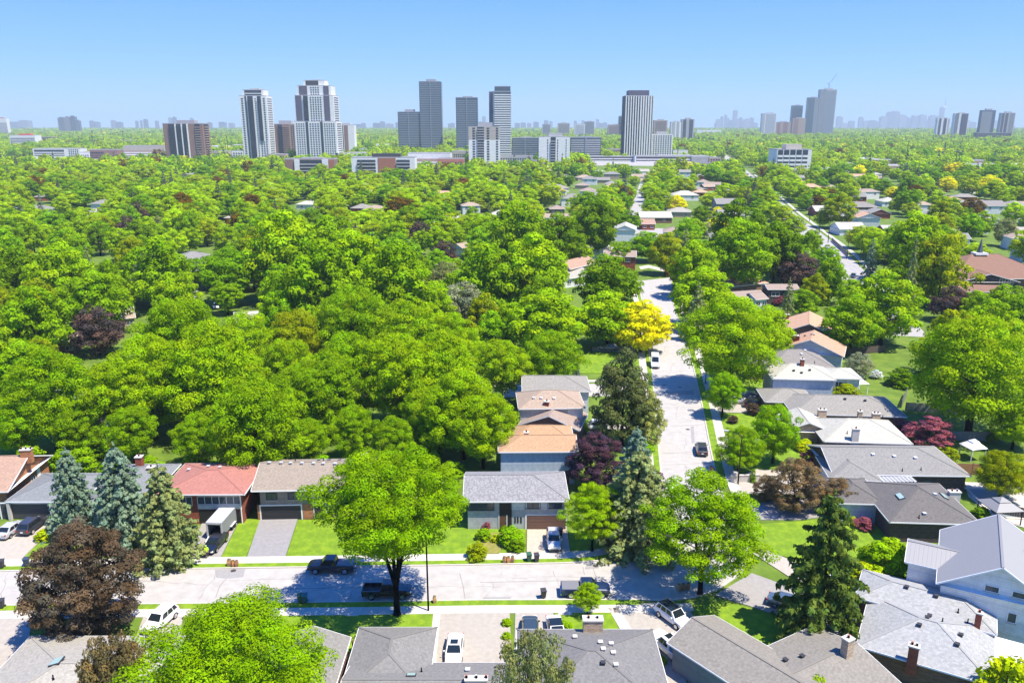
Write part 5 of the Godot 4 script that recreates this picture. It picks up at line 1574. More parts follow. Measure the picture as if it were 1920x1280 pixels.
	house("slate-roofed house half hidden by the big maple at the bottom", [[-20.4, -64.9, 7.6, 12.4, 0.000, 3, 0.36, "Z", "r_slate", "brick_brown", 0.4]], [])
	house("slate grey hip roof house beside the white sedan", [[-11.9, -67.3, 8.2, 10.4, 0.000, 3.2, 0.38, "H", "r_slate2", "brick_brown", 0.4], [-6.2, -62.6, 19, 9, 0.000, 3, 0.36, "XL", "r_slate2", "brick_brown", 0.4]], [["s", 1, -3.21, -0.89, 0.9, 0.7], ["p", 1, -2.38, -1.91], ["v", 1, 2, -2.06, "galv"], ["c", 1, 2.93, 0.53, 2, 0.6, 0.7, "stone", 3]])
	house("charcoal grey hip roof house with wide buff chimney facing the street", [[7.6, -65.6, 14.2, 13.4, 0.000, 3.1, 0.36, "H", "r_charcoal", "brick_brown", 0.45]], [["c", 0, 0.74, -6, 2, 0.9, 1.5, "brick_buff", 2], ["v", 0, -1.28, -3.62, "stone"], ["v", 0, 1.09, -1.92, "stone"], ["v", 0, 2.1, -1.59, "stone"], ["v", 0, 1.16, -0.3, "stone"], ["v", 0, 2.13, -0.22, "stone"], ["v", 0, 0.96, 1.41, "trim"], ["v", 0, 2.16, 1.53, "stone"]])
	house("red brick house under the maples behind the salmon gable", [[-71.21, -129.94, 6.9, 10, 0.142, 5.2, 0.4, "H", "r_palegrey", "brick_red", 0.4]], [["w", 0, "f", 1.62, 2.6, 1.4, 1.2, 2], ["w", 0, "f", -2.28, 2.6, 1.6, 1.2, 2]], "house", "house", "houses among the trees")
	house("low pink-roofed house beside the dark copper tree at left", [[-110.37, -189.7, 7.17, 10, 0.274, 3.2, 0.4, "H", "r_pink", "brick_brown", 0.4]], [], "house", "house", "houses among the trees")
	house("brown-pink gable roof in the woods above the dark copper tree", [[-108.14, -214.53, 6.41, 11, 0.499, 3.2, 0.4, "X", "r_pink", "brick_buff", 0.4]], [], "house", "house", "houses among the trees")
	house("small pink gable roof left of the grey roof in the woods", [[-152.6, -334.76, 7.94, 10, 0.376, 3.4, 0.4, "X", "r_pink", "brick_brown", 0.4]], [], "house", "house", "houses among the trees")
	house("white two-storey house with steel-grey roof in the woods", [[-120.78, -298.73, 12.4, 11, 0.402, 5.6, 0.4, "H", "r_steel", "siding_white", 0.4]], [["w", 0, "f", 3.11, 3, 1.6, 1.2, 2], ["c", 0, -6.97, -10.07, 0.8, 0.8, 1.3, "brick_red", 1]], "house", "house", "houses among the trees")
	house("grey hip roof with pale walls below the grove at left", [[-100.24, -236.79, 6.98, 9, 0.736, 5.4, 0.4, "H", "r_grey", "siding_blue", 0.4]], [["w", 0, "f", -0.99, 2.9, 1.6, 1.2, 2]], "house", "house", "houses among the trees")
	house("tiny white roof beside the parked car in the woods", [[-90.38, -218.94, 4.12, 10, 0.316, 3.4, 0.4, "X", "r_white", "siding_white", 0.4]], [], "house", "house", "houses among the trees")
	house("white-roofed house at the edge of the big maples", [[-69.85, -203.48, 6.13, 10, 0.281, 4.6, 0.4, "X", "r_white", "siding_white", 0.4]], [["w", 0, "f", 1.05, 2.4, 1.6, 1.2, 2]], "house", "house", "houses among the trees")
	house("pink porch roof deep between the central maples", [[-52.05, -168.58, 3.54, 9, 0.222, 3.4, 0.4, "X", "r_pink", "siding_white", 0.4]], [], "house", "house", "houses among the trees")
	house("pale roof glimpsed below the central dome maple", [[-55.31, -211.06, 4.16, 9, 0.292, 3.4, 0.4, "X", "r_palegrey", "siding_white", 0.4]], [], "house", "house", "houses among the trees")
	house("tan gable roof beside the dark maple in the middle woods", [[-19.84, -338.87, 10.64, 10, 0.783, 3.4, 0.4, "X", "r_pink", "siding_pale", 0.4]], [], "house", "house", "houses among the trees")
	house("pale house with grey roof left of the side street's end", [[19.58, -274.13, 13.32, 10, 0.636, 3.2, 0.4, "X", "r_palegrey", "siding_white", 0.4]], [], "house", "house", "houses among the trees")
	house("two-storey house with salmon roof above the pale house", [[21.88, -282.44, 18.12, 10, 0.912, 5.6, 0.4, "X", "r_salmon", "brick_buff", 0.4]], [["w", 0, "f", 0.19, 3.2, 2.2, 1.2, 3], ["c", 0, -6.54, -0.29, 0.8, 0.8, 1.3, "brick_red", 1]], "house", "house", "houses among the trees")
	house("peach hip roof bungalow below the dark woods at right", [[75.03, -263.18, 16.34, 14, 0.456, 3.2, 0.4, "H", "r_peach", "brick_brown", 0.4]], [["c", 0, 3.1, -1.17, 0.8, 0.8, 1.3, "stone", 1]], "house", "house", "houses among the trees")
	house("mauve garage roof in front of the peach hip bungalow", [[71.69, -241.17, 11.25, 7, 0.279, 3, 0.4, "X", "r_mauve", "brick_brown", 0.4]], [], "house", "house", "houses among the trees")
	house("brown two-storey house with white-framed windows", [[83.3, -242.69, 9.95, 7, -0.000, 5.2, 0.3, "X", "r_mauve", "brick_dark", 0.4]], [["w", 0, "f", -2.33, 3.1, 2.4, 1.3, 2], ["w", 0, "f", 1.77, 3, 1.2, 1.4, 1]], "house", "house", "houses among the trees")
	house("low mauve roof joined to the brown two-storey house", [[74.59, -238.8, 4.59, 7, 0.338, 3, 0.4, "X", "r_mauve", "siding_pale", 0.4]], [], "house", "house", "houses among the trees")
	house("grey-roofed house left of the narrow far street", [[41.59, -553.43, 16.64, 14, -0.000, 5.5, 0.4, "H", "r_steel", "siding_white", 0.4]], [], "house", "house", "houses among the trees")
	house("white gabled house by the narrow far street", [[58.21, -578.14, 13.61, 12.92, -0.000, 5.5, 0.4, "H", "r_grey", "siding_white", 0.4]], [], "house", "house", "houses among the trees")
	house("brown bungalow below the grey roofs by the narrow street", [[28.15, -504.41, 9.93, 11.6, -0.000, 3.2, 0.4, "H", "r_mauve", "brick_brown", 0.4]], [], "house", "house", "houses among the trees")
	house("bright white roof right of the narrow far street", [[81.54, -458.76, 18.65, 14, -0.000, 3.2, 0.4, "X", "r_white", "brick_brown", 0.4]], [], "house", "house", "houses among the trees")
	house("salmon brick house below the bright white roof", [[72.22, -427.35, 7.6, 10.94, -0.000, 3.2, 0.4, "X", "r_salmon", "brick_red", 0.4]], [], "house", "house", "houses among the trees")
	house("peach roof behind the yellow tree on the narrow street", [[107.31, -526.83, 13.11, 13.36, -0.000, 3.4, 0.4, "H", "r_peach", "brick_buff", 0.4]], [], "house", "house", "houses among the trees")
	house("long white roof above the yellow tree", [[127.42, -596.36, 19.48, 14, -0.000, 4, 0.4, "H", "r_white", "siding_white", 0.4]], [], "house", "house", "houses among the trees")
	house("tall grey gabled house right of the yellow trees", [[135.23, -510.62, 14.02, 14, -0.000, 6, 0.4, "X", "r_steel", "siding_taupe", 0.4]], [], "house", "house", "houses among the trees")
	house("white bungalow below the tall grey gabled house", [[127.79, -469.65, 15.4, 14, -0.000, 3.2, 0.4, "X", "r_grey", "siding_white", 0.4]], [], "house", "house", "houses among the trees")
	house("red brick bungalow with blue-grey roof by the arterial road", [[197.45, -466.88, 16.53, 14, -0.000, 3.2, 0.4, "X", "r_steel", "brick_red", 0.4]], [], "house", "house", "houses among the trees")
	house("dark grey roof above the red brick bungalow", [[222.47, -516.82, 21.99, 14, -0.000, 3.4, 0.4, "H", "r_grey2", "brick_brown", 0.4]], [], "house", "house", "houses among the trees")
	house("pale roof bungalow beside the arterial road poles", [[192.2, -493.03, 16.15, 14, -0.000, 3.2, 0.4, "X", "r_white", "brick_red", 0.4]], [], "house", "house", "houses among the trees")
	house("white-roofed house behind the roadside fence", [[171.19, -406.76, 13.63, 14, -0.000, 3.2, 0.4, "X", "r_white", "siding_white", 0.4]], [], "house", "house", "houses among the trees")
	house("pale roof with a red brick end right of the fence", [[188.05, -394.53, 11.93, 14, -0.000, 3.2, 0.4, "X", "r_white", "brick_red", 0.4]], [], "house", "house", "houses among the trees")
	house("pale roof beside the round yellow tree at right", [[257.71, -552.28, 12.66, 12.7, -0.000, 3.4, 0.4, "H", "r_white", "siding_white", 0.4]], [], "house", "house", "houses among the trees")
	house("cream house with steep gables below the blue-grey roof", [[258.01, -508.19, 11.32, 12.48, -0.000, 5.5, 0.4, "H", "r_pink", "siding_white", 0.4]], [], "house", "house", "houses among the trees")
	house("blue-grey roof between the two yellow trees at right", [[322.75, -619.92, 17.01, 14, -0.000, 3.6, 0.4, "H", "r_bluegrey", "siding_pale", 0.4]], [], "house", "house", "houses among the trees")
	house("left grey townhouse of the row at the far right", [[288.36, -510.71, 15.37, 14, -0.000, 5, 0.4, "X", "r_grey", "siding_pale", 0.4]], [], "house", "house", "houses among the trees")
	house("middle grey townhouse of the row at the far right", [[301.74, -507.33, 13.94, 14, -0.000, 5, 0.4, "X", "r_grey2", "siding_pale", 0.4]], [], "house", "house", "houses among the trees")
	house("right grey townhouse of the row at the far right", [[316.51, -507.33, 14.27, 14, -0.000, 5, 0.4, "H", "r_grey", "siding_pale", 0.4]], [], "house", "house", "houses among the trees")
	house("small pink roof beside the yellow tree at the far left", [[-393.4, -653.52, 9.42, 9.84, -0.000, 3.2, 0.4, "X", "r_pink", "siding_white", 0.4]], [], "house", "house", "houses among the trees")
	house("flat steel roof in the far left suburb", [[-339.77, -689.47, 18, 13.8, -0.000, 3.2, 0.4, "H", "r_steel", "siding_white", 0.4]], [], "house", "house", "houses among the trees")
	house("white house in the far left suburb", [[-374.65, -775.42, 15.19, 11.6, -0.000, 3.2, 0.4, "H", "r_white", "siding_white", 0.4]], [], "house", "house", "houses among the trees")
	house("pair of pink roofs in the far left suburb", [[-324.38, -739.81, 15.94, 12.26, -0.000, 3.2, 0.4, "H", "r_pink", "siding_white", 0.4]], [], "house", "house", "houses among the trees")
	house("salmon roof in front of the brown apartment slab", [[-303.4, -782.26, 11.76, 10.06, -0.000, 3.2, 0.4, "H", "r_salmon", "brick_buff", 0.4]], [], "house", "house", "houses among the trees")
	house("pale roof in the woods above the gold-tipped tree", [[-144.31, -594.41, 7.8, 9.4, -0.000, 3.2, 0.4, "H", "r_white", "siding_white", 0.4]], [], "house", "house", "houses among the trees")
	house("small pink roof far up the arterial road", [[267.77, -688.37, 13.5, 11.6, -0.000, 3.2, 0.4, "H", "r_pink", "brick_buff", 0.4]], [], "house", "house", "houses among the trees")
	house("white far roof left of the round yellow tree", [[307.96, -676.88, 14.16, 12.04, -0.000, 3.2, 0.4, "H", "r_white", "siding_white", 0.4]], [], "house", "house", "houses among the trees")
	house("brown church with broad low gable and slender dark steeple", [[163.13, -272.74, 35.61, 26, 0.053, 4.6, 0.48, "H", "r_church", "brick_mauve", 0.7], [156.11, -262.76, 19.84, 14, -0.000, 4.3, 0.27, "Z", "r_church", "brick_dark", 0.5], [150, -250.62, 18.02, 6, -0.139, 2.7, 0.2, "S", "r_church", "brick_mauve", 0.4]], [["b", 1, "f", 0.57, 2.6, 12, 2.2, "gable_glazing", "glass_dark"], ["w", 1, "f", 3.89, 3, 1, 2.6, 1, "white"], ["w", 1, "f", 5.64, 3, 1, 2.4, 1, "white"], ["w", 1, "f", 7.39, 3, 1, 1.9, 1, "white"]], "church", "church", "")

# kind, shape, x, z, height, width, shade, label, name where it differs
var PLANTS := [
["maple_fine", 0, -23.9, -57.6, 15.6, 15.9, "", "huge bright green maple filling the bottom left foreground"],
["ash", 0, -13.1, -79.4, 19.5, 16.6, "", "tall spreading tree with forked grey trunk over the black pickups"],
["locust", 0, 22.4, -83.6, 15.6, 14.7, "", "feathery green tree standing on the street corner"],
["copper", 0, -45.8, -75.2, 13.9, 11.2, "", "large rounded copper-brown tree beside the cross street"],
["bronze_tall", 0, -33.6, -56.8, 13.4, 5.1, "", "wispy bronze tree over the pale grey roof"],
["spruce", 0, -59.2, -97.8, 12.9, 8, "blue", "slim blue spruce in front of the dark garage"],
["spruce", 1, -51.5, -95.6, 14.5, 10.1, "blue", "broad blue spruce in the middle of the three by the garage"],
["spruce", 1, -43.9, -91, 13.9, 9.7, "sage", "sage green spruce beside the driveway with the trailer"],
["fir", 0, 33.4, -75.2, 17.6, 10.5, "", "big dark green spruce in front of the pearl-grey house"],
["spruce", 1, 16.3, -94, 14.6, 12.7, "sage", "yellow-green spruce at the inside of the street corner"],
["spruce", 0, 17.6, -104.4, 13.2, 9.1, "blue", "second spruce right behind the corner spruce"],
["plum", 0, 12.8, -111.6, 9.4, 9.4, "", "dark purple plum tree beside the orange-roofed house"],
["plum", 0, 20.6, -109.3, 4.8, 4.8, "", "small purple plum at the kerb of the side street"],
["pine", 0, 19.1, -129.2, 17.4, 11.4, "", "large dark pine left of the white van"],
["pine", 1, 23.4, -127.5, 11, 6.2, "sage", "smaller grey-green pine leaning over the side street"],
["shrub", 0, 22.1, -125.2, 2.9, 3.6, "fresh", "bright green hedge shrub below the smaller pine"],
["locust", 0, 10.5, -93.4, 9.8, 8, "lime", "light green locust in front of the grey speckled-roof house"],
["locust", 0, 8.6, -79.5, 4.1, 3.3, "lime", "young green tree in front of the navy pickup"],
["pale_tall", 0, 1.9, -54.8, 15.2, 6.3, "", "pale wispy tree over the charcoal hip roof"],
["shrub", 1, 46.4, -63.3, 6, 6, "yellow", "yellow-green bush at the bottom right corner"],
["shrub", 1, 28.3, -64.2, 4.2, 4.2, "lime", "bright bush peeking in at the bottom edge below the ash-grey roof"],
["shrub", 0, 45.6, -87, 5.5, 5.7, "lime", "large round lime shrub left of the white metal-roofed house"],
["shrub", 1, 42, -83.9, 3.7, 4.6, "yellow", "yellow-green shrub beside the pearl-grey roof"],
["shrub", 1, 40.2, -87, 3.1, 3.9, "yellow", "yellowish shrub behind the big dark spruce"],
["bronze", 0, 41.2, -104.8, 8.2, 8.2, "", "bronze-leaved tree in front of the steel-grey bungalow"],
["bronze", 0, 46.6, -104, 5.5, 5.5, "", "small bronze tree touching the steel-grey roof"],
["bronze", 0, 37.9, -108, 4.1, 4.1, "", "small olive-bronze tree beside the white retaining wall"],
["cedar", 0, 37.6, -114.2, 2.4, 1, "", "single dark cedar by the street lamp"],
["maple", 0, 36.4, -118, 7.7, 7.1, "", "round green tree behind the nearer street lamp"],
["maple", 1, 43, -121.4, 10.1, 7.5, "fresh", "dense dark-lined maple beside the white-roofed bungalow"],
["maple", 1, 40.1, -142.8, 9, 6.7, "fresh", "cone-shaped young maple on the lawn by the parked dark cars"],
["maple", 2, 45.4, -157.9, 20.8, 19.3, "lime", "broad bright maple on the right of the side street"],
["maple_mid", 0, 60.2, -181.4, 13, 12, "lime", "maple joined to the right edge of the broad bright maple"],
["maple", 0, 82.3, -134.3, 22, 20.3, "lime", "giant maple on the right with a dark trunk in the backyard"],
["maple", 1, 86.2, -127.5, 7.2, 8, "lime", "low maple branchwork at the right edge below the giant maple"],
["maple", 0, 72.8, -108.4, 7.8, 7.2, "olive", "olive green tree at the right edge above the gazebo"],
["pale_mid", 0, 75.7, -166.4, 6.3, 6.3, "grey", "soft olive willow-like tree in the backyard beside the white house"],
["shrub", 0, 67, -151.6, 3.9, 4.9, "olive", "rounded olive shrub beside the white two-storey house"],
["red", 0, 71.9, -127.7, 6.1, 8.4, "", "large pinkish red maple in the backyard"],
["red", 0, 70.5, -134.8, 2.8, 3.9, "", "small pinkish red maple at the white roof's corner"],
["red", 0, 49, -121.6, 2.5, 2.8, "", "round crimson shrub in front of the steel-grey bungalow", "red_shrub"],
["red", 0, 48.7, -99.5, 1.8, 2.9, "", "low crimson shrub in front of the charcoal-roofed bungalow", "red_shrub"],
["shrub", 0, 47.5, -100.7, 1.2, 1.5, "yellow", "small yellow-green shrub left of the low crimson shrub"],
["shrub", 0, 50.3, -127.1, 1.8, 3.7, "yellow", "clipped lime hedge shrub above the round crimson shrub"],
["copper", 0, 41.4, -139.8, 1.6, 2, "", "small dark purple shrub on the lawn by the cone-shaped maple"],
["copper", 0, 46.5, -144.5, 2.3, 2.9, "", "dark purple shrub in front of the parked dark cars"],
["shrub", 0, 70.8, -126.1, 1.7, 2.2, "yellow", "left clipped cedar bush below the red maple"],
["shrub", 1, 71.9, -125.2, 1.7, 2.2, "yellow", "middle clipped cedar bush below the red maple"],
["shrub", 2, 72.8, -122.7, 2.3, 2.8, "olive", "wide cedar bush left of the white tent"],
["shrub", 3, 71.5, -133.3, 1.1, 1.3, "lime", "narrow lime bush at the white-roofed bungalow's corner"],
["shrub", 4, 84.8, -131.3, 2, 2.4, "deep", "dark round bush by the back fence"],
["shrub", 5, 70.3, -129.4, 1, 1.3, "lime", "little lime bush under the narrow one"],
["shrub", 6, 90.3, -166, 2.6, 3.3, "deep", "dark shrub along the backyard lawn"],
["shrub", 7, 82.9, -161.7, 4, 5, "deep", "wide dark shrub by the backyard lawn"],
["shrub", 8, 66.4, -102.3, 1.9, 2.4, "deep", "green bush beside the gazebo"],
["red", 0, 80.3, -167.1, 2, 2.8, "pink", "pale pink blossom shrub beside the willow-like tree", "blossom_shrub"],
["copper_mid", 0, 36.5, -199.3, 3.9, 3.9, "", "small dark red tree behind the yellow tree at the street"],
["gold_mid", 0, 31.5, -188.1, 12.8, 13.5, "", "vivid yellow tree beside the side street"],
["maple_mid", 0, 23.8, -191.8, 14.5, 15.3, "lime", "flat-topped lime tree left of the vivid yellow tree", "locust_tree"],
["maple_mid", 0, 8.2, -184, 16.4, 18.3, "lime", "wide feathery lime tree left of the flat-topped one", "locust_tree"],
["maple", 2, 7.6, -155.8, 13.9, 12.6, "", "green maple with visible trunk behind the grey house"],
["spruce", 0, 13.7, -162.4, 6, 3, "blue", "tiny blue spruce on the corner behind the grey house"],
["maple_mid", 0, 27.2, -221.7, 18.9, 17.5, "deep", "dark green round maple left of the side street's end"],
["maple_mid", 0, 51.9, -210.8, 17, 17.9, "lime", "broad yellow-green tree right of the side street", "locust_tree"],
["spruce_mid", 0, 47.4, -198.1, 15.6, 9.8, "sage", "grey-green spruce in front of the yellow-green tree"],
["copper_mid", 0, 96.7, -265.3, 12.9, 14.4, "", "dark copper beech above the brown two-storey house"],
["red", 0, 82.6, -239.9, 3.3, 4.6, "", "round dark red shrub below the brown two-storey house", "red_shrub"],
["maple_mid", 2, 93.6, -195, 18.5, 17.1, "lime", "tall lime maple right of the arterial road"],
["maple_mid", 0, 82.7, -187.4, 14.5, 13.4, "", "green maple over the backyard with blue toys"],
["maple_mid", 2, 83.8, -224.6, 8.3, 9.2, "", "small spreading tree on the lawn by the brown house"],
["pale_mid", 0, -12.9, -208.5, 13.7, 13.7, "grey", "silvery pale tree in the middle of the woods"],
["copper_mid", 0, -100.3, -185.6, 12, 11.8, "", "grey-brown copper tree in the left woods"],
["copper_mid", 0, -117.1, -180.2, 11.7, 11.5, "", "purplish copper tree at the left edge"],
["maple", 2, -63.8, -132.4, 19.2, 15.8, "lime", "large lime maple behind the blue spruces and red roof"],
["maple", 0, -53.3, -133.6, 20.6, 16.9, "lime", "largest lime maple behind the red-roofed house"],
["maple", 1, -67.5, -155.5, 20.4, 16.7, "", "maple crown rising behind the largest lime maple"],
["maple", 0, -39.4, -114.6, 17.6, 14.4, "", "green maple directly above the taupe gable house"],
["maple", 1, -67.1, -129, 15.6, 12.8, "lime", "lime maple above the blue spruces"],
["maple", 0, -78.3, -128, 17.9, 14.6, "", "green maple at the left above the salmon gable house"],
["maple", 1, -82, -123.1, 10.3, 8.4, "fresh", "fresh green maple at the left edge"],
["maple", 2, -29.7, -138.5, 17.9, 14.7, "", "broad maple in the middle above the tall forked tree"],
["maple", 1, -20.6, -136.6, 18.1, 14.8, "lime", "lime maple above the right side of the tall forked tree"],
["maple", 0, -13.6, -138.5, 17.9, 14.7, "lime", "lime maple above and left of the orange-roofed house"],
["maple", 2, -8.1, -123.5, 15.8, 12.9, "lime", "lime maple left of the orange-roofed house"],
["maple", 1, -4.7, -119.6, 12.7, 10.4, "lime", "lower lime maple touching the orange roof"],
["maple", 0, -32.4, -133.2, 15.6, 12.8, "", "shaded maple between the two great left and middle maples"],
["maple", 0, -22.2, -164, 18.4, 15.1, "lime", "pale-topped lime maple in the middle of the woods"],
["maple", 2, -13.2, -165.7, 15.5, 12.7, "lime", "smaller lime maple right of the pale-topped one"],
["maple", 1, -37.3, -131.9, 13.8, 11.3, "", "maple right of the largest lime maple"],
["maple", 1, -2.1, -150.4, 13.2, 10.9, "lime", "slender lime maple left of the grey cross-street house"],
["maple", 2, -54.9, -157.8, 17.3, 14.1, "lime", "lime maple above the right shoulder of the largest one"],
["maple", 1, -45.8, -164.8, 15.9, 13.1, "olive", "olive maple between the left and middle groups"],
["maple", 2, -34.8, -167.8, 20.8, 17.1, "", "wide maple below the big dome maple"],
["maple_mid", 2, -52.4, -208.2, 24.8, 20.3, "", "big dome-shaped maple in the centre left woods"],
["maple_mid", 0, -43.8, -221.6, 25.6, 21, "lime", "lime maple joined to the right of the big dome maple"],
["maple_mid", 1, -58.2, -260.4, 24.4, 20, "", "maple crown behind the big dome maple"],
["maple_mid", 0, -70.7, -244.2, 28.8, 23.6, "lime", "yellow-green maple left of the big dome maple"],
["pale_mid", 0, -72.4, -337.7, 16.3, 16.3, "", "ball-shaped grey-green tree behind the big dome maple"],
["maple_mid", 1, -30.4, -202.7, 24.2, 19.8, "", "round maple right of the big dome maple"],
["maple_mid", 0, -130.6, -226.4, 21.4, 17.5, "lime", "lime maple of the left woods beside the grey-green giant"],
["maple_mid", 1, -143.8, -228.9, 19.2, 15.7, "deep", "deep green maple at the left edge of the middle woods"],
["maple_mid", 2, -104.3, -233.2, 22, 18, "", "rounded maple left of the white two-storey house in the woods"],
["maple_mid", 1, -90.3, -209.4, 15.4, 12.7, "lime", "lime maple in front of the grey hip roof in the grove"],
["maple_mid", 0, -108.1, -203.9, 17.5, 14.4, "", "maple above the grey-brown copper tree"],
["maple_mid", 2, -110.8, -178.7, 18.2, 15, "", "maple above the purplish copper tree"],
["maple_mid", 0, 6.1, -224.8, 24.6, 20.2, "lime", "lime maple left of the dark green round maple"],
["maple_mid", 2, -6, -221.5, 21.6, 17.7, "", "green maple in the centre woods right of the silvery tree"],
["maple_mid", 1, 34.6, -327.7, 23.6, 19.3, "deep", "tall deep green maple left of the narrow far street"],
["maple_mid", 0, 17.6, -291.7, 22.8, 18.7, "deep", "deep green maple beside the tallest deep one"],
["maple_mid", 2, 2.9, -288.9, 26.9, 22.1, "", "broad maple in the centre woods"],
["maple_mid", 1, 57.6, -250.1, 18.2, 14.9, "lime", "light maple by the park at the street's end"],
["maple_mid", 0, 75.4, -260.4, 24.4, 20, "", "maple at the right of the park"],
["maple_mid", 1, 90.6, -271.7, 21.4, 17.5, "deep", "deep green maple above the dark copper beech"],
["maple_mid", 0, 57, -291.9, 15.9, 13, "olive", "olive tree in the park at the street's end"],
["maple_mid", 2, 90.1, -321.1, 25, 20.5, "deep", "deep green maple below the tall grey gabled house"],
["maple_mid", 0, 141.1, -276.4, 25, 20.5, "lime", "lime maple right of the arterial road fence"],
["maple_mid", 2, 129.2, -238.6, 21.8, 17.8, "olive", "soft olive tree left of the church"],
["maple_mid", 1, 107.9, -173.6, 15.6, 12.8, "lime", "lime maple in front of the church"],
["maple_mid", 0, 127.3, -193.6, 13.8, 11.3, "", "green maple at the right edge below the church"],
["maple_mid", 1, 121.8, -242.3, 14.8, 12.1, "deep", "narrow deep green tree by the arterial poles"],
["maple_mid", 2, 95.5, -165.7, 15.5, 12.7, "olive", "olive maple left of the giant maple"],
["gold_mid", 0, -99.3, -371.2, 11.1, 13.9, "", "gold tree half hidden behind the yellow-green maple"],
["gold_mid", 0, -348.8, -614.7, 11.7, 14.6, "", "yellow tree on the far left suburb's edge"],
["gold_mid", 0, -264.5, -618.5, 10.4, 13.1, "", "yellow tree in front of the brown apartment slab"],
["gold_mid", 0, 103.9, -509, 10.8, 13.5, "", "yellow tree beside the long white roof"],
["gold_mid", 0, 123.6, -483, 6.2, 7.7, "", "small yellow tree left of the tall grey gabled house"],
["gold_mid", 0, 104, -403.6, 9.5, 11.9, "", "yellow tree below the tall grey gabled house"],
["gold_mid", 0, 283.9, -600.3, 9.5, 11.9, "", "round yellow tree at the right"],
["gold_mid", 0, 360, -669.2, 12.7, 15.9, "", "yellow tree above the blue-grey roof at right"],
["gold_mid", 0, 372.8, -630.8, 16, 19.9, "", "largest yellow tree at the far right"],
["gold_mid", 0, -548.5, -957.3, 13, 16.3, "", "yellow tree near the left low-rise offices"],
["spruce_mid", 0, 115.4, -226.5, 23.7, 6.2, "sage", "dark spruce behind the arterial road poles"],
["spruce_mid", 0, 130.7, -287.1, 14.6, 7, "blue", "blue-grey spruce beside the arterial road"],
["spruce_mid", 0, 138.3, -250.2, 18, 7.5, "sage", "tall dark spruce left of the church"],
["spruce_mid", 0, 68.2, -312.1, 15.4, 9.2, "sage", "grey-green spruce in the park behind the street's end"],
["spruce_mid", 0, 78.1, -220, 12.6, 6.6, "sage", "spruce beside the arterial road lane"],
["cedar", 0, 93.3, -240.8, 3.4, 1.6, "", "first of the cedar columns behind the brown house"],
["cedar", 0, 94.5, -240, 3.5, 1.6, "", "second of the cedar columns behind the brown house"],
["cedar", 0, 95.7, -239.3, 3.3, 1.6, "", "third of the cedar columns behind the brown house"],
["cedar", 0, 97.2, -239.3, 3.3, 1.6, "", "last of the cedar columns behind the brown house"],
["cedar", 0, 95.2, -287.1, 2.4, 1.9, "", "lone cedar column above the brown house roof"],
["shrub", 0, -3.9, -96.5, 1.6, 2, "", "conical green shrub at the grey house entrance"],
["shrub", 1, -2.1, -95.9, 1.1, 1.4, "yellow", "round yellow shrub by the grey house steps"],
["shrub", 2, -0.1, -95.2, 2.5, 3.1, "fresh", "bed of green shrubs beside the cream driveway"],
["shrub", 3, 0.6, -93.6, 1.7, 2.1, "deep", "low dark shrubs at the cream driveway's edge"],
["shrub", 4, -1.1, -98.7, 0.9, 1.2, "deep", "small dark shrub by the grey house door"],
["shrub", 5, -4.5, -91.8, 2.2, 2.7, "olive", "olive garden shrub below the tall forked tree"],
["shrub", 6, -63.1, -96.3, 1.6, 2, "yellow", "clipped yellow-green hedge beside the left driveway"],
["shrub", 7, -74.3, -106.6, 1.8, 2.2, "yellow", "yellow-green shrub at the left edge by the salmon gable"],
["shrub", 8, -64.9, -102.4, 1.1, 1.4, "yellow", "yellow shrub beside the dark garage"],
["shrub", 9, -56.5, -101.2, 1.2, 1.5, "yellow", "yellow shrub between the blue spruces"],
["shrub", 10, -38.7, -101.6, 0.8, 1.1, "fresh", "little green shrub at the open garage"],
["shrub", 11, -71.1, -121.6, 3.1, 3.9, "fresh", "green thicket behind the slim blue spruce"],
["shrub", 12, -73, -118.5, 2.5, 3.1, "fresh", "green thicket right of the salmon gable house"],
["shrub", 13, -69.5, -124.5, 2.9, 3.6, "fresh", "green thicket above the blue-grey roof"],
["shrub", 14, -0.6, -77.5, 0.9, 1.1, "lime", "clipped lime hedge along the white sedan's driveway"],
["shrub", 15, -0.6, -75.1, 0.8, 1, "lime", "second clipped hedge shrub along the white sedan's driveway"],
["shrub", 16, -0.5, -72.8, 0.8, 1, "lime", "third clipped hedge shrub along the white sedan's driveway"],
["shrub", 17, 5.8, -76, 1.5, 1.9, "", "round shrub beside the white car with black roof"],
["shrub", 18, 15.5, -71, 0.9, 1.1, "", "small shrub beside the white pickup"],
["red", 0, -3.5, -99.1, 1.3, 1.3, "", "left purple-red shrub by the grey house window", "red_shrub"],
["red", 0, 0, -100.6, 1.3, 1.3, "", "right purple-red shrub by the grey house door", "red_shrub"],
["shrub", 0, 11.7, -136.2, 3.1, 3.9, "fresh", "fresh green tree between the pink-grey house and the large pine"],
["shrub", 0, 8.2, -126.5, 1.5, 1.8, "fresh", "small clipped hedge by the white crossover"],
["shrub", 0, 10.3, -133.1, 1.2, 1.5, "lime", "lime shrub on the lawn beside the white crossover"],
["shrub", 1, -77.1, -117.9, 4.7, 4.4, "lime", "low shrub from the left behind the front row houses"],
["shrub", 2, -72, -118.1, 3.9, 3.8, "", "second low shrub from the left behind the front row houses"],
["shrub", 3, -69.2, -118, 4.2, 4.8, "", "third low shrub from the left behind the front row houses"],
["shrub", 4, -63.8, -116.2, 2.7, 2.8, "fresh", "fourth low shrub from the left behind the front row houses"],
["shrub", 5, -57.2, -115.5, 3.7, 4.8, "", "fifth low shrub from the left behind the front row houses"],
["shrub", 6, -54.1, -114.5, 2.8, 4, "", "sixth low shrub from the left behind the front row houses"],
["shrub", 7, -46.6, -115, 3.2, 3, "fresh", "seventh low shrub from the left behind the front row houses"],
["shrub", 8, -41.9, -115.7, 2.8, 3, "", "eighth low shrub from the left behind the front row houses"],
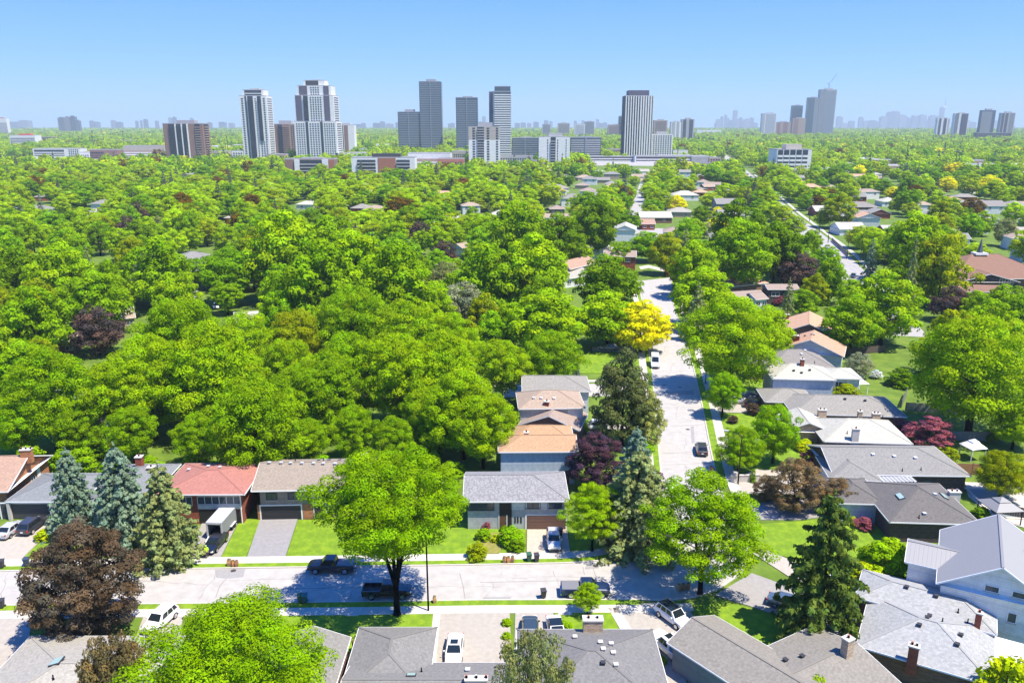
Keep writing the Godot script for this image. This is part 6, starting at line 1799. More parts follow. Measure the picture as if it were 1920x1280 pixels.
["shrub", 9, -36.6, -120.1, 4.5, 4.2, "fresh", "ninth low shrub from the left behind the front row houses"],
["shrub", 10, -31.7, -113.7, 2.8, 3.5, "fresh", "tenth low shrub from the left behind the front row houses"],
["shrub", 11, -29.5, -115.6, 3.9, 4, "fresh", "eleventh low shrub from the left behind the front row houses"],
["shrub", 12, -23.6, -114, 3.3, 3.4, "", "twelfth low shrub from the left behind the front row houses"],
["shrub", 13, -19.3, -116.9, 4.6, 4.3, "", "thirteenth low shrub from the left behind the front row houses"],
["shrub", 14, -13.3, -120.1, 3.1, 3.4, "fresh", "fourteenth low shrub from the left behind the front row houses"],
["shrub", 15, -9.5, -116.1, 2.8, 3.9, "", "fifteenth low shrub from the left behind the front row houses"],
["maple", 0, -72, -124, 10, 8, "", "first lower maple from the left right behind the front row houses"],
["maple", 1, -62, -121, 10, 8, "", "second lower maple from the left right behind the front row houses"],
["maple", 2, -51, -120, 9.4, 7.5, "", "third lower maple from the left right behind the front row houses"],
["maple", 3, -42, -122, 10, 8, "", "fourth lower maple from the left right behind the front row houses"],
["maple", 4, -33, -119, 8.8, 7, "", "fifth lower maple from the left right behind the front row houses"],
["maple", 5, -26, -122, 10, 8, "", "sixth lower maple from the left right behind the front row houses"],
["maple", 6, -19, -120, 8.8, 7, "", "seventh lower maple from the left right behind the front row houses"],
["maple", 7, -12, -123, 9.4, 7.5, "", "last lower maple from the left right behind the front row houses"]
]
const PLANT_NAMES := {"maple": ["maple_tree", "leafy green trees"], "ash": ["ash_tree", "leafy green trees"], "locust": ["locust_tree", "leafy green trees"], "copper": ["copper_tree", "dark-leaved trees"], "plum": ["plum_tree", "dark-leaved trees"], "bronze": ["bronze_tree", "bronze-leaved trees"], "gold": ["yellow_tree", "yellow trees"], "pale": ["pale_tree", "pale trees"], "red": ["red_maple", "red ornamental trees"], "shrub": ["shrub", "garden shrubs"], "cedar": ["cedar", "columnar cedars"], "pine": ["pine_tree", "conifers"], "spruce": ["spruce_tree", "conifers"], "fir": ["spruce_tree", "conifers"]}
# trees of the woods: kind, shape, x, z, height, width, shade, how many alike come before, where it stands to which landmark
var WOODS := [
["maple_mid", 2, -227.9, -415.5, 11.9, 8.6, "olive", 0, "well left of", 28],
["maple_mid", 2, -115.2, -227.3, 11.6, 8.7, "lime", 0, "above", 27],
["maple_mid", 2, -205.8, -341, 14.5, 10.2, "lime", 0, "some way below", 59],
["maple_mid", 2, -20.2, -179.4, 11, 7.8, "lime", 0, "below", 53],
["copper_mid", 2, -63, -270.8, 9.2, 7.9, "", 0, "left of", 51],
["maple_mid", 2, 120.8, -323.2, 12.2, 9.1, "", 0, "above", 55],
["maple_mid", 2, -63.6, -214.3, 15.4, 11.8, "lime", 0, "above", 34],
["maple_mid", 2, -60.5, -199, 12.9, 9.8, "fresh", 0, "right of", 32],
["maple_mid", 2, -81.1, -375.4, 15.8, 11.3, "olive", 0, "some way above", 51],
["maple_mid", 0, -134.8, -280.3, 16.1, 11.3, "olive", 0, "left of", 28],
["maple_mid", 2, -162.7, -344.3, 14.1, 11, "deep", 0, "above", 28],
["maple_mid", 2, -134.4, -242.4, 13.5, 11.2, "lime", 1, "above", 27],
["maple_mid", 2, -66, -285.4, 14.5, 10.1, "lime", 0, "above", 51],
["maple_mid", 0, -209.4, -407.6, 10, 7.6, "olive", 1, "well left of", 28],
["maple_mid", 3, -83.4, -227.7, 9.7, 8.7, "", 0, "above", 32],
["maple_mid", 2, 211.9, -386.6, 12.2, 11.5, "lime", 0, "some way above", 42],
["maple_mid", 3, -99.8, -353.1, 10.2, 7.5, "", 0, "above", 51],
["maple_mid", 0, 123.4, -205, 10.6, 8.2, "deep", 0, "some way below", 42],
["maple_mid", 2, 31.7, -401.5, 11.9, 10.3, "", 0, "left of", 60],
["maple_mid", 3, 75.6, -338.8, 10.4, 7.9, "lime", 0, "well left of", 63],
["maple_mid", 3, -11, -390.9, 12.3, 9, "lime", 0, "above", 35],
["maple_mid", 1, 100.1, -421.3, 12.4, 11.2, "deep", 0, "above", 63],
["maple_mid", 1, -66.4, -225.9, 14.8, 10.3, "fresh", 0, "above", 34],
["maple_mid", 0, -4.8, -186.8, 10.9, 7.6, "fresh", 0, "below", 53],
["maple_mid", 1, -13.3, -326.3, 12.9, 11.8, "fresh", 0, "right of", 35],
["maple_mid", 3, -122.6, -189.4, 10, 9.3, "", 0, "well left of", 26],
["pale_mid", 0, 10.8, -239.9, 9.3, 7.9, "", 0, "left of", 36],
["maple_mid", 1, -99.9, -143.7, 12.4, 9.9, "deep", 0, "well left of", 26],
["maple_mid", 1, -111.5, -402.3, 13.1, 9.5, "", 0, "some way above", 51],
["maple_mid", 3, 28.4, -351.2, 15.1, 11.5, "lime", 0, "left of", 60],
["pale_mid", 0, -158.6, -324.4, 12, 9.6, "grey", 0, "left of", 28],
["maple_mid", 3, -110.7, -351.6, 15.9, 11.6, "fresh", 0, "well right of", 29],
["maple_mid", 3, -135.5, -298.6, 10.9, 9.3, "lime", 0, "below", 28],
["maple_mid", 0, 33.9, -409.3, 8.6, 7.8, "deep", 0, "left of", 60],
["maple_mid", 3, -86.4, -278.1, 8.5, 7.8, "fresh", 0, "well left of", 51],
["maple_mid", 2, -132.3, -407.5, 11.6, 10.7, "lime", 0, "well right of", 29],
["maple_mid", 2, 235.1, -398.1, 12.4, 10.3, "lime", 1, "some way above", 42],
["maple", 1, -42.7, -143.8, 15.2, 11.1, "lime", 0, "below", 33],
["maple_mid", 3, -110.2, -243.3, 13.4, 10.5, "deep", 0, "left of", 30],
["maple_mid", 0, -27.7, -291.2, 9.8, 9, "fresh", 0, "left of", 35],
["maple_mid", 0, -162.8, -356.7, 14.6, 11.5, "lime", 0, "above", 28],
["maple_mid", 0, -134.5, -254.4, 9, 7.5, "fresh", 0, "above", 27],
["maple_mid", 1, 125.4, -410.2, 10.4, 7.6, "fresh", 0, "above", 63],
["maple", 0, -14.6, -128, 11.3, 8.6, "lime", 0, "below", 58],
["pale_mid", 1, -115, -249.5, 15.7, 11.3, "grey", 0, "below", 28],
["maple_mid", 3, -43.5, -257.7, 10.5, 9.8, "", 0, "well right of", 51],
["maple_mid", 0, -70.6, -269, 11.8, 9.6, "lime", 0, "left of", 51],
["maple_mid", 1, -221, -370.3, 10.6, 8.1, "fresh", 0, "some way below", 59],
["maple_mid", 2, 224.3, -397, 11.6, 10, "lime", 2, "some way above", 42],
["maple", 0, -92.3, -132.8, 9.1, 7.6, "", 0, "some way above", 0],
["copper_mid", 1, -41.7, -357.2, 12.6, 9.8, "", 0, "left of", 35],
["pale_mid", 2, -52.1, -234.6, 8.9, 7.6, "", 0, "below", 51],
["maple_mid", 0, -71.3, -393.5, 12.4, 9, "olive", 0, "some way below", 49],
["maple_mid", 0, -164.9, -299.3, 13.9, 10.7, "", 0, "well left of", 28],
["maple_mid", 1, -99.9, -391.5, 13.1, 10.5, "deep", 0, "some way above", 51],
["maple_mid", 1, -191.6, -403, 13.9, 9.8, "fresh", 0, "above", 28],
["pale_mid", 0, 22.3, -358.9, 9.8, 8.3, "grey", 0, "left of", 60],
["maple_mid", 2, -9.5, -172.2, 9.5, 7.8, "", 0, "some way below", 53],
["maple_mid", 0, -12.3, -252, 10.8, 8, "lime", 0, "above", 53],
["maple_mid", 1, -43.8, -421.4, 10.6, 8.4, "lime", 1, "above", 35],
["maple_mid", 2, -20.1, -410.6, 13.5, 9.5, "", 0, "above", 35],
["maple_mid", 3, 99.9, -316.3, 10.7, 8.7, "lime", 0, "right of", 63],
["maple_mid", 0, -106, -296.6, 9.7, 9.1, "lime", 0, "right of", 29],
["maple_mid", 3, 2.6, -344.7, 13.9, 10.7, "lime", 0, "well right of", 35],
["maple_mid", 3, -7, -283.4, 11.5, 9.6, "", 0, "right of", 35],
["maple_mid", 2, -171.9, -404.6, 9.2, 8.6, "fresh", 1, "above", 28],
["copper_mid", 0, 123.9, -219.5, 10.4, 9.9, "", 0, "below", 42],
["maple_mid", 1, -124.9, -203.9, 14.6, 11, "olive", 0, "above", 26],
["maple_mid", 1, 235.8, -415.2, 12.1, 10.6, "deep", 0, "some way above", 42],
["maple_mid", 3, -11.3, -352.7, 13.7, 11.1, "fresh", 0, "above", 35],
["pale_mid", 3, -21.3, -247.6, 12.8, 11.2, "", 0, "above", 53],
["maple_mid", 3, -136.4, -206.2, 12.1, 9.8, "olive", 0, "well left of", 26],
["maple_mid", 2, -157.5, -254.9, 12.1, 10.5, "", 0, "some way above", 26],
["pale_mid", 1, -28.8, -231.7, 10.7, 8.2, "grey", 0, "well left of", 53],
["maple_mid", 1, -217.9, -334.5, 13.6, 11.7, "", 0, "some way below", 59],
["maple_mid", 3, -125.3, -257.2, 11.9, 9, "deep", 0, "below", 28],
["maple_mid", 3, -57.6, -408.3, 11.2, 8.6, "deep", 0, "well left of", 35],
["pale_mid", 2, 94.3, -390.3, 8.3, 7.6, "grey", 0, "left of", 63],
["spruce_mid", 1, -267.8, -409.1, 13.6, 5.8, "sage", 0, "some way below", 59],
["maple_mid", 2, -199.1, -353.4, 11.7, 10.6, "lime", 0, "well left of", 28],
["maple_mid", 1, -4.4, -340.9, 8.8, 7.5, "", 1, "right of", 35],
["maple_mid", 0, -92.2, -294.3, 8.8, 7.7, "olive", 0, "well left of", 51],
["maple_mid", 1, -31.6, -187.4, 11.8, 10.4, "lime", 0, "well right of", 34],
["maple_mid", 2, 88.6, -300.3, 13.4, 10.8, "olive", 0, "right of", 63],
["maple_mid", 1, -127.5, -290.2, 11.3, 8, "lime", 0, "right of", 28],
["maple_mid", 0, -5.7, -264.7, 10.8, 8.2, "olive", 0, "below", 35],
["maple_mid", 2, 165.5, -314.7, 15.4, 10.7, "olive", 0, "well left of", 42],
["maple_mid", 2, -108.9, -417, 10.4, 9.7, "", 1, "some way above", 51],
["maple_mid", 3, 93, -207, 11.3, 8.6, "olive", 0, "left of", 61],
["spruce_mid", 0, -147.6, -259, 14, 6, "sage", 0, "some way above", 27],
["spruce_mid", 2, 13.9, -377.4, 13, 5.6, "sage", 0, "well left of", 60],
["maple_mid", 2, -43.5, -273.4, 11, 8.4, "olive", 0, "well right of", 51],
["maple_mid", 1, -167.7, -260.9, 9.5, 8.3, "lime", 0, "some way above", 26],
["copper_mid", 2, -65.4, -324.5, 14.8, 10.2, "", 0, "above", 51],
["maple_mid", 3, -91.9, -403.7, 10.5, 7.7, "deep", 1, "some way above", 51],
["maple_mid", 2, -62, -232.2, 9.5, 8.5, "fresh", 1, "above", 34],
["maple_mid", 3, 1.4, -305.1, 12.8, 9.7, "olive", 0, "well right of", 35],
["pale_mid", 0, 225.5, -363.8, 13.2, 10.3, "", 0, "some way above", 42],
["maple_mid", 1, 66.7, -279.1, 14.4, 10.9, "fresh", 0, "left of", 63],
["maple_mid", 2, -175.8, -337.8, 13.1, 11.2, "deep", 0, "well left of", 28],
["maple_mid", 0, -142.1, -212, 10.6, 8.8, "", 1, "well left of", 26],
["maple_mid", 3, -7.4, -257.7, 10.7, 9.4, "fresh", 0, "below", 35],
["maple_mid", 3, 102.6, -325.4, 10.5, 9.5, "fresh", 0, "right of", 63],
["maple_mid", 2, -194.7, -382.1, 12, 8.4, "olive", 1, "left of", 28],
["maple_mid", 2, -115.3, -422.1, 9.3, 7.7, "deep", 2, "some way above", 51],
["maple_mid", 0, 73.3, -290, 11.4, 8.9, "lime", 0, "left of", 63],
["maple_mid", 1, -86.3, -261.5, 13, 9.1, "olive", 0, "well right of", 29],
["maple_mid", 0, -119.5, -256.8, 11.3, 8.4, "deep", 1, "below", 28],
["maple_mid", 1, 27, -198.9, 9.6, 8.4, "deep", 0, "left of", 54],
["maple_mid", 1, -138.3, -403.4, 9.9, 9, "fresh", 0, "above", 29],
["pale_mid", 3, -167.7, -248.4, 10.6, 8.7, "", 0, "well left of", 26],
["maple_mid", 3, -75.1, -295.6, 13.7, 9.8, "lime", 1, "above", 51],
["maple_mid", 1, 91.4, -235.5, 10.5, 7.9, "olive", 0, "below", 55],
["maple_mid", 2, 31.5, -374.9, 9.4, 8.7, "", 1, "left of", 60],
["maple_mid", 2, -154.1, -348.9, 10.7, 8.3, "lime", 1, "above", 28],
["maple_mid", 3, -115.3, -344.3, 11.3, 9.4, "deep", 0, "well right of", 29],
["maple_mid", 3, -139.5, -363, 10.4, 8.6, "olive", 0, "above", 29],
["maple_mid", 3, -45, -200.5, 10.9, 9.8, "deep", 0, "right of", 34],
["spruce_mid", 3, -115.6, -392.5, 10.7, 4.6, "sage", 0, "some way above", 51],
["maple_mid", 1, -18.8, -268.2, 9.6, 8.6, "lime", 0, "below", 35],
["maple_mid", 3, -50.2, -336.8, 15.5, 12, "lime", 0, "well left of", 35],
["maple_mid", 0, 219.3, -379.9, 13.2, 10.7, "fresh", 0, "some way above", 42],
["maple_mid", 2, -148, -364.1, 16.1, 11.3, "", 0, "above", 29],
["spruce_mid", 1, -40.3, -268.1, 13.4, 5.8, "sage", 0, "well right of", 51],
["maple_mid", 3, -124.4, -380.9, 15, 11.6, "lime", 1, "well right of", 29],
["maple_mid", 1, -20.3, -218.4, 10.1, 8.5, "fresh", 0, "left of", 53],
["maple_mid", 3, -214.4, -322.9, 10.9, 7.9, "fresh", 1, "some way below", 59],
["spruce_mid", 2, -146.3, -242.7, 10.7, 4.6, "sage", 0, "some way above", 26],
["maple_mid", 0, 101.9, -233.1, 9.6, 9.1, "", 0, "left of", 61],
["maple_mid", 1, -102.4, -345.5, 13.7, 9.5, "lime", 0, "well left of", 51],
["maple_mid", 3, -95.2, -259.5, 10.3, 8.4, "lime", 1, "right of", 29],
["maple_mid", 1, -119.8, -232.1, 14.9, 10.8, "", 0, "above", 27],
["maple_mid", 2, -20.6, -191.6, 11.7, 8.3, "lime", 0, "left of", 53],
["maple_mid", 2, 98.8, -243.2, 14.4, 10.8, "", 0, "right of", 55],
["maple_mid", 1, 128, -338.1, 10.5, 8.1, "", 1, "above", 55],
["maple_mid", 3, -38.4, -247.8, 17, 11.9, "lime", 0, "well right of", 51],
["maple_mid", 0, -190.3, -298, 16.6, 11.6, "fresh", 2, "some way below", 59],
["spruce_mid", 0, -94.6, -250.4, 11.6, 5, "sage", 0, "right of", 30],
["maple_mid", 1, -174.9, -273.3, 10.5, 9.9, "", 1, "some way above", 26],
["maple_mid", 2, -118.8, -240.1, 10.6, 9.4, "", 1, "above", 27],
["maple_mid", 3, 3.8, -369.9, 11, 8.4, "", 0, "well right of", 35],
["maple_mid", 3, -90.1, -315.3, 14.9, 11.6, "olive", 0, "left of", 51],
["maple_mid", 1, -118.2, -211.3, 13.5, 11, "", 0, "above", 57],
["maple_mid", 2, -132, -193.8, 13.3, 10.5, "deep", 1, "well left of", 26],
["maple_mid", 0, -206.1, -368, 9.4, 8.4, "lime", 1, "well left of", 28],
["maple_mid", 2, 11.4, -255.9, 13, 11.9, "lime", 0, "left of", 36],
["pale_mid", 1, -79.5, -283.3, 16.4, 11.5, "grey", 0, "left of", 51],
["maple_mid", 3, -60.8, -374.2, 10.7, 9.6, "lime", 0, "some way above", 51],
["copper_mid", 0, -192.4, -410.9, 15.7, 11, "", 0, "above", 28],
["maple_mid", 0, 128.1, -386.2, 8.8, 8.3, "", 0, "right of", 63],
["maple_mid", 1, -127.5, -429.6, 13.3, 9.4, "olive", 1, "some way above", 51],
["maple", 3, -66.2, -145.1, 15.2, 10.9, "", 0, "left of", 52],
["maple_mid", 1, -212.1, -417.9, 8.4, 8, "fresh", 0, "left of", 28],
["spruce_mid", 2, -199.5, -429.3, 13.9, 5.9, "sage", 0, "above", 28],
["maple_mid", 2, -7.4, -197.2, 12.5, 9.3, "olive", 0, "right of", 53],
["maple_mid", 1, 128.7, -215.1, 9.5, 8.8, "lime", 0, "below", 42],
["maple_mid", 0, 1.5, -241.4, 10.5, 8.1, "lime", 0, "well left of", 36],
["maple_mid", 3, 10.6, -193.8, 11.8, 8.7, "lime", 0, "some way below", 36],
["pale_mid", 1, -172.6, -390.2, 11.1, 9.6, "", 0, "above", 28],
["maple_mid", 2, -119.9, -334.5, 13.6, 10.3, "lime", 2, "right of", 29],
["maple_mid", 2, -217, -392.7, 13.7, 10.4, "", 1, "well left of", 28],
["maple_mid", 3, 217.9, -398.9, 9.5, 8, "lime", 3, "some way above", 42],
["spruce_mid", 2, 0.3, -399, 15.4, 6.6, "sage", 0, "right of", 35],
["maple_mid", 3, -188, -362.9, 11.7, 9, "fresh", 0, "well left of", 28],
["maple_mid", 2, 129.8, -248.4, 10, 9.1, "", 0, "right of", 61],
["maple_mid", 1, 87.3, -378.4, 10.7, 9.6, "lime", 1, "left of", 63],
["maple_mid", 2, -39.9, -186.8, 9, 8.2, "lime", 0, "right of", 34],
["maple_mid", 0, -14.5, -305.2, 11, 10.1, "", 2, "right of", 35],
["maple_mid", 3, -188.2, -420.5, 11.8, 9.2, "deep", 1, "above", 28],
["maple_mid", 0, 15.1, -310.8, 12.5, 11.2, "", 0, "above", 37],
["maple_mid", 0, 204.7, -380.1, 13.8, 10.8, "olive", 0, "some way above", 42],
["maple_mid", 2, -122, -223.3, 11.7, 8.8, "deep", 0, "left of", 27],
["spruce_mid", 3, -32, -214.5, 12.1, 5.2, "sage", 0, "well left of", 53],
["maple_mid", 2, -46.3, -308.1, 9.1, 7.6, "fresh", 0, "well right of", 51],
["maple_mid", 0, -127, -370.1, 9.9, 9.3, "fresh", 0, "right of", 29],
["maple_mid", 3, -156.2, -316.3, 14.2, 12, "lime", 0, "left of", 28],
["pale_mid", 3, -168.8, -362.4, 11, 9.1, "", 1, "above", 28],
["maple_mid", 1, 145, -315.3, 9.8, 8.6, "lime", 0, "below", 50],
["maple_mid", 2, -98.4, -322.7, 12, 8.3, "lime", 1, "well left of", 51],
["maple_mid", 1, -170.6, -307.7, 14.8, 10.5, "lime", 2, "well left of", 28],
["maple_mid", 2, -150.2, -322, 10.8, 8, "", 0, "left of", 28],
["maple_mid", 1, -205.7, -380.7, 11.4, 8.7, "lime", 3, "well left of", 28],
["maple_mid", 3, 115.2, -288.3, 11.3, 8.1, "fresh", 0, "right of", 55],
["maple_mid", 1, -224.5, -399.1, 11, 8.8, "deep", 1, "well left of", 28],
["maple_mid", 3, -163.3, -405.6, 15.2, 12, "olive", 0, "some way above", 29],
["maple_mid", 1, -6.2, -382.9, 10.2, 7.7, "lime", 0, "right of", 35],
["maple_mid", 3, -207.8, -310.4, 13.6, 11.7, "lime", 1, "some way below", 59],
["maple_mid", 0, 120.8, -358.4, 8.5, 8, "lime", 1, "right of", 63],
["maple_mid", 1, -172.2, -279.9, 10.9, 7.8, "olive", 0, "some way above", 26],
["maple_mid", 1, 105.6, -349.7, 12.1, 9.2, "fresh", 1, "above", 63],
["maple_mid", 2, -158.8, -420.2, 9.5, 8.1, "lime", 0, "some way above", 29],
["maple_mid", 2, -232.9, -403.5, 12.9, 10.9, "", 1, "some way below", 59],
["maple_mid", 1, -184.3, -324.2, 12.3, 10.6, "fresh", 1, "well left of", 28],
["maple_mid", 3, -49.9, -387.7, 16, 11.3, "deep", 1, "well left of", 35],
["maple_mid", 2, -140.5, -417.7, 16.6, 11.8, "lime", 1, "some way above", 29],
["spruce_mid", 2, 184.5, -356.9, 13.7, 5.9, "sage", 0, "well right of", 50],
["maple_mid", 0, 122.6, -393.9, 10.1, 8.5, "lime", 0, "above", 63],
["maple_mid", 0, 0.1, -189.9, 12.2, 9.3, "lime", 0, "well right of", 53],
["maple_mid", 3, -159.6, -396.7, 13.9, 11.8, "lime", 0, "above", 29],
["maple", 3, -52.1, -146.9, 11.9, 8.5, "deep", 0, "left of", 33],
["maple_mid", 1, -122, -396.1, 16.9, 11.7, "lime", 2, "well right of", 29],
["maple_mid", 0, -12.9, -345.3, 16.4, 11.5, "lime", 2, "above", 35],
["maple_mid", 1, -24.6, -350, 10.3, 8.6, "lime", 3, "above", 35],
["maple_mid", 2, -111.1, -362.4, 14, 10.2, "lime", 3, "well right of", 29],
["maple_mid", 3, -38.9, -339.2, 10.5, 8, "lime", 0, "left of", 35],
["maple_mid", 3, 110, -366.3, 9, 7.8, "", 0, "above", 63],
["maple_mid", 0, 7.8, -204.9, 15.8, 11.2, "deep", 0, "below", 36],
["maple_mid", 1, -186.8, -348.6, 8.7, 7.9, "deep", 2, "well left of", 28],
["maple_mid", 2, 112, -375.7, 8.6, 8, "olive", 0, "above", 63],
["maple_mid", 0, -16.6, -228.8, 13, 11.4, "", 0, "above", 53],
["copper_mid", 0, -176.7, -366.3, 14, 10.1, "", 1, "above", 28],
["maple_mid", 0, -55.7, -228.1, 9.9, 8.8, "lime", 1, "above", 34],
["maple_mid", 0, -245.9, -409.4, 14.4, 11.2, "lime", 2, "some way below", 59],
["spruce_mid", 0, -139.3, -258.9, 16.3, 7, "sage", 0, "well left of", 28],
["maple_mid", 1, -111.3, -161, 15.1, 11.7, "lime", 0, "well left of", 26],
["spruce_mid", 3, -11.9, -418.3, 15.1, 6.5, "sage", 0, "above", 35],
["maple_mid", 1, 28.6, -342.9, 12, 9.6, "olive", 0, "left of", 60],
["maple_mid", 1, -210.1, -335.1, 11.3, 10.4, "deep", 0, "some way below", 59],
["maple_mid", 0, 77, -348.7, 14.9, 11.6, "fresh", 0, "well left of", 63],
["maple_mid", 2, -37.9, -177.1, 16, 11.3, "olive", 0, "right of", 34],
["maple_mid", 0, -92.2, -144.7, 14.7, 11.8, "", 0, "below", 26],
["maple_mid", 2, -262.6, -398.8, 10.5, 7.6, "olive", 0, "some way below", 59],
["maple_mid", 3, 41.9, -305.8, 10.3, 8.7, "", 0, "below", 60],
["maple_mid", 0, -101.5, -285.4, 10.2, 8.7, "deep", 0, "right of", 29],
["maple_mid", 0, -20.6, -198.5, 15.5, 11.1, "lime", 1, "left of", 53],
["maple_mid", 1, 109.3, -357.6, 13.3, 9.4, "fresh", 2, "above", 63],
["maple_mid", 2, -1.5, -274.2, 11, 9.4, "olive", 0, "right of", 35],
["maple_mid", 0, -0.2, -315.8, 16, 11.9, "lime", 1, "right of", 35],
["maple_mid", 3, 173.9, -333.5, 10.7, 8.3, "lime", 0, "well left of", 42],
["maple_mid", 1, -118.1, -416.7, 13.6, 9.5, "", 2, "some way above", 51],
["maple_mid", 2, 32.1, -244.5, 12.6, 10.1, "lime", 0, "right of", 56],
["maple_mid", 3, 35, -421.8, 9.6, 8.1, "lime", 1, "left of", 60],
["pale_mid", 1, -202.6, -301.9, 12.9, 11.3, "grey", 0, "some way below", 59],
["maple_mid", 1, 132.5, -207.8, 12.4, 11.6, "", 0, "below", 42],
["copper_mid", 2, -26.2, -303.1, 11.5, 9.7, "", 1, "left of", 35],
["maple_mid", 1, -30.9, -329.5, 13.2, 10.2, "lime", 1, "left of", 35],
["maple_mid", 0, -194.3, -396, 12.8, 9.4, "", 0, "above", 28],
["maple_mid", 1, -147, -265.8, 13.8, 10.2, "fresh", 2, "well left of", 28],
["maple_mid", 3, -80.2, -299, 11.2, 7.8, "lime", 1, "left of", 51],
["maple_mid", 2, -44, -399.2, 10, 9.3, "lime", 2, "left of", 35],
["maple_mid", 0, -94.1, -355.6, 15.1, 11.3, "lime", 1, "some way above", 51],
["maple_mid", 0, -177.9, -398.3, 9.6, 9, "lime", 2, "above", 28],
["maple_mid", 0, 98.1, -215.2, 12.1, 9.8, "lime", 0, "left of", 61],
["maple", 3, -58.4, -147, 10.3, 8.4, "", 0, "right of", 52],
["maple_mid", 3, -153.4, -382.4, 8.9, 8.2, "deep", 0, "above", 29],
["maple_mid", 2, 266.2, -408.7, 12.4, 11.4, "", 0, "some way above", 42],
["maple_mid", 3, 160.4, -301.6, 9.9, 8.3, "", 0, "well left of", 42],
["maple_mid", 0, 37.8, -344.5, 13.9, 10.2, "", 1, "below", 60],
["maple_mid", 0, 100.8, -308, 11.6, 10.6, "", 1, "right of", 63],
["maple_mid", 1, 113.6, -339.9, 9.2, 8.4, "deep", 0, "right of", 63],
["maple_mid", 3, -103.4, -165.6, 9.2, 8.1, "olive", 0, "left of", 26],
["maple_mid", 2, -77.1, -167.7, 10.9, 7.9, "", 0, "above", 52],
["maple_mid", 2, -67.4, -398.8, 11.2, 10.4, "lime", 0, "some way below", 49],
["maple_mid", 0, -86.9, -194.2, 10.5, 8.3, "lime", 0, "left of", 31],
["maple_mid", 0, 1.3, -255.9, 12.9, 9.9, "", 0, "well left of", 36],
["maple_mid", 3, -21.9, -273.5, 9.7, 9, "fresh", 1, "below", 35],
["maple_mid", 0, -64.1, -296.7, 15.8, 11.5, "deep", 0, "above", 51],
["maple", 1, -75.2, -140.8, 9.3, 8.4, "lime", 0, "above", 25],
["maple_mid", 0, -32.9, -274.7, 10.5, 9.8, "deep", 2, "well left of", 35],
["maple_mid", 0, -154.4, -232.5, 11.5, 10.8, "fresh", 0, "well left of", 26],
["maple_mid", 3, -45.6, -235.5, 11, 9.2, "fresh", 0, "right of", 51],
["maple_mid", 1, 5.4, -249.8, 12, 10.9, "olive", 0, "left of", 36],
["maple_mid", 3, -16.3, -361.7, 13.3, 11.8, "", 1, "above", 35],
["maple_mid", 0, -29.5, -240.3, 10.3, 8.4, "olive", 0, "well left of", 53],
["maple_mid", 2, -72.1, -171.6, 11.7, 10, "lime", 0, "below", 31]
]
var MARKS := ["salmon gable house", "blue-grey garage house", "red-roofed house", "taupe gable house", "grey speckled-roof house", "orange-roofed house", "mauve gable house", "pink-grey hip roof house", "grey house by the second cross street", "pale blue-walled peach gable house", "second peach house", "dark grey hip bungalow", "white two-storey house", "two-chimney grey bungalow", "white-roofed bungalow", "steel-grey bungalow", "charcoal-roofed bungalow", "white metal-roofed house", "pearl-grey hip house", "ash-grey corner house", "pale grey hip house", "bottom-left brick house", "slate-roofed house", "slate hip house", "charcoal hip house", "brick house under the maples", "pink-roofed house", "brown-pink gable roof", "small pink gable", "white two-storey house in the woods", "grey hip roof in the grove", "tiny white roof", "white roof by the big maples", "pink porch roof", "pale roof glimpse", "tan gable in the middle woods", "pale house at the street's end", "salmon two-storey house", "peach hip bungalow", "mauve garage roof", "brown two-storey house", "low mauve roof", "church", "brown apartment slab", "white-striped slim tower", "stepped white tower", "white slab tower", "pinstriped tower", "banded office block", "red brick low-rise", "roadside bungalows", "big dome maple", "largest lime maple", "silvery pale tree", "vivid yellow tree", "dark copper beech", "dark round maple", "grey-brown copper tree", "lime maple by the orange roof", "left low-rise offices", "tall deep green maple", "lime maple by the arterial road", "giant right-hand maple", "park maples"]
var MARKS_AT := [-9, 887, 113, 913, 399, 896, 595, 888, 967, 911, 1006, 830, 1037, 786, 1030, 749, 1041, 719, 1521, 652, 1516, 615, 1488, 675, 1497, 698, 1575, 759, 1607, 807, 1660, 862, 1716, 940, 1868, 1065, 1735, 1124, 1469, 1285, 133, 1285, -132, 1249, 559, 1271, 733, 1237, 1107, 1260, 190, 779, 120, 633, 227, 589, 282, 465, 360, 481, 339, 544, 359, 581, 461, 598, 518, 678, 579, 593, 872, 463, 1065, 515, 1074, 495, 1379, 527, 1394, 553, 1463, 538, 1416, 556, 1842, 509, 348, 270, 482, 250, 597, 250, 1040, 300, 1195, 270, 1485, 300, 700, 320, 1595, 420, 620, 505, 330, 700, 870, 568, 1205, 608, 1498, 502, 1140, 530, 178, 614, 835, 735, 40, 300, 1120, 425, 1660, 570, 1835, 690, 1390, 470]
var told := {}
func where_of(p: Vector3, look: String) -> String:
	# says which landmark of the picture a far thing is nearest to, and on which side
	var q := p - Vector3(0, 54, 0)
	var b := Basis(Vector3.RIGHT, deg_to_rad(-15.249))
	var v := b.inverse() * q
	var s := Vector2(960.0 - 1493.0 * v.x / v.z, 640.0 + 1493.0 * v.y / v.z)
	var best := 0
	for i in MARKS.size():
		var d := Vector2(MARKS_AT[i * 2] - s.x, MARKS_AT[i * 2 + 1] - s.y)
		if d.length() < Vector2(MARKS_AT[best * 2] - s.x, MARKS_AT[best * 2 + 1] - s.y).length(): best = i
	var e := s - Vector2(MARKS_AT[best * 2], MARKS_AT[best * 2 + 1])
	var rel := ("left of" if e.x < 0 else "right of") if absf(e.x) > 1.4 * absf(e.y) else ("above" if e.y < 0 else "below")
	var t: String = "%s %s the %s" % [look, rel, MARKS[best]]
	told[t] = told.get(t, -1) + 1
	return t if told[t] == 0 else "%s %s" % [nth(told[t]), t]
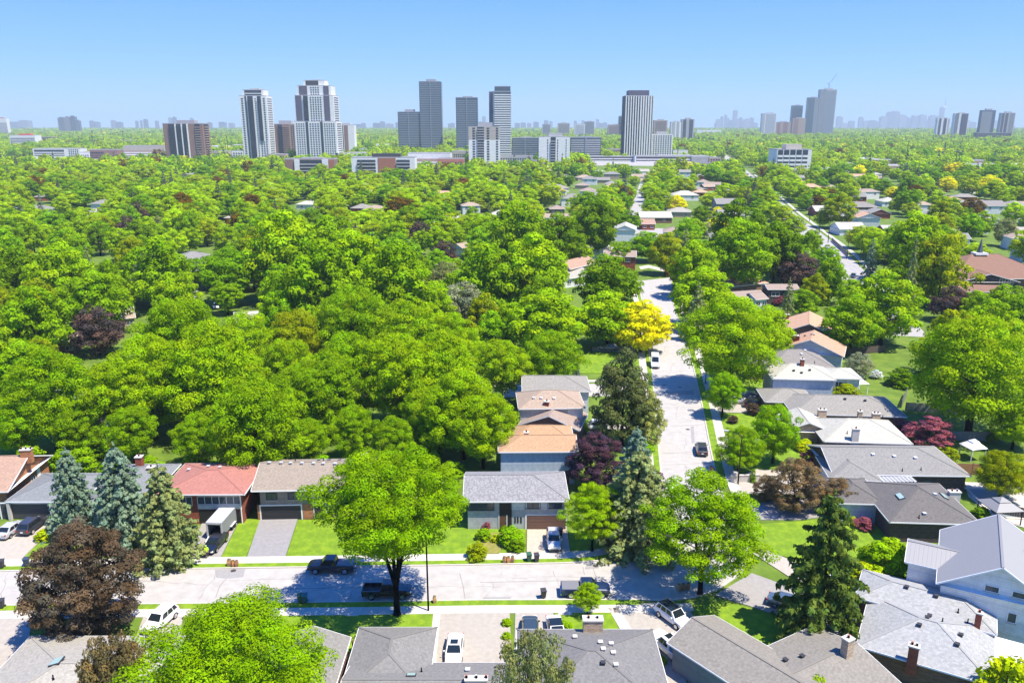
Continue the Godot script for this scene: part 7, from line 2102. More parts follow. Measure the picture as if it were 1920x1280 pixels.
const ORDINALS := ["first", "second", "third", "fourth", "fifth", "sixth", "seventh", "eighth", "ninth", "tenth", "eleventh", "twelfth", "thirteenth", "fourteenth", "fifteenth", "sixteenth", "seventeenth", "eighteenth", "nineteenth", "twentieth", "next", "next but one", "third next", "fourth next", "fifth next", "sixth next", "seventh next", "eighth next", "ninth next", "tenth next"]
func nth(n: int) -> String:
	return ORDINALS[mini(n, ORDINALS.size() - 1)]
func place_woods() -> void:
	for a in WOODS:
		var kind: String = (a[0] as String).replace("_mid", "")
		var look: String = {"maple": {"lime": "bright lime", "": "mid green", "deep": "deep green", "olive": "olive green", "fresh": "fresh green"}.get(a[6], "") + " maple", "spruce": "grey-green spruce", "copper": "dark copper tree", "pale": "pale airy tree"}[kind]
		var n: Array = PLANT_NAMES[kind]
		plant(n[0], a[0], a[1], Vector3(a[2], 0, a[3]), a[4], a[5], a[6], "%s %s %s the %s" % [nth(a[7]), look, a[8], MARKS[a[9]]], "tree", n[1])

func place_far_roofs() -> void:
	# simple houses whose roofs show between the crowns further off
	rng.seed = 21
	var n := 0
	while n < 165:
		var z := -rng.randf_range(300, 950)
		var x := rng.randf_range(-0.66 if n % 5 < 2 else 0.05, 0.66) * -z
		var ok := true
		for q in far_rects:
			if Vector2(x - q[0], z - q[1]).length() < 16.0 + maxf(q[2], q[3]) * 0.5:
				ok = false
				break
		for r in [pl([114.56, -238.53, 127.79, -295.72, 141.7, -350.74, 173.27, -503.92, 267.69, -926.73, 434.33, -1717.55]), pl([64.72, -436.39, 86.9, -555.1, 117.2, -725.56])]:
			for i in r.size() - 1:
				if Geometry2D.get_closest_point_to_segment(Vector2(x, z), r[i], r[i + 1]).distance_to(Vector2(x, z)) < 18.0: ok = false
		if not ok: continue
		n += 1
		var w := rng.randf_range(11, 17)
		var d := rng.randf_range(9, 12)
		far_rects.append([x, z, w, d])
		var rm: String = ["r_white", "r_pink", "r_grey", "r_palegrey", "r_steel", "r_mauve", "r_peach2"][rng.randi() % 7]
		var look: String = {"r_white": "far white", "r_pink": "far pink-brown", "r_grey": "far grey", "r_palegrey": "far pale grey", "r_steel": "far blue-grey", "r_mauve": "far mauve", "r_peach2": "far peach"}[rm] + " house roof"
		house(where_of(Vector3(x, 4, z), look), [[x, z, w, d, [-0.14, -0.14, 1.4, 0.2][rng.randi() % 4], [3.2, 3.2, 5.4][rng.randi() % 3], 0.4, ["H", "X", "H"][rng.randi() % 3], rm, ["siding_white", "brick_buff", "siding_pale", "brick_red"][rng.randi() % 4], 0.4]], [], "house", "house", "roofs glimpsed among the far trees")

func place_trees() -> void:
	for a in PLANTS:
		var n: Array = PLANT_NAMES[(a[0] as String).replace("_mid", "").replace("_tall", "").replace("_fine", "")]
		var called: String = a[8] if a.size() > 8 else n[0]
		plant(called, a[0], a[1], Vector3(a[2], 0, a[3]), a[4], a[5], a[6], a[7], "shrub" if called.ends_with("shrub") else "tree", n[1])

func place_roads_and_things() -> void:
	ground_sheet("road", pl([-69.3, -88.39, -64.04, -88.51, -37.58, -89.13, -17.53, -89.63, -4.06, -90.01, 6.79, -90.39, 10.92, -90.91, 14.49, -92.08, 17.6, -94.23, 19.93, -97.04, 21.43, -101.23, 22.81, -109.55, 24.22, -119.15, 26.85, -138.04, 31.64, -170.75, 34.36, -192.99, 40.86, -242.29, 44.93, -279.88, 58.12, -287.07, 50.16, -242.29, 47.58, -221.28, 44.42, -195.51, 41.64, -174.81, 37.81, -149.63, 34.21, -127.97, 32.07, -114.17, 31.54, -106.08, 31.56, -100.46, 31.64, -96.04, 30.63, -91.55, 28.15, -87.78, 24.71, -84.61, 21.45, -82.93, 18.18, -82.27, 15.08, -82.49, -3.76, -82.38, -16.26, -82.05, -34.9, -81.73, -59.57, -81.3, -64.46, -81.2]), 0.0, 0.03, M.road)
	ground_sheet("kerb", pl([-69.3, -88.39, -64.04, -88.51, -37.58, -89.13, -17.53, -89.63, -4.06, -90.01, 6.79, -90.39, 10.92, -90.91, 14.49, -92.08, 17.6, -94.23, 19.93, -97.04, 21.43, -101.23, 22.81, -109.55, 24.22, -119.15, 26.85, -138.04, 31.64, -170.75, 34.36, -192.99, 40.86, -242.29, 44.93, -279.88, 44.73, -279.9, 40.66, -242.32, 34.16, -193.01, 31.44, -170.77, 26.65, -138.06, 24.02, -119.18, 22.61, -109.58, 21.23, -101.27, 19.76, -97.13, 17.47, -94.37, 14.4, -92.26, 10.88, -91.1, 6.78, -90.59, -4.07, -90.21, -17.54, -89.83, -37.59, -89.33, -64.05, -88.71, -69.3, -88.59]), 0, 0.15, M.kerb)
	ground_sheet("boulevard", pl([-69.3, -88.59, -64.05, -88.71, -37.59, -89.33, -17.54, -89.83, -4.07, -90.21, 6.78, -90.59, 10.88, -91.1, 14.4, -92.26, 17.47, -94.37, 19.76, -97.13, 21.23, -101.27, 22.61, -109.58, 24.02, -119.18, 26.65, -138.06, 31.44, -170.77, 34.16, -193.01, 40.66, -242.32, 44.73, -279.9, 43.79, -280.01, 39.72, -242.43, 33.22, -193.13, 30.5, -170.9, 25.71, -138.2, 23.08, -119.31, 21.67, -109.72, 20.31, -101.48, 18.92, -97.59, 16.83, -95.08, 13.98, -93.11, 10.68, -92.03, 6.72, -91.54, -4.1, -91.16, -17.56, -90.78, -37.61, -90.28, -64.07, -89.66, -69.32, -89.54]), 0, 0.12, M.lawn)
	ground_sheet("sidewalk", pl([-69.32, -89.54, -64.07, -89.66, -37.61, -90.28, -17.56, -90.78, -4.1, -91.16, 6.72, -91.54, 10.68, -92.03, 13.98, -93.11, 16.83, -95.08, 18.92, -97.59, 20.31, -101.48, 21.67, -109.72, 23.08, -119.31, 25.71, -138.2, 30.5, -170.9, 33.22, -193.13, 39.72, -242.43, 43.79, -280.01, 42.19, -280.18, 38.13, -242.62, 31.63, -193.34, 28.92, -171.12, 24.13, -138.43, 21.5, -119.53, 20.09, -109.97, 18.75, -101.84, 17.52, -98.36, 15.75, -96.26, 13.27, -94.54, 10.33, -93.59, 6.63, -93.14, -4.15, -92.76, -17.61, -92.38, -37.65, -91.88, -64.11, -91.26, -69.36, -91.14]), 0, 0.12, M.walk)
	ground_sheet("kerb", pl([58.12, -287.07, 50.16, -242.29, 47.58, -221.28, 44.42, -195.51, 41.64, -174.81, 37.81, -149.63, 34.21, -127.97, 32.07, -114.17, 31.54, -106.08, 31.56, -100.46, 31.64, -96.04, 30.63, -91.55, 28.15, -87.78, 24.71, -84.61, 21.45, -82.93, 18.18, -82.27, 15.08, -82.49, 15.06, -82.29, 18.19, -82.07, 21.52, -82.74, 24.83, -84.44, 28.3, -87.65, 30.81, -91.48, 31.83, -96.02, 31.76, -100.46, 31.74, -106.07, 32.26, -114.14, 34.41, -127.94, 38.01, -149.6, 41.84, -174.78, 44.62, -195.48, 47.78, -221.26, 50.36, -242.26, 58.31, -287.03]), 0, 0.15, M.kerb)
	ground_sheet("boulevard", pl([58.31, -287.03, 50.36, -242.26, 47.78, -221.26, 44.62, -195.48, 41.84, -174.78, 38.01, -149.6, 34.41, -127.94, 32.26, -114.14, 33.55, -113.94, 35.69, -127.73, 39.29, -149.4, 43.13, -174.59, 45.91, -195.32, 49.07, -221.1, 51.64, -242.05, 59.59, -286.81]), 0, 0.12, M.lawn)
	ground_sheet("sidewalk", pl([59.59, -286.81, 51.64, -242.05, 49.07, -221.1, 45.91, -195.32, 43.13, -174.59, 39.29, -149.4, 35.69, -127.73, 33.55, -113.97, 33.15, -108.55, 34.74, -108.43, 35.14, -113.76, 37.27, -127.47, 40.87, -149.15, 44.71, -174.36, 47.5, -195.11, 50.66, -220.91, 53.22, -241.8, 61.17, -286.53]), 0, 0.12, M.walk)
	ground_sheet("kerb", pl([15.08, -82.49, -3.76, -82.38, -16.26, -82.05, -34.9, -81.73, -59.57, -81.3, -64.46, -81.2, -64.46, -81, -59.57, -81.1, -34.9, -81.53, -16.26, -81.85, -3.76, -82.18, 15.08, -82.29]), 0, 0.15, M.kerb)
	ground_sheet("boulevard", pl([15.08, -82.29, -3.76, -82.18, -16.26, -81.85, -34.9, -81.53, -59.57, -81.1, -64.46, -81, -64.44, -80, -59.55, -80.1, -34.88, -80.53, -16.23, -80.85, -3.75, -81.18, 15.08, -81.29]), 0, 0.12, M.lawn)
	ground_sheet("sidewalk", pl([20.87, -81.62, 15.1, -81.29, -3.75, -81.18, -16.23, -80.85, -34.88, -80.53, -59.55, -80.1, -64.44, -80, -64.4, -78.5, -59.52, -78.6, -34.86, -79.03, -16.2, -79.35, -3.73, -79.68, 15.12, -79.79, 20.95, -80.12]), 0, 0.12, M.walk)
	ground_sheet("road", pl([29.32, -163.9, 17.79, -163.2, -0.12, -162.5, -53.43, -161.13, -99.11, -159.44, -98.82, -151.45, -53.18, -153.13, 0.12, -154.51, 18.17, -155.21, 29.81, -155.91]), 0, 0.04, M.road)
	ground_sheet("sidewalk", pl([26.58, -166.48, 17.64, -165.79, -0.19, -165.1, -53.51, -163.73, -99.21, -162.04, -99.16, -160.64, -53.47, -162.33, -0.15, -163.7, 17.71, -164.39, 26.68, -165.09]), 0, 0.12, M.walk)
	ground_sheet("road", pl([109.64, -202.02, 119.07, -237.18, 133.13, -294.39, 147.07, -349.58, 176.6, -496.61, 270.18, -915.44, 433.38, -1682.41, 605.05, -2458.76, 594.31, -2461.13, 422.63, -1684.75, 259.43, -917.77, 165.85, -498.95, 136.32, -351.89, 122.45, -297.05, 108.41, -239.89, 99.02, -204.87]), 0, 0.04, M.asphalt_light)
	ground_sheet("sidewalk", pl([122.48, -236.39, 136.52, -293.55, 150.5, -348.84, 180.02, -495.87, 273.59, -914.64, 271.83, -915.04, 178.26, -496.25, 148.74, -349.22, 134.78, -293.98, 120.73, -236.82]), 0, 0.12, M.walk)
	ground_sheet("road", pl([61.4, -403.02, 69.98, -447.77, 90.44, -554.46, 120.75, -724.93, 140.72, -833.78, 133.64, -835.08, 113.66, -726.2, 83.36, -555.75, 62.91, -449.13, 54.33, -404.38]), 0, 0.04, M.asphalt_light)
	ground_sheet("parking_lot", pl([57.4, -429.5, 89, -429.5, 82.8, -391.9, 52, -391.9]), 0, 0.05, M.asphalt_light)
	ground_sheet("park_path", pl([49.9, -309.7, 54.3, -313.4, 59.7, -303.7, 57.8, -299.1, 53.3, -307.3, 49.8, -303.7]), 0, 0.03, M.walk)
	ground_sheet("driveway", pl([-68.7, -90.5, -63.1, -90.9, -63.7, -101.5, -70.6, -101.5]), 0, 0.11, M.drive)
	ground_sheet("driveway", pl([-41.7, -91.3, -37.6, -91.4, -38.6, -101.9, -43.6, -101.5]), 0, 0.11, M.asphalt_drive)
	ground_sheet("driveway", pl([-34.2, -91.6, -29.3, -91.7, -30.4, -102.3, -35.7, -102.2]), 0, 0.11, M.asphalt_drive2)
	ground_sheet("driveway", pl([1.9, -91.8, 7.6, -91.9, 7.6, -99.2, 2.1, -99.2]), 0, 0.11, M.drive_cream)
	ground_sheet("driveway", pl([18.1, -81.8, 11.8, -81.3, 12.6, -68, 17.5, -67.2, 17.5, -74.8, 21.1, -75.8, 20.4, -80.8]), 0, 0.11, M.drive2)
	ground_sheet("driveway", pl([-9, -80.6, -0.3, -80.7, 0.1, -67.2, -7.7, -67.2]), 0, 0.11, M.drive2)
	ground_sheet("driveway", pl([0.4, -80.6, 4.7, -80.7, 4.6, -67.2, 0.1, -67.2]), 0, 0.11, M.drive2)
	ground_sheet("driveway", pl([-61.9, -79.1, -54.7, -79.3, -48.3, -66.5, -56.7, -66.5]), 0, 0.11, M.drive2)
	ground_sheet("driveway", pl([-42, -79.5, -37.5, -79.6, -34.1, -66.5, -39.1, -66.5]), 0, 0.11, M.drive2)
	ground_sheet("driveway", pl([24.1, -83.3, 29.9, -88.1, 33.5, -85.1, 38.9, -79.2, 39.5, -76.3, 36.3, -74.4, 31.3, -78.7]), 0, 0.11, M.asphalt_drive)
	ground_sheet("driveway", pl([31.4, -92.9, 33.2, -94.2, 36.2, -90.6, 47.2, -84, 45, -82.1, 34.6, -86.6]), 0, 0.11, M.drive)
	ground_sheet("driveway", pl([33.6, -114.7, 39.8, -119.1, 45.5, -118.1, 51.6, -114.2, 49, -109.5, 37.2, -110.4, 33.2, -109.9]), 0, 0.11, M.drive)
	ground_sheet("driveway", pl([35, -106.9, 43.1, -108.7, 52.2, -109.5, 50.4, -104.4, 40.7, -102, 34.7, -102]), 0, 0.11, M.asphalt_drive)
	ground_sheet("driveway", pl([38.5, -155.4, 48.2, -156.8, 55, -155.4, 51.8, -145.1, 45.4, -145.1, 37.4, -146]), 0, 0.11, M.drive2)
	ground_sheet("driveway", pl([36.2, -132.8, 42.1, -134.9, 52.2, -134.9, 51.1, -131.6, 36, -129.9]), 0, 0.11, M.drive)
	ground_sheet("driveway", pl([9.7, -135.9, 21.5, -136.4, 26.4, -136.4, 26.8, -139.1, 9.9, -138.6]), 0, 0.11, M.drive)
	ground_sheet("driveway", pl([31.5, -188.1, 19.8, -189.1, 20.1, -192.5, 32.2, -193]), 0, 0.11, M.drive)
	ground_sheet("lawn", pl([-63.1, -91, -45.2, -91.3, -48.2, -98.2, -63.3, -100.5]), 0, 0.1, M.lawn)
	ground_sheet("lawn", pl([-37.5, -91.7, -34.4, -91.8, -35.6, -102, -38.5, -102.5]), 0, 0.1, M.lawn)
	ground_sheet("lawn", pl([-29.2, -91.9, 1.7, -92.3, 1.9, -100.5, -30.2, -102]), 0, 0.1, M.lawn)
	ground_sheet("lawn", pl([7.7, -92.1, 14.4, -94, 19.3, -98.2, 17.9, -100.5, 7.8, -98.9]), 0, 0.1, M.lawn)
	ground_sheet("lawn", pl([-26.9, -79.7, -9.1, -80, -8.2, -72.6, -17.8, -72.6, -18.7, -75.8, -25.7, -75.8]), 0, 0.1, M.lawn)
	ground_sheet("lawn", pl([4.9, -80.3, 11.1, -80.7, 12.2, -75.3, 5, -75.3]), 0, 0.1, M.lawn)
	ground_sheet("lawn", pl([20.3, -80.6, 23.9, -82.7, 31.2, -78.4, 35.1, -75.8, 35.9, -72.2, 33.2, -69.6, 26.8, -73.5, 22.2, -78.2]), 0, 0.1, M.lawn)
	ground_sheet("lawn", pl([36.3, -74.4, 39, -75.3, 37.8, -71.3, 35.2, -70.4]), 0, 0.1, M.lawn)
	ground_sheet("lawn", pl([31.6, -94, 33.6, -100.5, 43, -102, 51.8, -99.7, 51.1, -90, 47.5, -84.6, 36.7, -91.3]), 0, 0.1, M.lawn)
	ground_sheet("lawn", pl([30.6, -85.6, 34.6, -86.2, 38.2, -83.8, 33.6, -85.2]), 0, 0.1, M.lawn)
	ground_sheet("lawn", pl([32.3, -115.1, 34.9, -128, 50.6, -130.4, 50.1, -121.2, 39.8, -119.1]), 0, 0.1, M.lawn)
	ground_sheet("lawn", pl([39.7, -156.1, 41.6, -174.8, 55.1, -170.7, 54.6, -157.8]), 0, 0.1, M.lawn)
	ground_sheet("lawn", pl([10.8, -170.7, 28.8, -170.7, 31.8, -186.2, 18.3, -187.2]), 0, 0.1, M.lawn)
	ground_sheet("lawn", pl([35.9, -135.4, 37.2, -145.1, 55.5, -144.2, 53.1, -135.9]), 0, 0.1, M.lawn)
	ground_sheet("garden_bed", pl([-4.9, -92.6, -1.7, -92.6, -0.4, -98.2, -4.4, -98.2]), 0, 0.12, M.drygrass)
	ground_sheet("road_patch", pl([-37.4, -89.01, -33.6, -89.26, -33.29, -87.3, -35.15, -86.94, -36.61, -87.18]), 0.0, 0.034, M.patch)
	ground_sheet("road_patch", pl([9.5, -90.27, 11.45, -90.78, 10.89, -89.26, 9.12, -89.01]), 0.0, 0.034, M.patch)
	ground_sheet("road_patch", pl([33.07, -138.04, 33.78, -138.58, 32.16, -130.36, 31.49, -129.88]), 0.0, 0.034, M.patch)
	ground_sheet("road_patch", pl([30.1, -157.82, 38.14, -158.85, 37.76, -156.11, 29.85, -155.11]), 0.0, 0.034, M.patch)
	ground_sheet("road_patch", pl([-3.47, -82.93, 0, -83.04, -0.31, -82.49, -3.45, -82.38]), 0.0, 0.034, M.patch)
	ground_sheet("road_patch", pl([-33.52, -83.15, -27.95, -83.59, -27.45, -81.84, -32.41, -81.73]), 0.0, 0.034, M.patch)
	ground_sheet("tar_line", pl([-35.04, -82.93, -35.41, -85.41, -35.17, -86.93, -35.26, -86.95, -35.5, -85.41, -35.13, -82.92]), 0, 0.04, M.tar)
	ground_sheet("tar_line", pl([-6.56, -88.14, -6, -85.4, -5.57, -82.48, -5.48, -82.49, -5.91, -85.42, -6.47, -88.15]), 0, 0.04, M.tar)
	ground_sheet("tar_line", pl([8.92, -89.63, 8.96, -87.78, 9.05, -87.78, 9.01, -89.63]), 0, 0.04, M.tar)
	ground_sheet("tar_line", pl([10.17, -89.25, 10.37, -87.29, 10.46, -87.3, 10.26, -89.26]), 0, 0.04, M.tar)
	ground_sheet("tar_line", pl([25.86, -125.61, 33.79, -126.53, 33.78, -126.62, 25.85, -125.7]), 0, 0.04, M.tar)
	ground_sheet("tar_line", pl([27.65, -137.99, 35.6, -139.08, 35.58, -139.17, 27.63, -138.08]), 0, 0.04, M.tar)
	ground_sheet("tar_line", pl([29.04, -148.04, 37.18, -148.66, 37.17, -148.75, 29.03, -148.13]), 0, 0.04, M.tar)
	ground_sheet("tar_line", pl([24.71, -120.78, 33.15, -121.63, 33.14, -121.72, 24.7, -120.87]), 0, 0.04, M.tar)
	ground_sheet("tar_line", pl([-60.45, -85.83, -43.1, -86.3, -43.11, -86.39, -60.46, -85.92]), 0, 0.04, M.tar)
	ground_sheet("tar_line", pl([-3.91, -86.06, 14.44, -86.77, 14.43, -86.86, -3.91, -86.15]), 0, 0.04, M.tar)
	ground_sheet("tar_line", pl([31.55, -168.74, 40.91, -170.31, 40.89, -170.39, 31.54, -168.83]), 0, 0.04, M.tar)
	ground_sheet("tar_line", pl([-30.81, -84.56, -10.34, -85.25, -10.34, -85.34, -30.81, -84.65]), 0, 0.04, M.tar)
	ground_sheet("manhole_cover", pl([-34.61, -88.76, -34.68, -88.55, -34.86, -88.42, -35.08, -88.42, -35.26, -88.55, -35.33, -88.76, -35.26, -88.97, -35.09, -89.1, -34.86, -89.1, -34.68, -88.97]), 0, 0.04, M.iron)
	ground_sheet("manhole_cover", pl([10.97, -89.88, 10.9, -89.67, 10.72, -89.54, 10.5, -89.54, 10.32, -89.67, 10.25, -89.88, 10.32, -90.1, 10.5, -90.23, 10.72, -90.23, 10.9, -90.1]), 0, 0.04, M.iron)
	ground_sheet("manhole_cover", pl([33.1, -162.4, 33.03, -162.19, 32.85, -162.06, 32.62, -162.06, 32.44, -162.19, 32.38, -162.4, 32.44, -162.61, 32.62, -162.74, 32.85, -162.75, 33.03, -162.62]), 0, 0.04, M.iron)
	ground_sheet("manhole_cover", pl([36.12, -160.97, 36.05, -160.75, 35.87, -160.62, 35.65, -160.62, 35.47, -160.75, 35.4, -160.96, 35.47, -161.18, 35.65, -161.31, 35.87, -161.31, 36.05, -161.18]), 0, 0.04, M.iron)
	ground_sheet("manhole_cover", pl([32.65, -136.7, 32.58, -136.49, 32.4, -136.36, 32.18, -136.36, 32, -136.49, 31.93, -136.7, 32, -136.91, 32.18, -137.04, 32.4, -137.04, 32.58, -136.91]), 0, 0.04, M.iron)
	ground_sheet("paving_slab", pl([5.3, -80.13, 6.9, -80.13, 6.9, -79.33, 5.3, -79.33]), 0, 0.13, M.walk)
	ground_sheet("paving_slab", pl([-19.07, -79.93, -17.47, -79.93, -17.47, -79.13, -19.07, -79.13]), 0, 0.13, M.walk)
	ground_sheet("footpath", pl([-9, -79.7, -8.2, -79.8, -8, -73.5, -7.7, -67.2, -8.5, -67.2, -8.8, -73.5]), 0, 0.12, M.walk)
	ground_sheet("footpath", pl([11.1, -80.7, 12.3, -80.8, 13.7, -74.8, 12.3, -75.2]), 0, 0.12, M.walk)
	ground_sheet("footpath", pl([35.8, -76, 36.5, -75, 37.2, -74.4, 37.7, -74.8, 36.8, -76.4]), 0, 0.12, M.walk)
	ground_sheet("pool_deck", pl([70.8, -114.2, 78.4, -113.6, 76.7, -100.5, 74.2, -96.8, 68.5, -102, 68.7, -109.5]), 0, 0.12, M.walk)
	vehicle("sedan", Vector3(-68.45, 0.11, -98.2), 3.072, M.silver, "silver sedan on the left driveway", "parked_car", "car", {})
	vehicle("suv", Vector3(-66.13, 0.11, -99.24), 3.072, M.paint_dark, "dark grey wagon beside the silver sedan", "parked_car", "car", {"rails": true})
	vehicle("sedan", Vector3(-39.24, 0.11, -94.5), -0.105, M.black, "black sedan in front of the cargo trailer", "parked_car", "car", {})
	vehicle("pickup", Vector3(-22.6, 0.03, -88.76), -1.571, M.black, "black pickup truck with grey bed cover parked at the far kerb", "pickup_truck", "pickup truck", {"cover": M.tonneau})
	vehicle("pickup", Vector3(-14.75, 0.03, -83.26), 1.571, M.black, "black pickup truck parked in the shade of the forked tree", "pickup_truck", "pickup truck", {})
	vehicle("pickup", Vector3(8.77, 0.03, -83.59), 1.571, M.navy, "navy pickup truck with loaded bed at the near kerb", "pickup_truck", "pickup truck", {"cover": M.tonneau})
	vehicle("suv", Vector3(5.53, 0.11, -95.06), 0.000, M.silver, "silver wagon in front of the brown garage door", "parked_car", "car", {})
	vehicle("suv", Vector3(-39.28, 0.11, -77.52), -0.244, M.white_car, "white SUV beside the copper-brown tree", "parked_car", "car", {})
	vehicle("sedan", Vector3(-6.08, 0.11, -72.33), 0.000, M.white_car, "white sedan with sunroof on the wide driveway", "parked_car", "car", {"sunroof": true})
	vehicle("suv", Vector3(1.99, 0.11, -75.78), 3.142, M.paint_teal, "dark teal SUV behind the charcoal hip roof", "parked_car", "car", {})
	vehicle("sedan", Vector3(4.84, 0.11, -75.6), 0.105, M.white_car, "white car with black roof beside the dark teal SUV", "parked_car", "car", {"roof": M.carglass})
	vehicle("suv", Vector3(18.14, 0.11, -78.21), 0.559, M.white_car, "white hatchback with black roof by the corner lawn", "parked_car", "car", {"roof": M.carglass})
	vehicle("pickup", Vector3(16.74, 0.11, -72.5), 3.630, M.white_car, "white crew-cab pickup beside the slate blue wall", "pickup_truck", "pickup truck", {"sunroof": true})
	vehicle("sedan", Vector3(31.97, 0.11, -80.77), 1.082, M.paint_blue, "blue-grey car behind the big dark spruce", "parked_car", "car", {})
	vehicle("suv", Vector3(40.05, 0.11, -84.61), 1.082, M.white_car, "white car behind the big dark spruce, by the shrubs", "parked_car", "car", {})
	vehicle("sedan", Vector3(39, 0.11, -80.77), 1.082, M.white_car, "white car at the pearl-grey house's garage", "parked_car", "car", {})
	vehicle("sedan", Vector3(22.3, 0.03, -98.8), 2.618, M.white_car, "pale car at the corner behind the feathery tree", "parked_car", "car", {})
	vehicle("suv", Vector3(32.31, 0.03, -126.11), 3.002, M.paint_dark, "dark SUV at the kerb of the side street", "parked_car", "car", {})
	vehicle("van", Vector3(33.11, 0.03, -176.48), -0.140, M.white_car, "white delivery van on the side street", "delivery_van", "van", {})
	vehicle("sedan", Vector3(49.12, 0.11, -153.46), 1.431, M.paint_blue, "dark blue sedan in the driveway by the cone-shaped maple", "parked_car", "car", {})
	vehicle("suv", Vector3(48.17, 0.11, -148.39), 1.431, M.black, "black SUV in the driveway by the cone-shaped maple", "parked_car", "car", {"rails": true})
	vehicle("sedan", Vector3(45.38, 0.11, -150.89), 1.431, M.silver, "light blue-grey sedan partly behind the cone-shaped maple", "parked_car", "car", {})
	vehicle("suv", Vector3(15.07, 0.11, -136.7), -1.571, M.white_car, "white SUV parked beside the mauve gable house", "parked_car", "car", {"rails": true})
	vehicle("sedan", Vector3(24.21, 0.11, -190.04), -1.571, M.tan, "tan sedan on the shaded driveway below the yellow tree", "parked_car", "car", {})
	vehicle("sedan", Vector3(7.46, 0.04, -160.26), -1.571, M.white_car, "white car on the second cross street", "parked_car", "car", {})
	vehicle("suv", Vector3(-119.96, 0.02, -243.83), 0.698, M.white_car, "white car glimpsed between the trees at left", "parked_car", "car", {})
	vehicle("suv", Vector3(-90.04, 0.02, -236.33), 0.349, M.white_car, "white car beside the tiny white roof in the woods", "parked_car", "car", {})
	vehicle("suv", Vector3(71.78, 0.05, -474.62), 0.000, M.paint_dark, "dark car on the narrow far street", "parked_car", "car", {})
	vehicle("suv", Vector3(66.48, 0.05, -463.81), 1.396, M.white_car, "white car on the narrow far street's corner", "parked_car", "car", {})
	vehicle("suv", Vector3(168.91, 0.05, -497.78), -0.489, M.white_car, "white car leading the cluster on the arterial road", "moving_car", "car", {"group": "cars on the arterial road"})
	vehicle("sedan", Vector3(165.03, 0.05, -480.21), -0.489, M.paint_dark, "dark car in the cluster on the arterial road", "moving_car", "car", {"group": "cars on the arterial road"})
	vehicle("suv", Vector3(168.87, 0.05, -480.21), -0.489, M.white_car, "white car at the kerb of the arterial road", "moving_car", "car", {"group": "cars on the arterial road"})
	vehicle("suv", Vector3(179.53, 0.05, -530.02), -0.489, M.white_car, "white car following on the arterial road", "moving_car", "car", {"group": "cars on the arterial road"})
	vehicle("sedan", Vector3(161.42, 0.05, -463.81), -0.489, M.paint_red, "red car nearest on the arterial road", "moving_car", "car", {"group": "cars on the arterial road"})
	vehicle("sedan", Vector3(124.81, 0.05, -287.07), -0.489, M.paint_dark, "dark car on the near stretch of the arterial road", "moving_car", "car", {"group": "cars on the arterial road"})
	vehicle("sedan", Vector3(181.27, 0.05, -544.07), -0.489, M.silver, "silver car behind the cluster on the arterial road", "moving_car", "car", {"group": "cars on the arterial road"})
	vehicle("sedan", Vector3(250.75, 0.05, -851.41), -0.489, M.paint_dark, "dark car far up the arterial road", "moving_car", "car", {"group": "cars on the arterial road"})
	vehicle("sedan", Vector3(260.41, 0.05, -897), -0.489, M.paint_red, "red car far up the arterial road", "moving_car", "car", {"group": "cars on the arterial road"})
	vehicle("suv", Vector3(227.88, 0.05, -758.61), -0.489, M.white_car, "white car between the clusters on the arterial road", "moving_car", "car", {"group": "cars on the arterial road"})
	vehicle("sedan", Vector3(301.11, 0.05, -1081.65), -0.489, M.silver, "silver car farthest up the arterial road", "moving_car", "car", {"group": "cars on the arterial road"})
	street_lamp(Vector3(35.16, 0, -113.6), -0.140, 8.2, "street lamp at the corner of the side street")
	street_lamp(Vector3(41.72, 0, -163.13), -0.140, 8.2, "street lamp farther up the side street")
	utility_pole(Vector3(-9.62, 0, -80.15), 0.0, 12, 0, "thin dark utility pole beside the forked tree", false)
	utility_pole(Vector3(136.69, 0, -289.19), 0.4, 15, 1, "utility pole with transformers by the arterial road", true)
	utility_pole(Vector3(138.35, 0, -273.03), 0.4, 12, 1, "utility pole right of the transformer pole", false)
	utility_pole(Vector3(126.57, 0, -231.34), 0.4, 17, 2, "tall double-armed utility pole left of the church", false)
	utility_pole(Vector3(136.68, 0, -309.67), 0.0, 13, 0, "slim pole beside the arterial sidewalk", false)
	utility_pole(Vector3(138.93, 0, -327.62), 0.0, 13, 0, "slim pole farther up the arterial sidewalk", false)
	utility_pole(Vector3(149.51, 0, -375.43), 0.4, 13, 1, "pole on the arterial at the fence", false)
	utility_pole(Vector3(126.62, 0, -234.89), 0.0, 8, 0, "short pole left of the double-armed utility pole", false)
	utility_pole(Vector3(155.74, 0, -403.7), 0.4, 13, 1, "fourth arterial pole counted from the church", false)
	utility_pole(Vector3(171.6, 0, -461.18), 0.4, 13, 1, "fifth arterial pole counted from the church", false)
	utility_pole(Vector3(-126.48, 0, -210.25), 0.0, 9, 0, "grey pole at the edge of the left woods", false)
	utility_pole(Vector3(-120.85, 0, -231.34), 0.0, 8, 0, "pale pole in the left woods by the brown-pink gable", false)
	light_mast(Vector3(-742.8, 0, -1453.3), 40.37, "light mast above the left low-rise offices")
	light_mast(Vector3(-738.81, 0, -1560.07), 40.35, "light mast right of the first one at left")
	light_mast(Vector3(-472.64, 0, -1360.09), 34.42, "light mast beside the white-striped slim tower")
	light_mast(Vector3(503.73, 0, -1041.54), 32.45, "light mast beyond the long plaza roofs")
	light_mast(Vector3(521.97, 0, -958.46), 23.26, "light mast in front of the yellow tree at right")
	light_mast(Vector3(537.83, 0, -980.83), 21.3, "second light mast by the yellow tree at right")
	light_mast(Vector3(295.03, 0, -1453.3), 27.59, "light mast right of the white grid block")
	wheelie_bin(Vector3(-61.44, 0.12, -89.76), 0.2, M.bin_blue, "dark blue bin at the kerb by the left driveway")
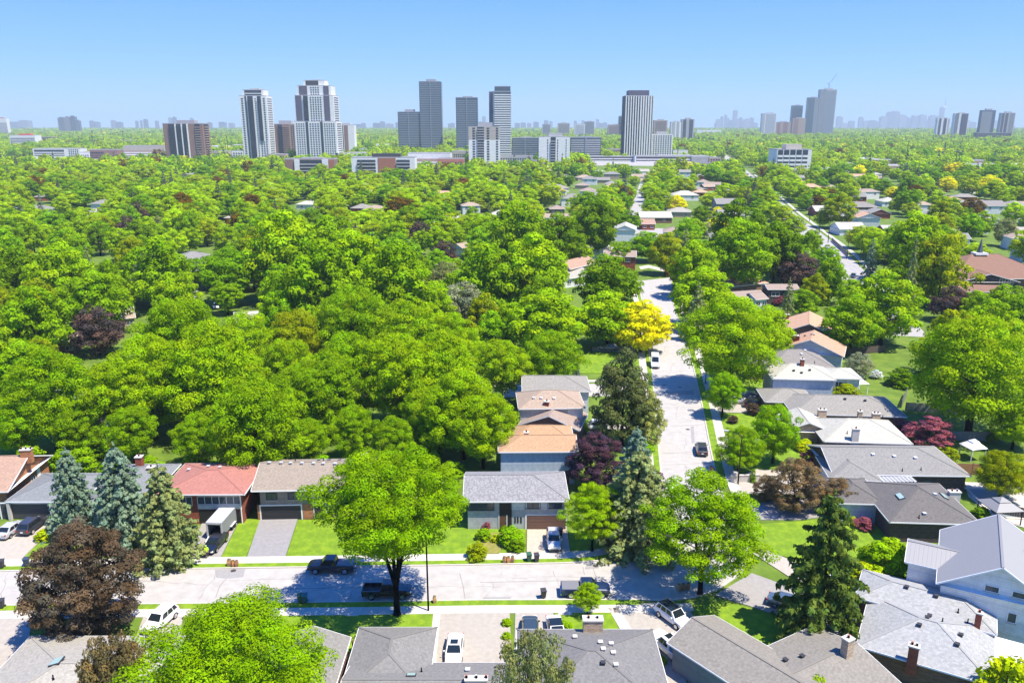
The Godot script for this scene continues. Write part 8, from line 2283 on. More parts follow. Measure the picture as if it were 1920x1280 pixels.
	wheelie_bin(Vector3(-64.3, 0.12, -89.26), 0.2, M.bin_dark, "dark bin at the left edge of the picture")
	wheelie_bin(Vector3(-58.99, 0.12, -80.67), 0.2, M.bin_dark, "small dark bin on the near kerb at the left edge")
	wheelie_bin(Vector3(2.18, 0.12, -90.91), 0.2, M.bin_green, "green bin by the cream driveway")
	wheelie_bin(Vector3(3.14, 0.12, -90.78), 0.2, M.bin_dark, "dark bin right of the green bin")
	wheelie_bin(Vector3(3.71, 0.12, -82.71), 0.2, M.bin_dark, "dark bin at the near kerb left of the navy pickup")
	wheelie_bin(Vector3(-24.74, 0.12, -81.73), 0.2, M.bin_green, "green bin under the forked tree")
	wheelie_bin(Vector3(-24.18, 0.12, -81.73), 0.2, M.bin_teal, "teal bin beside the green bin under the forked tree")
	wheelie_bin(Vector3(6.53, 0.12, -97.47), 0.2, M.bin_dark, "dark bin beside the silver wagon")
	leaf_bag(Vector3(-35.78, 0.12, -89.76), 0, M.kraft, "tallest paper bag at the kerb below the trailer driveway", 1.1)
	leaf_bag(Vector3(-35.27, 0.12, -89.63), 0.9, M.kraft2, "middle paper bag at the kerb below the trailer driveway", 1.0)
	leaf_bag(Vector3(-34.8, 0.12, -89.63), 1.8, M.kraft3, "right paper bag at the kerb below the trailer driveway", 1.0)
	leaf_bag(Vector3(-0.95, 0.12, -90.52), 2.7, M.kraft, "left paper bag at the kerb by the cream driveway", 1.0)
	leaf_bag(Vector3(-0.48, 0.12, -90.52), 3.6, M.kraft2, "middle paper bag at the kerb by the cream driveway", 1.0)
	leaf_bag(Vector3(0.07, 0.12, -90.65), 4.5, M.kraft3, "dark right-hand paper bag at the kerb by the cream driveway", 1.0)
	leaf_bag(Vector3(20.04, 0.03, -84.38), 5.4, M.kraft, "left paper bag under the feathery corner tree", 1.0)
	leaf_bag(Vector3(20.58, 0.03, -84.49), 6.3, M.kraft2, "middle paper bag under the feathery corner tree", 1.0)
	leaf_bag(Vector3(21.18, 0.03, -84.61), 7.2, M.kraft3, "right paper bag under the feathery corner tree", 1.0)
	leaf_bag(Vector3(-9.04, 0.12, -81.73), 8.1, M.kraft, "orange-brown paper bag beside the utility pole", 1.0)
	leaf_bag(Vector3(32.07, 0.12, -118.33), 9, M.kraft2, "left orange bag on the side street boulevard", 1.0)
	leaf_bag(Vector3(32.22, 0.12, -117.51), 9.9, M.kraft3, "right orange bag on the side street boulevard", 1.0)
	cargo_trailer(Vector3(-39.8, 0.11, -98.5), -0.070, "grey cargo trailer with open rear ramp on the asphalt driveway")
	person(Vector3(-39.33, 0.11, -91.68), 0.3, "person in lime vest and cap walking on the driveway")
	fence_run(Vector3(76.8, 0, -148.09), Vector3(81.37, 0, -155.44), 1.8, M.wood_grey, "grey fence return beside the two-chimney bungalow", "fence", false)
	fence_run(Vector3(76.92, 0, -146.57), Vector3(88.32, 0, -144.2), 1.8, M.wood_grey, "long grey board fence below the giant maple", "fence", false)
	fence_run(Vector3(75.64, 0, -131.59), Vector3(86.54, 0, -130.85), 1.8, M.wood_grey, "grey board fence behind the red maple", "fence", false)
	fence_run(Vector3(70.82, 0, -117.31), Vector3(78.99, 0, -116.71), 2, M.cedar_wood, "new brown horizontal-board fence behind the pool", "fence", true)
	fence_run(Vector3(78.02, 0, -184.85), Vector3(91.75, 0, -188.12), 1.8, M.wood_dark, "dark board fence behind the peach houses", "fence", false)
	fence_run(Vector3(153.34, 0, -380.77), Vector3(142.76, 0, -335.94), 1.8, M.wood_grey, "grey board fence along the arterial road", "fence", false)
	fence_run(Vector3(69.1, 0, -104.09), Vector3(73.17, 0, -102.01), 1.8, M.wood_dark, "dark fence behind the gazebo", "fence", false)
	fence_run(Vector3(-17.2, 0, -68.96), Vector3(-17.49, 0, -72.59), 1.8, M.cedar_wood, "cedar fence between the two slate roofs", "fence", false)
	fence_run(Vector3(-16.38, 0, -68.4), Vector3(-16.76, 0, -72.33), 1.8, M.cedar_wood, "second cedar fence beside the slate hip house", "fence", false)
	fence_run(Vector3(83.09, 0, -227.89), Vector3(75.6, 0, -190.52), 1.6, M.cedar_wood, "cedar fence by the backyard toys", "fence", false)
	pergola(Vector3(57.39, 0, -109.91), 0.03, "white slatted pergola between the steel-grey and charcoal roofs")
	gazebo(Vector3(68.79, 0, -102.01), 0.1, M.r_metal, M.trim, 4.2, "dark-edged metal gazebo beside the pool")
	gazebo(Vector3(71.91, 0, -157.82), 0.1, M.white, M.white, 3.6, "white fabric gazebo behind the white two-storey house")
	gazebo(Vector3(76.95, 0, -123.42), 0.2, M.white, M.stone, 3.0, "white peaked tent in the backyard beside the cedar bushes")
	patio_cover(Vector3(49.26, 0, -69.94), -0.52, "flat white patio cover at the right edge of the picture")
	pool(Vector3(71.69, 0, -106.93), "rectangular covered swimming pool")
	round_pool(Vector3(74.43, 0, -166.1), 2.4, "round blue backyard pool beside the willow-like tree")
	round_pool(Vector3(87.24, 0, -201.27), 2.0, "blue play pool in the backyard below the arterial road")
	retaining_wall(Vector3(34.23, 0, -114.17), Vector3(38.76, 0, -114.55), "white retaining wall beside the street lamp")
	hydrant(Vector3(-4.44, 0, -92.61), "yellow lawn lamp stone on the grass by the forked tree")
	chair_pile(Vector3(50.75, 0, -69.45), "pale patio furniture at the right edge")
	wire(Vector3(125.47, 16.7, -231.34), Vector3(137.25, 11.7, -273.03), "left wire between the double-armed pole and its right neighbour")
	wire(Vector3(127.67, 16.7, -231.34), Vector3(139.45, 11.7, -273.03), "right wire between the double-armed pole and its right neighbour")
	wire(Vector3(137.25, 11.7, -273.03), Vector3(135.59, 14.7, -289.19), "left wire between the two poles nearest the church spruce")
	wire(Vector3(139.45, 11.7, -273.03), Vector3(137.79, 14.7, -289.19), "right wire between the two poles nearest the church spruce")
	wire(Vector3(135.59, 14.7, -289.19), Vector3(148.41, 12.7, -375.43), "left wire between the transformer pole and the fence pole")
	wire(Vector3(137.79, 14.7, -289.19), Vector3(150.61, 12.7, -375.43), "right wire between the transformer pole and the fence pole")
	wire(Vector3(148.41, 12.7, -375.43), Vector3(154.64, 12.7, -403.7), "left wire between the fence pole and the fourth pole")
	wire(Vector3(150.61, 12.7, -375.43), Vector3(156.84, 12.7, -403.7), "right wire between the fence pole and the fourth pole")
	wire(Vector3(154.64, 12.7, -403.7), Vector3(170.5, 12.7, -461.18), "left wire between the fourth and fifth arterial poles")
	wire(Vector3(156.84, 12.7, -403.7), Vector3(172.7, 12.7, -461.18), "right wire between the fourth and fifth arterial poles")

func place_city() -> void:
	block("apartment_tower", "brown apartment slab with dark balconies and white piers", Vector3(-468.47, 0, -1184.76), 0, 56.48, 26, 54.73, {"wall": M.tower_brown, "strips": [["f", 0.14, 0.3, "bal", "tower_glass", 0, 56, "tower_dark"], ["f", 0.3, 0.33, "pier", "tower_white"], ["f", 0.33, 0.46, "bal", "tower_glass", 0, 56, "tower_dark"], ["f", 0.46, 0.49, "pier", "tower_white"], ["f", 0.49, 0.6, "bal", "tower_glass", 0, 56, "tower_dark"], ["f", 0.6, 0.63, "pier", "tower_white"], ["f", 0.8, 0.93, "bal", "tower_glass", 0, 56, "tower_tan"], ["r", 0.2, 0.8, "bal", "tower_glass", 0, 56, "tower_tan"]], "plant": 5})
	var slim := block("apartment_tower", "slim white tower with dark vertical glass strips", Vector3(-386.93, 0, -1255.54), 0, 40.38, 30, 94.63, {"wall": M.tower_white, "strips": [["f", 0.04, 0.16, "win", "tower_glass", 0, 100], ["f", 0.2, 0.26, "glass", "tower_glass"], ["f", 0.3, 0.5, "bal", "tower_glass", 0, 98, "tower_dark"], ["f", 0.55, 0.62, "win", "tower_glass"], ["f", 0.66, 0.8, "bal", "tower_glass", 30, 98, "tower_dark"], ["f", 0.66, 0.94, "win", "tower_glass", 0, 30], ["f", 0.85, 0.96, "win", "tower_glass", 30, 98], ["r", 0.1, 0.9, "win", "tower_glass", 0, 98]], "plant": 0})
	block("tier", "", Vector3(0, 94.63, 0), 0, 31.5, 24, 8.52, {"on": slim, "wall": M.tower_white, "strips": [["f", 0.1, 0.9, "bal", "tower_glass", 0, 9, "tower_white"]], "plant": 3})
	var stepped := block("apartment_tower", "tallest stepped white tower left of centre", Vector3(-296.08, 0, -1261.54), 0, 63, 42, 57.86, {"wall": M.tower_white, "strips": [["f", 0.03, 0.25, "win", "tower_glass"], ["f", 0.27, 0.33, "glass", "tower_glass"], ["f", 0.35, 0.6, "win", "tower_glass"], ["f", 0.62, 0.68, "glass", "tower_glass"], ["f", 0.7, 0.97, "win", "tower_glass"], ["r", 0.1, 0.9, "win", "tower_glass"]], "plant": 0})
	block("tier", "", Vector3(0, 57.86, 0), 0, 57.96, 38, 37.45, {"on": stepped, "wall": M.tower_white, "strips": [["f", 0.02, 0.18, "glass", "tower_purple"], ["f", 0.22, 0.34, "bal", "tower_glass", 0, 37.45, "tower_dark"], ["f", 0.38, 0.7, "win", "tower_glass"], ["f", 0.75, 0.9, "glass", "tower_purple"], ["r", 0.1, 0.9, "win", "tower_glass"]], "plant": 0})
	block("tier", "", Vector3(0, 95.31, 0), 0, 50.4, 32, 13.86, {"on": stepped, "wall": M.tower_white, "strips": [["f", 0.06, 0.3, "glass", "tower_purple"], ["f", 0.38, 0.66, "win", "tower_glass"], ["f", 0.78, 0.94, "glass", "tower_purple"]], "plant": 0})
	block("tier", "", Vector3(0, 109.18, 0), 0, 31.5, 24, 7.67, {"on": stepped, "wall": M.tower_white, "strips": [["f", 0.1, 0.7, "glass", "tower_dark"]], "plant": 2})
	block("apartment_tower", "brown and beige apartment slab between the two white towers", Vector3(-378.02, 0, -1372.09), 0, 45.13, 24, 54, {"wall": M.tower_tan, "strips": [["f", 0, 0.28, "glass", "tower_brown"], ["f", 0.3, 0.46, "bal", "tower_glass", 0, 60, "tower_dark"], ["f", 0.48, 0.72, "bal", "tower_brown", 0, 60, "tower_tan"], ["f", 0.76, 0.98, "win", "tower_glass"]], "plant": 6})
	block("apartment_tower", "narrow grey, brown and white slab right of the stepped tower", Vector3(-305.38, 0, -1514.81), 0, 33.27, 20, 52.12, {"wall": M.tower_white, "strips": [["f", 0, 0.4, "bal", "tower_glass", 0, 55, "tower_dark"], ["f", 0.45, 0.66, "glass", "tower_brown"]], "plant": 4})
	block("apartment_tower", "lower dark glass tower at the left of the glass group", Vector3(-199.52, 0, -1604.23), 0, 40.29, 30, 76.7, {"wall": M.tower_blue, "strips": [["f", 0.02, 0.98, "band", "tower_blue", 0, 80, "tower_band"], ["r", 0.05, 0.95, "band", "tower_blue", 0, 80, "tower_band"], ["f", 0.48, 0.52, "pier", "tower_band"]], "plant": 5})
	block("apartment_tower", "tallest dark glass tower of the glass group", Vector3(-156.51, 0, -1604.23), 0, 41.32, 30, 132.2, {"wall": M.tower_blue, "strips": [["f", 0.02, 0.98, "band", "tower_blue", 0, 140, "tower_band"], ["r", 0.05, 0.95, "band", "tower_blue", 0, 140, "tower_band"], ["f", 0.48, 0.52, "pier", "tower_band"]], "plant": 5})
	block("apartment_tower", "dark glass tower right of the tallest one", Vector3(-85.48, 0, -1574.07), 0, 40.56, 28, 102.22, {"wall": M.tower_blue, "strips": [["f", 0.02, 0.98, "band", "tower_blue", 0, 110, "tower_band"], ["r", 0.05, 0.95, "band", "tower_blue", 0, 110, "tower_band"], ["f", 0.48, 0.52, "pier", "tower_band"]], "plant": 3})
	var curved := block("apartment_tower", "white-banded curved tower with flat oversailing roof", Vector3(-14.2, 0, -1253.54), 0, 25.04, 26, 100.7, {"wall": M.tower_white, "strips": [["f", 0, 0.99, "band", "tower_blue", 0, 105, "tower_white"], ["r", 0.02, 0.98, "band", "tower_blue", 0, 105, "tower_white"]], "plant": 0})
	block("tier", "", Vector3(0, 100.7, 0), 0, 23.79, 24, 7.37, {"on": curved, "wall": M.tower_blue, "strips": [], "plant": 0})
	block("wing", "", Vector3(-16.52, 0, -2), 0, 7.51, 20, 100.7, {"on": curved, "wall": M.tower_purple, "strips": [["f", 0.78, 0.98, "pier", "tower_white"]], "plant": 0})
	var beige := block("apartment_tower", "beige-topped apartment tower with white lower half", Vector3(-37.8, 0, -1121.13), 0, 41.96, 22, 33.83, {"wall": M.tower_white, "strips": [["f", 0.28, 0.5, "bal", "tower_glass", 0, 50, "tower_grey"], ["f", 0.1, 0.24, "win", "tower_glass"], ["f", 0.56, 0.7, "win", "tower_glass"], ["f", 0.86, 0.98, "win", "tower_glass"]], "plant": 0})
	block("tier", "", Vector3(0, 33.83, 0), 0, 42, 22.05, 16.67, {"on": beige, "wall": M.tower_beige, "strips": [["f", 0.28, 0.5, "bal", "tower_glass", 0, 16.67, "tower_grey"], ["f", 0.1, 0.24, "win", "tower_glass"], ["f", 0.56, 0.7, "win", "tower_glass"], ["f", 0.86, 0.98, "win", "tower_glass"]], "plant": 6})
	block("apartment_tower", "white slab tower with one dark balcony column", Vector3(53.27, 0, -1037.81), 0, 38.91, 18, 38.54, {"wall": M.tower_white, "strips": [["f", 0.38, 0.54, "bal", "tower_glass", 0, 46, "tower_grey"], ["f", 0.26, 0.31, "win", "tower_glass"], ["f", 0.58, 0.63, "win", "tower_glass"], ["f", 0.86, 0.9, "win", "tower_glass"]], "plant": 5})
	block("office_block", "dark glass mid-rise behind the white slab, left half", Vector3(20.17, 0, -1272), 0, 40.16, 26, 33.5, {"wall": M.tower_blue, "strips": [["f", 0.02, 0.98, "band", "tower_blue", 0, 40, "tower_band"], ["r", 0.05, 0.95, "band", "tower_blue", 0, 40, "tower_band"], ["f", 0.48, 0.52, "pier", "tower_band"]], "plant": 2})
	block("office_block", "dark banded mid-rise right of the white slab", Vector3(113.18, 0, -1274), 0, 46.72, 30, 34.29, {"wall": M.tower_blue, "strips": [["f", 0.02, 0.98, "band", "tower_blue", 0, 40, "tower_grey"], ["r", 0.05, 0.95, "band", "tower_blue", 0, 40, "tower_grey"], ["f", 0.48, 0.52, "pier", "tower_band"]], "plant": 2})
	block("office_block", "pale podium with dark bays below the mid-rise", Vector3(3.68, 0, -1137.93), 0, 51.31, 26, 11.49, {"wall": M.tower_grey, "strips": [["f", 0.05, 0.95, "win", "tower_glass"]], "plant": 0})
	var pinstripe := block("office_tower", "pinstriped black and white office tower with dark cap", Vector3(211.69, 0, -1402.27), 0, 45.86, 40, 99.27, {"wall": M.tower_dark, "strips": [["f", 0.01, 0.05, "pier", "tower_white"], ["f", 0.1, 0.14, "pier", "tower_white"], ["f", 0.19, 0.23, "pier", "tower_white"], ["f", 0.28, 0.32, "pier", "tower_white"], ["f", 0.37, 0.41, "pier", "tower_white"], ["f", 0.46, 0.5, "pier", "tower_white"], ["f", 0.55, 0.6, "pier", "tower_white"], ["f", 0.64, 0.69, "pier", "tower_white"], ["f", 0.73, 0.78, "pier", "tower_white"], ["f", 0.82, 0.87, "pier", "tower_white"], ["f", 0.91, 0.96, "pier", "tower_white"], ["r", 0.02, 0.08, "pier", "tower_white"], ["r", 0.14, 0.2, "pier", "tower_white"], ["r", 0.27, 0.33, "pier", "tower_white"], ["r", 0.4, 0.46, "pier", "tower_white"], ["r", 0.52, 0.58, "pier", "tower_white"], ["r", 0.65, 0.71, "pier", "tower_white"], ["r", 0.77, 0.83, "pier", "tower_white"], ["r", 0.9, 0.96, "pier", "tower_white"]], "plant": 0})
	block("cap", "", Vector3(0, 99.27, 0), 0, 33.94, 30, 8.37, {"on": pinstripe, "wall": M.tower_purple, "strips": [], "plant": 0, "top": M.tower_purple})
	block("office_block", "white grid-windowed block beside the pinstriped tower", Vector3(255.54, 0, -1416.17), 0, 39.3, 22, 37.3, {"wall": M.tower_white, "strips": [["f", 0.03, 0.97, "win", "tower_glass", 2, 40, 4], ["r", 0.1, 0.9, "win", "tower_glass"]], "plant": 5})
	block("apartment_tower", "tan slab behind the white grid block", Vector3(443.77, 0, -2470.95), 0, 39.89, 22, 64.72, {"wall": M.tower_tan, "strips": [["f", 0.1, 0.9, "win", "tower_glass"]], "plant": 4})
	block("apartment_tower", "white ribbed slab right of the tan slab", Vector3(490.14, 0, -2470.95), 0, 30.32, 22, 60.13, {"wall": M.tower_white, "strips": [["f", 0.1, 0.4, "glass", "tower_grey"], ["f", 0.55, 0.8, "glass", "tower_grey"]], "plant": 4})
	block("apartment_tower", "dark slab with rounded top right of the ribbed slab", Vector3(525.32, 0, -2471.95), 0, 36.7, 24, 67.78, {"wall": M.tower_grey, "strips": [["f", 0.1, 0.35, "glass", "tower_dark"], ["f", 0.6, 0.9, "glass", "tower_dark"]], "plant": 5})
	block("apartment_tower", "low brown slab left of the pinstriped tower", Vector3(374.42, 0, -2983.95), 0, 53.94, 24, 52.15, {"wall": M.tower_tan, "strips": [["f", 0.06, 0.94, "win", "tower_glass"]], "plant": 3})
	block("apartment_tower", "small grey tower behind the white slab", Vector3(124.49, 0, -2983.95), 0, 28.9, 24, 54, {"wall": M.tower_grey, "strips": [["f", 0.06, 0.94, "win", "tower_glass"]], "plant": 3})
	block("apartment_tower", "pale tower behind the white slab's right edge", Vector3(187.21, 0, -2983.95), 0, 42.38, 24, 57.7, {"wall": M.tower_beige, "strips": [["f", 0.06, 0.94, "win", "tower_glass"]], "plant": 3})
	block("apartment_tower", "white glass-fronted tower right of the white slab", Vector3(244.15, 0, -2983.95), 0, 36.6, 24, 54, {"wall": M.tower_white, "strips": [["f", 0.06, 0.94, "win", "tower_glass"]], "plant": 3})
	block("apartment_tower", "grey-brown tower beside the white glass-fronted one", Vector3(279.85, 0, -2983.95), 0, 34.68, 24, 63.26, {"wall": M.tower_grey, "strips": [["f", 0.06, 0.94, "win", "tower_glass"]], "plant": 3})
	block("apartment_tower", "dark narrow tower peeking behind the pinstriped tower", Vector3(488.29, 0, -2983.95), 0, 11.56, 24, 81.72, {"wall": M.tower_dark, "strips": [["f", 0.06, 0.94, "win", "tower_glass"]], "plant": 3})
	block("apartment_tower", "dark narrow tower left behind the pinstriped tower", Vector3(395.65, 0, -2983.95), 0, 19.26, 24, 81.72, {"wall": M.tower_dark, "strips": [["f", 0.06, 0.94, "win", "tower_glass"]], "plant": 3})
	block("apartment_tower", "white gridded tower left of the tall grey group", Vector3(993.99, 0, -3201.18), 0, 55.88, 16, 93.68, {"wall": M.tower_white, "strips": [["f", 0, 0.2, "glass", "tower_grey"], ["f", 0.25, 0.95, "win", "tower_blue"]], "plant": 4})
	block("apartment_tower", "brown ribbed slab below the tall grey group", Vector3(1051, 0, -3201.18), 0, 57.94, 16, 61.96, {"wall": M.tower_tan, "strips": [["f", 0.1, 0.3, "glass", "tower_brown"], ["f", 0.5, 0.8, "glass", "tower_brown"]], "plant": 4})
	block("apartment_tower", "teal glass tower behind the brown slabs", Vector3(1188.81, 0, -3458.81), 0, 44.71, 18, 128.83, {"wall": M.tower_teal, "strips": [["f", 0.03, 0.97, "band", "tower_teal", 0, 120, "tower_blue"]], "plant": 4})
	block("apartment_tower", "second brown slab right of the ribbed one", Vector3(1071.44, 0, -3086.61), 0, 47.89, 16, 75.07, {"wall": M.tower_tan, "strips": [["f", 0.1, 0.45, "glass", "tower_brown"]], "plant": 4})
	block("apartment_tower", "teal-grey glass tower left of the tower with the crane", Vector3(1204.44, 0, -3325.56), 0, 45.13, 18, 156.52, {"wall": M.tower_teal, "strips": [["f", 0.03, 0.6, "band", "tower_blue", 0, 170, "tower_teal"], ["f", 0.6, 0.97, "band", "tower_teal", 0, 170, "tower_grey"]], "plant": 4})
	block("apartment_tower", "tall grey tower under construction with a crane", Vector3(1260.41, 0, -3327.56), 0, 66.62, 22, 186.93, {"wall": M.tower_grey, "strips": [["f", 0, 0.35, "band", "tower_blue", 0, 195, "tower_grey"], ["f", 0.37, 0.97, "band", "tower_grey", 0, 190, "tower_band"]], "plant": 6})
	lattice_crane(Vector3(1264.41, 185.93, -3327.56), 24, "tower crane on top of the tall grey tower")
	block("apartment_tower", "white-striped slab at the far right", Vector3(1555.59, 0, -2979.95), 0, 46.24, 16, 74.34, {"wall": M.tower_white, "strips": [["f", 0.12, 0.3, "bal", "tower_glass", 0, 90, "tower_purple"], ["f", 0.5, 0.72, "bal", "tower_glass", 0, 90, "tower_purple"], ["f", 0.8, 0.95, "win", "tower_glass"]], "plant": 4})
	block("apartment_tower", "taller white-framed slab beside the white-striped one", Vector3(1563.44, 0, -2880.39), 0, 48.42, 16, 89.7, {"wall": M.tower_white, "strips": [["f", 0.05, 0.3, "bal", "tower_glass", 0, 110, "tower_grey"], ["f", 0.48, 0.95, "bal", "tower_glass", 0, 105, "tower_purple"]], "plant": 4})
	block("apartment_tower", "dark glass tower with white right edge", Vector3(1601.48, 0, -2786.76), 0, 46.85, 15, 98.85, {"wall": M.tower_blue, "strips": [["f", 0.02, 0.75, "band", "tower_blue", 0, 120, "tower_grey"], ["f", 0.8, 0.98, "win", "tower_glass", 0, 110]], "plant": 6, "top": M.tower_dark})
	block("apartment_tower", "rightmost dark ribbed tower with setback top", Vector3(1616.15, 0, -2699.45), 0, 45.38, 15, 89.12, {"wall": M.tower_grey, "strips": [["f", 0.05, 0.22, "glass", "tower_dark"], ["f", 0.3, 0.5, "glass", "tower_dark"], ["f", 0.62, 0.95, "band", "tower_dark", 0, 110, "tower_grey"]], "plant": 5})
	block("office_block", "low dark podium joining the two right towers", Vector3(1530.71, 0, -2619.93), 0, 110.02, 20, 27.89, {"wall": M.tower_dark, "strips": [], "plant": 0})
	block("office_block", "white banded office block beside the arterial road", Vector3(316.87, 0, -931.61), 0, 38.89, 30, 26.34, {"wall": M.tower_white, "strips": [["f", 0.03, 0.17, "band", "tower_glass", 5, 36, "tower_white"], ["f", 0.2, 0.35, "band", "tower_glass", 5, 36, "tower_white"], ["f", 0.38, 0.53, "band", "tower_glass", 5, 36, "tower_white"], ["f", 0.56, 0.71, "band", "tower_glass", 5, 36, "tower_white"], ["f", 0.74, 0.89, "band", "tower_glass", 5, 36, "tower_white"]], "plant": 6, "floor": 4.6, "plant_mat": M.tower_beige})
	block("office_tower", "banded white tower cut by the left edge with a red roof sign", Vector3(-2147.03, 0, -3459.81), 0, 67.06, 20, 77.61, {"wall": M.tower_white, "strips": [["f", 0, 1, "band", "tower_glass", 0, 60, "tower_white"]], "plant": 4, "plant_mat": M.tower_red, "floor": 4.0})
	block("office_block", "white banded office block with red rooftop strip at left", Vector3(-1114.54, 0, -1881.18), 0, 58.23, 26, 29.45, {"wall": M.tower_white, "strips": [["f", 0.03, 0.97, "band", "tower_glass", 0, 24, "tower_white"]], "plant": 4, "plant_mat": M.tower_red, "floor": 4.0})
	block("office_block", "long white low-rise office at left", Vector3(-783.13, 0, -1417.17), 0, 81.35, 24, 13.38, {"wall": M.tower_white, "strips": [["f", 0.03, 0.66, "band", "tower_glass", 0, 12, "tower_white"], ["f", 0.75, 0.97, "win", "tower_glass"]], "plant": 0})
	block("office_block", "grey-brown low block right of the white office", Vector3(-658.73, 0, -1328.79), 0, 44.59, 22, 14.24, {"wall": M.tower_brown, "strips": [["f", 0.02, 0.5, "band", "tower_dark", 0, 11, "tower_brown"]], "plant": 0})
	block("parking_structure", "cream stacked parking structure left of the brown slab", Vector3(-583.87, 0, -1311.6), 0, 65.03, 28, 20.6, {"wall": M.tower_beige, "strips": [["f", 0.02, 0.98, "band", "tower_tan", 0, 14, "tower_white"]], "plant": 0})
	block("school_building", "yellow-tan low school building at left", Vector3(-988.36, 0, -2107.8), 0, 70.8, 20, 13.24, {"wall": M.tower_yellow, "strips": [["f", 0.05, 0.95, "win", "tower_glass"]], "plant": 2})
	block("office_block", "small brown-grey block behind the left offices", Vector3(-1257.18, 0, -2215.13), 0, 45.81, 18, 20.85, {"wall": M.tower_brown, "strips": [["f", 0.1, 0.9, "win", "tower_glass"]], "plant": 0})
	block("townhouse_row", "brown and white townhouse row at left", Vector3(-1007.47, 0, -1875.18), 0, 67.94, 14, 12.99, {"wall": M.tower_brown, "strips": [["f", 0.1, 0.2, "pier", "tower_white"], ["f", 0.4, 0.5, "pier", "tower_white"], ["f", 0.7, 0.8, "pier", "tower_white"]], "plant": 0})
	block("apartment_block", "brick and white mid-rise apartment at left centre", Vector3(-211.85, 0, -860.41), 0, 51.72, 18, 18.57, {"wall": M.tower_brown, "strips": [["f", 0.2, 0.3, "pier", "tower_white"], ["f", 0.31, 0.74, "bal", "tower_glass", 0, 18, "tower_grey"], ["f", 0.76, 0.88, "pier", "tower_white"], ["f", 0.89, 0.99, "glass", "tower_brick"]], "plant": 2})
	block("apartment_block", "red brick and white low-rise with long balconies", Vector3(-128.2, 0, -819.17), 0, 63.01, 18, 21.83, {"wall": M.tower_white, "strips": [["f", 0.09, 0.38, "bal", "tower_glass", 0, 20, "tower_grey"], ["f", 0.42, 0.7, "glass", "tower_brick"], ["f", 0.44, 0.68, "win", "tower_white"], ["f", 0.71, 0.92, "bal", "tower_glass", 0, 20, "tower_grey"]], "plant": 4, "plant_mat": M.tower_dark})
	block("parking_structure", "white parking deck right of the red brick low-rise", Vector3(-112.67, 0, -1125.13), 0, 57.87, 30, 15.57, {"wall": M.tower_white, "strips": [["f", 0.02, 0.98, "band", "tower_tan", 0, 9, "tower_white"]], "plant": 0})
	block("apartment_block", "small brick block beside the parking deck", Vector3(-81.48, 0, -1090.65), 0, 35.25, 18, 9.68, {"wall": M.tower_brick, "strips": [["f", 0.05, 0.95, "win", "tower_glass"]], "plant": 0})
	block("office_block", "white low-rise behind the red brick low-rise", Vector3(-239.29, 0, -1252.54), 0, 56.54, 24, 11.06, {"wall": M.tower_white, "strips": [["f", 0.05, 0.95, "band", "tower_glass", 0, 8, "tower_white"]], "plant": 2})
	block("apartment_block", "brown brick block left of the white slab's foot", Vector3(27.33, 0, -1013.26), 0, 21.61, 18, 10.29, {"wall": M.tower_brown, "strips": [["f", 0.1, 0.9, "win", "tower_glass"]], "plant": 0})
	block("plaza_building", "long low white building left of the pinstriped tower's foot", Vector3(147.92, 0, -1234.61), 0, 71.65, 24, 7.02, {"wall": M.tower_white, "strips": [["f", 0.02, 0.98, "band", "tower_dark", 0, 8, "tower_white"]], "plant": 0})
	block("plaza_building", "long low plaza below the pinstriped tower", Vector3(236.5, 0, -1217.19), 0, 109.87, 24, 8.45, {"wall": M.tower_white, "strips": [["f", 0.02, 0.98, "band", "tower_dark", 0, 8, "tower_white"]], "plant": 2})
	block("school_building", "flat brown school with a square chimney", Vector3(236.36, 0, -1039.81), 0, 46.29, 22, 5.93, {"wall": M.tower_brown, "strips": [["f", 0.1, 0.9, "band", "tower_dark", 0, 6, "tower_brown"]], "plant": 9})
	block("office_block", "pale low building right of the white grid block", Vector3(299.77, 0, -1463.3), 0, 26.46, 20, 9.23, {"wall": M.tower_white, "strips": [], "plant": 0})
	block("plaza_building", "long tan plaza roof at right, nearest the office block", Vector3(421.43, 0, -1017.26), 0, 52.4, 26, 6.43, {"wall": M.tower_tan, "strips": [], "plant": 0, "top": M.tower_white})
	block("plaza_building", "longest tan plaza roof at right", Vector3(470.66, 0, -982.52), 0, 75.9, 26, 6.22, {"wall": M.tower_tan, "strips": [], "plant": 0, "top": M.tower_white})
	block("plaza_building", "white plaza roof in the right row", Vector3(546.69, 0, -1005.41), 0, 51.78, 26, 6.36, {"wall": M.tower_white, "strips": [], "plant": 0, "top": M.tower_white})
	block("plaza_building", "rightmost white plaza roof", Vector3(622.26, 0, -1017.26), 0, 72.04, 26, 5.79, {"wall": M.tower_white, "strips": [], "plant": 0, "top": M.tower_white})
	block("plaza_building", "white block behind the tan plaza roofs", Vector3(484.22, 0, -1137.93), 0, 32.98, 26, 7.9, {"wall": M.tower_white, "strips": [], "plant": 0, "top": M.tower_white})
	block("plaza_building", "brown gabled block behind the tan plaza roofs", Vector3(505.19, 0, -1123.13), 0, 21.7, 26, 7.09, {"wall": M.tower_brown, "strips": [], "plant": 0, "top": M.tower_white})
	block("plaza_building", "pinkish low block behind the right plaza", Vector3(618.9, 0, -1108.71), 0, 32.13, 26, 7, {"wall": M.tower_tan, "strips": [], "plant": 0, "top": M.tower_white})
	block("plaza_building", "white long institutional building far right", Vector3(1534.88, 0, -3329.56), 0, 90.27, 26, 18.75, {"wall": M.tower_white, "strips": [], "plant": 0, "top": M.tower_white})
	block("plaza_building", "white institutional building left of the tall grey group", Vector3(897.96, 0, -3764.08), 0, 111.78, 26, 28.23, {"wall": M.tower_white, "strips": [], "plant": 0, "top": M.tower_white})
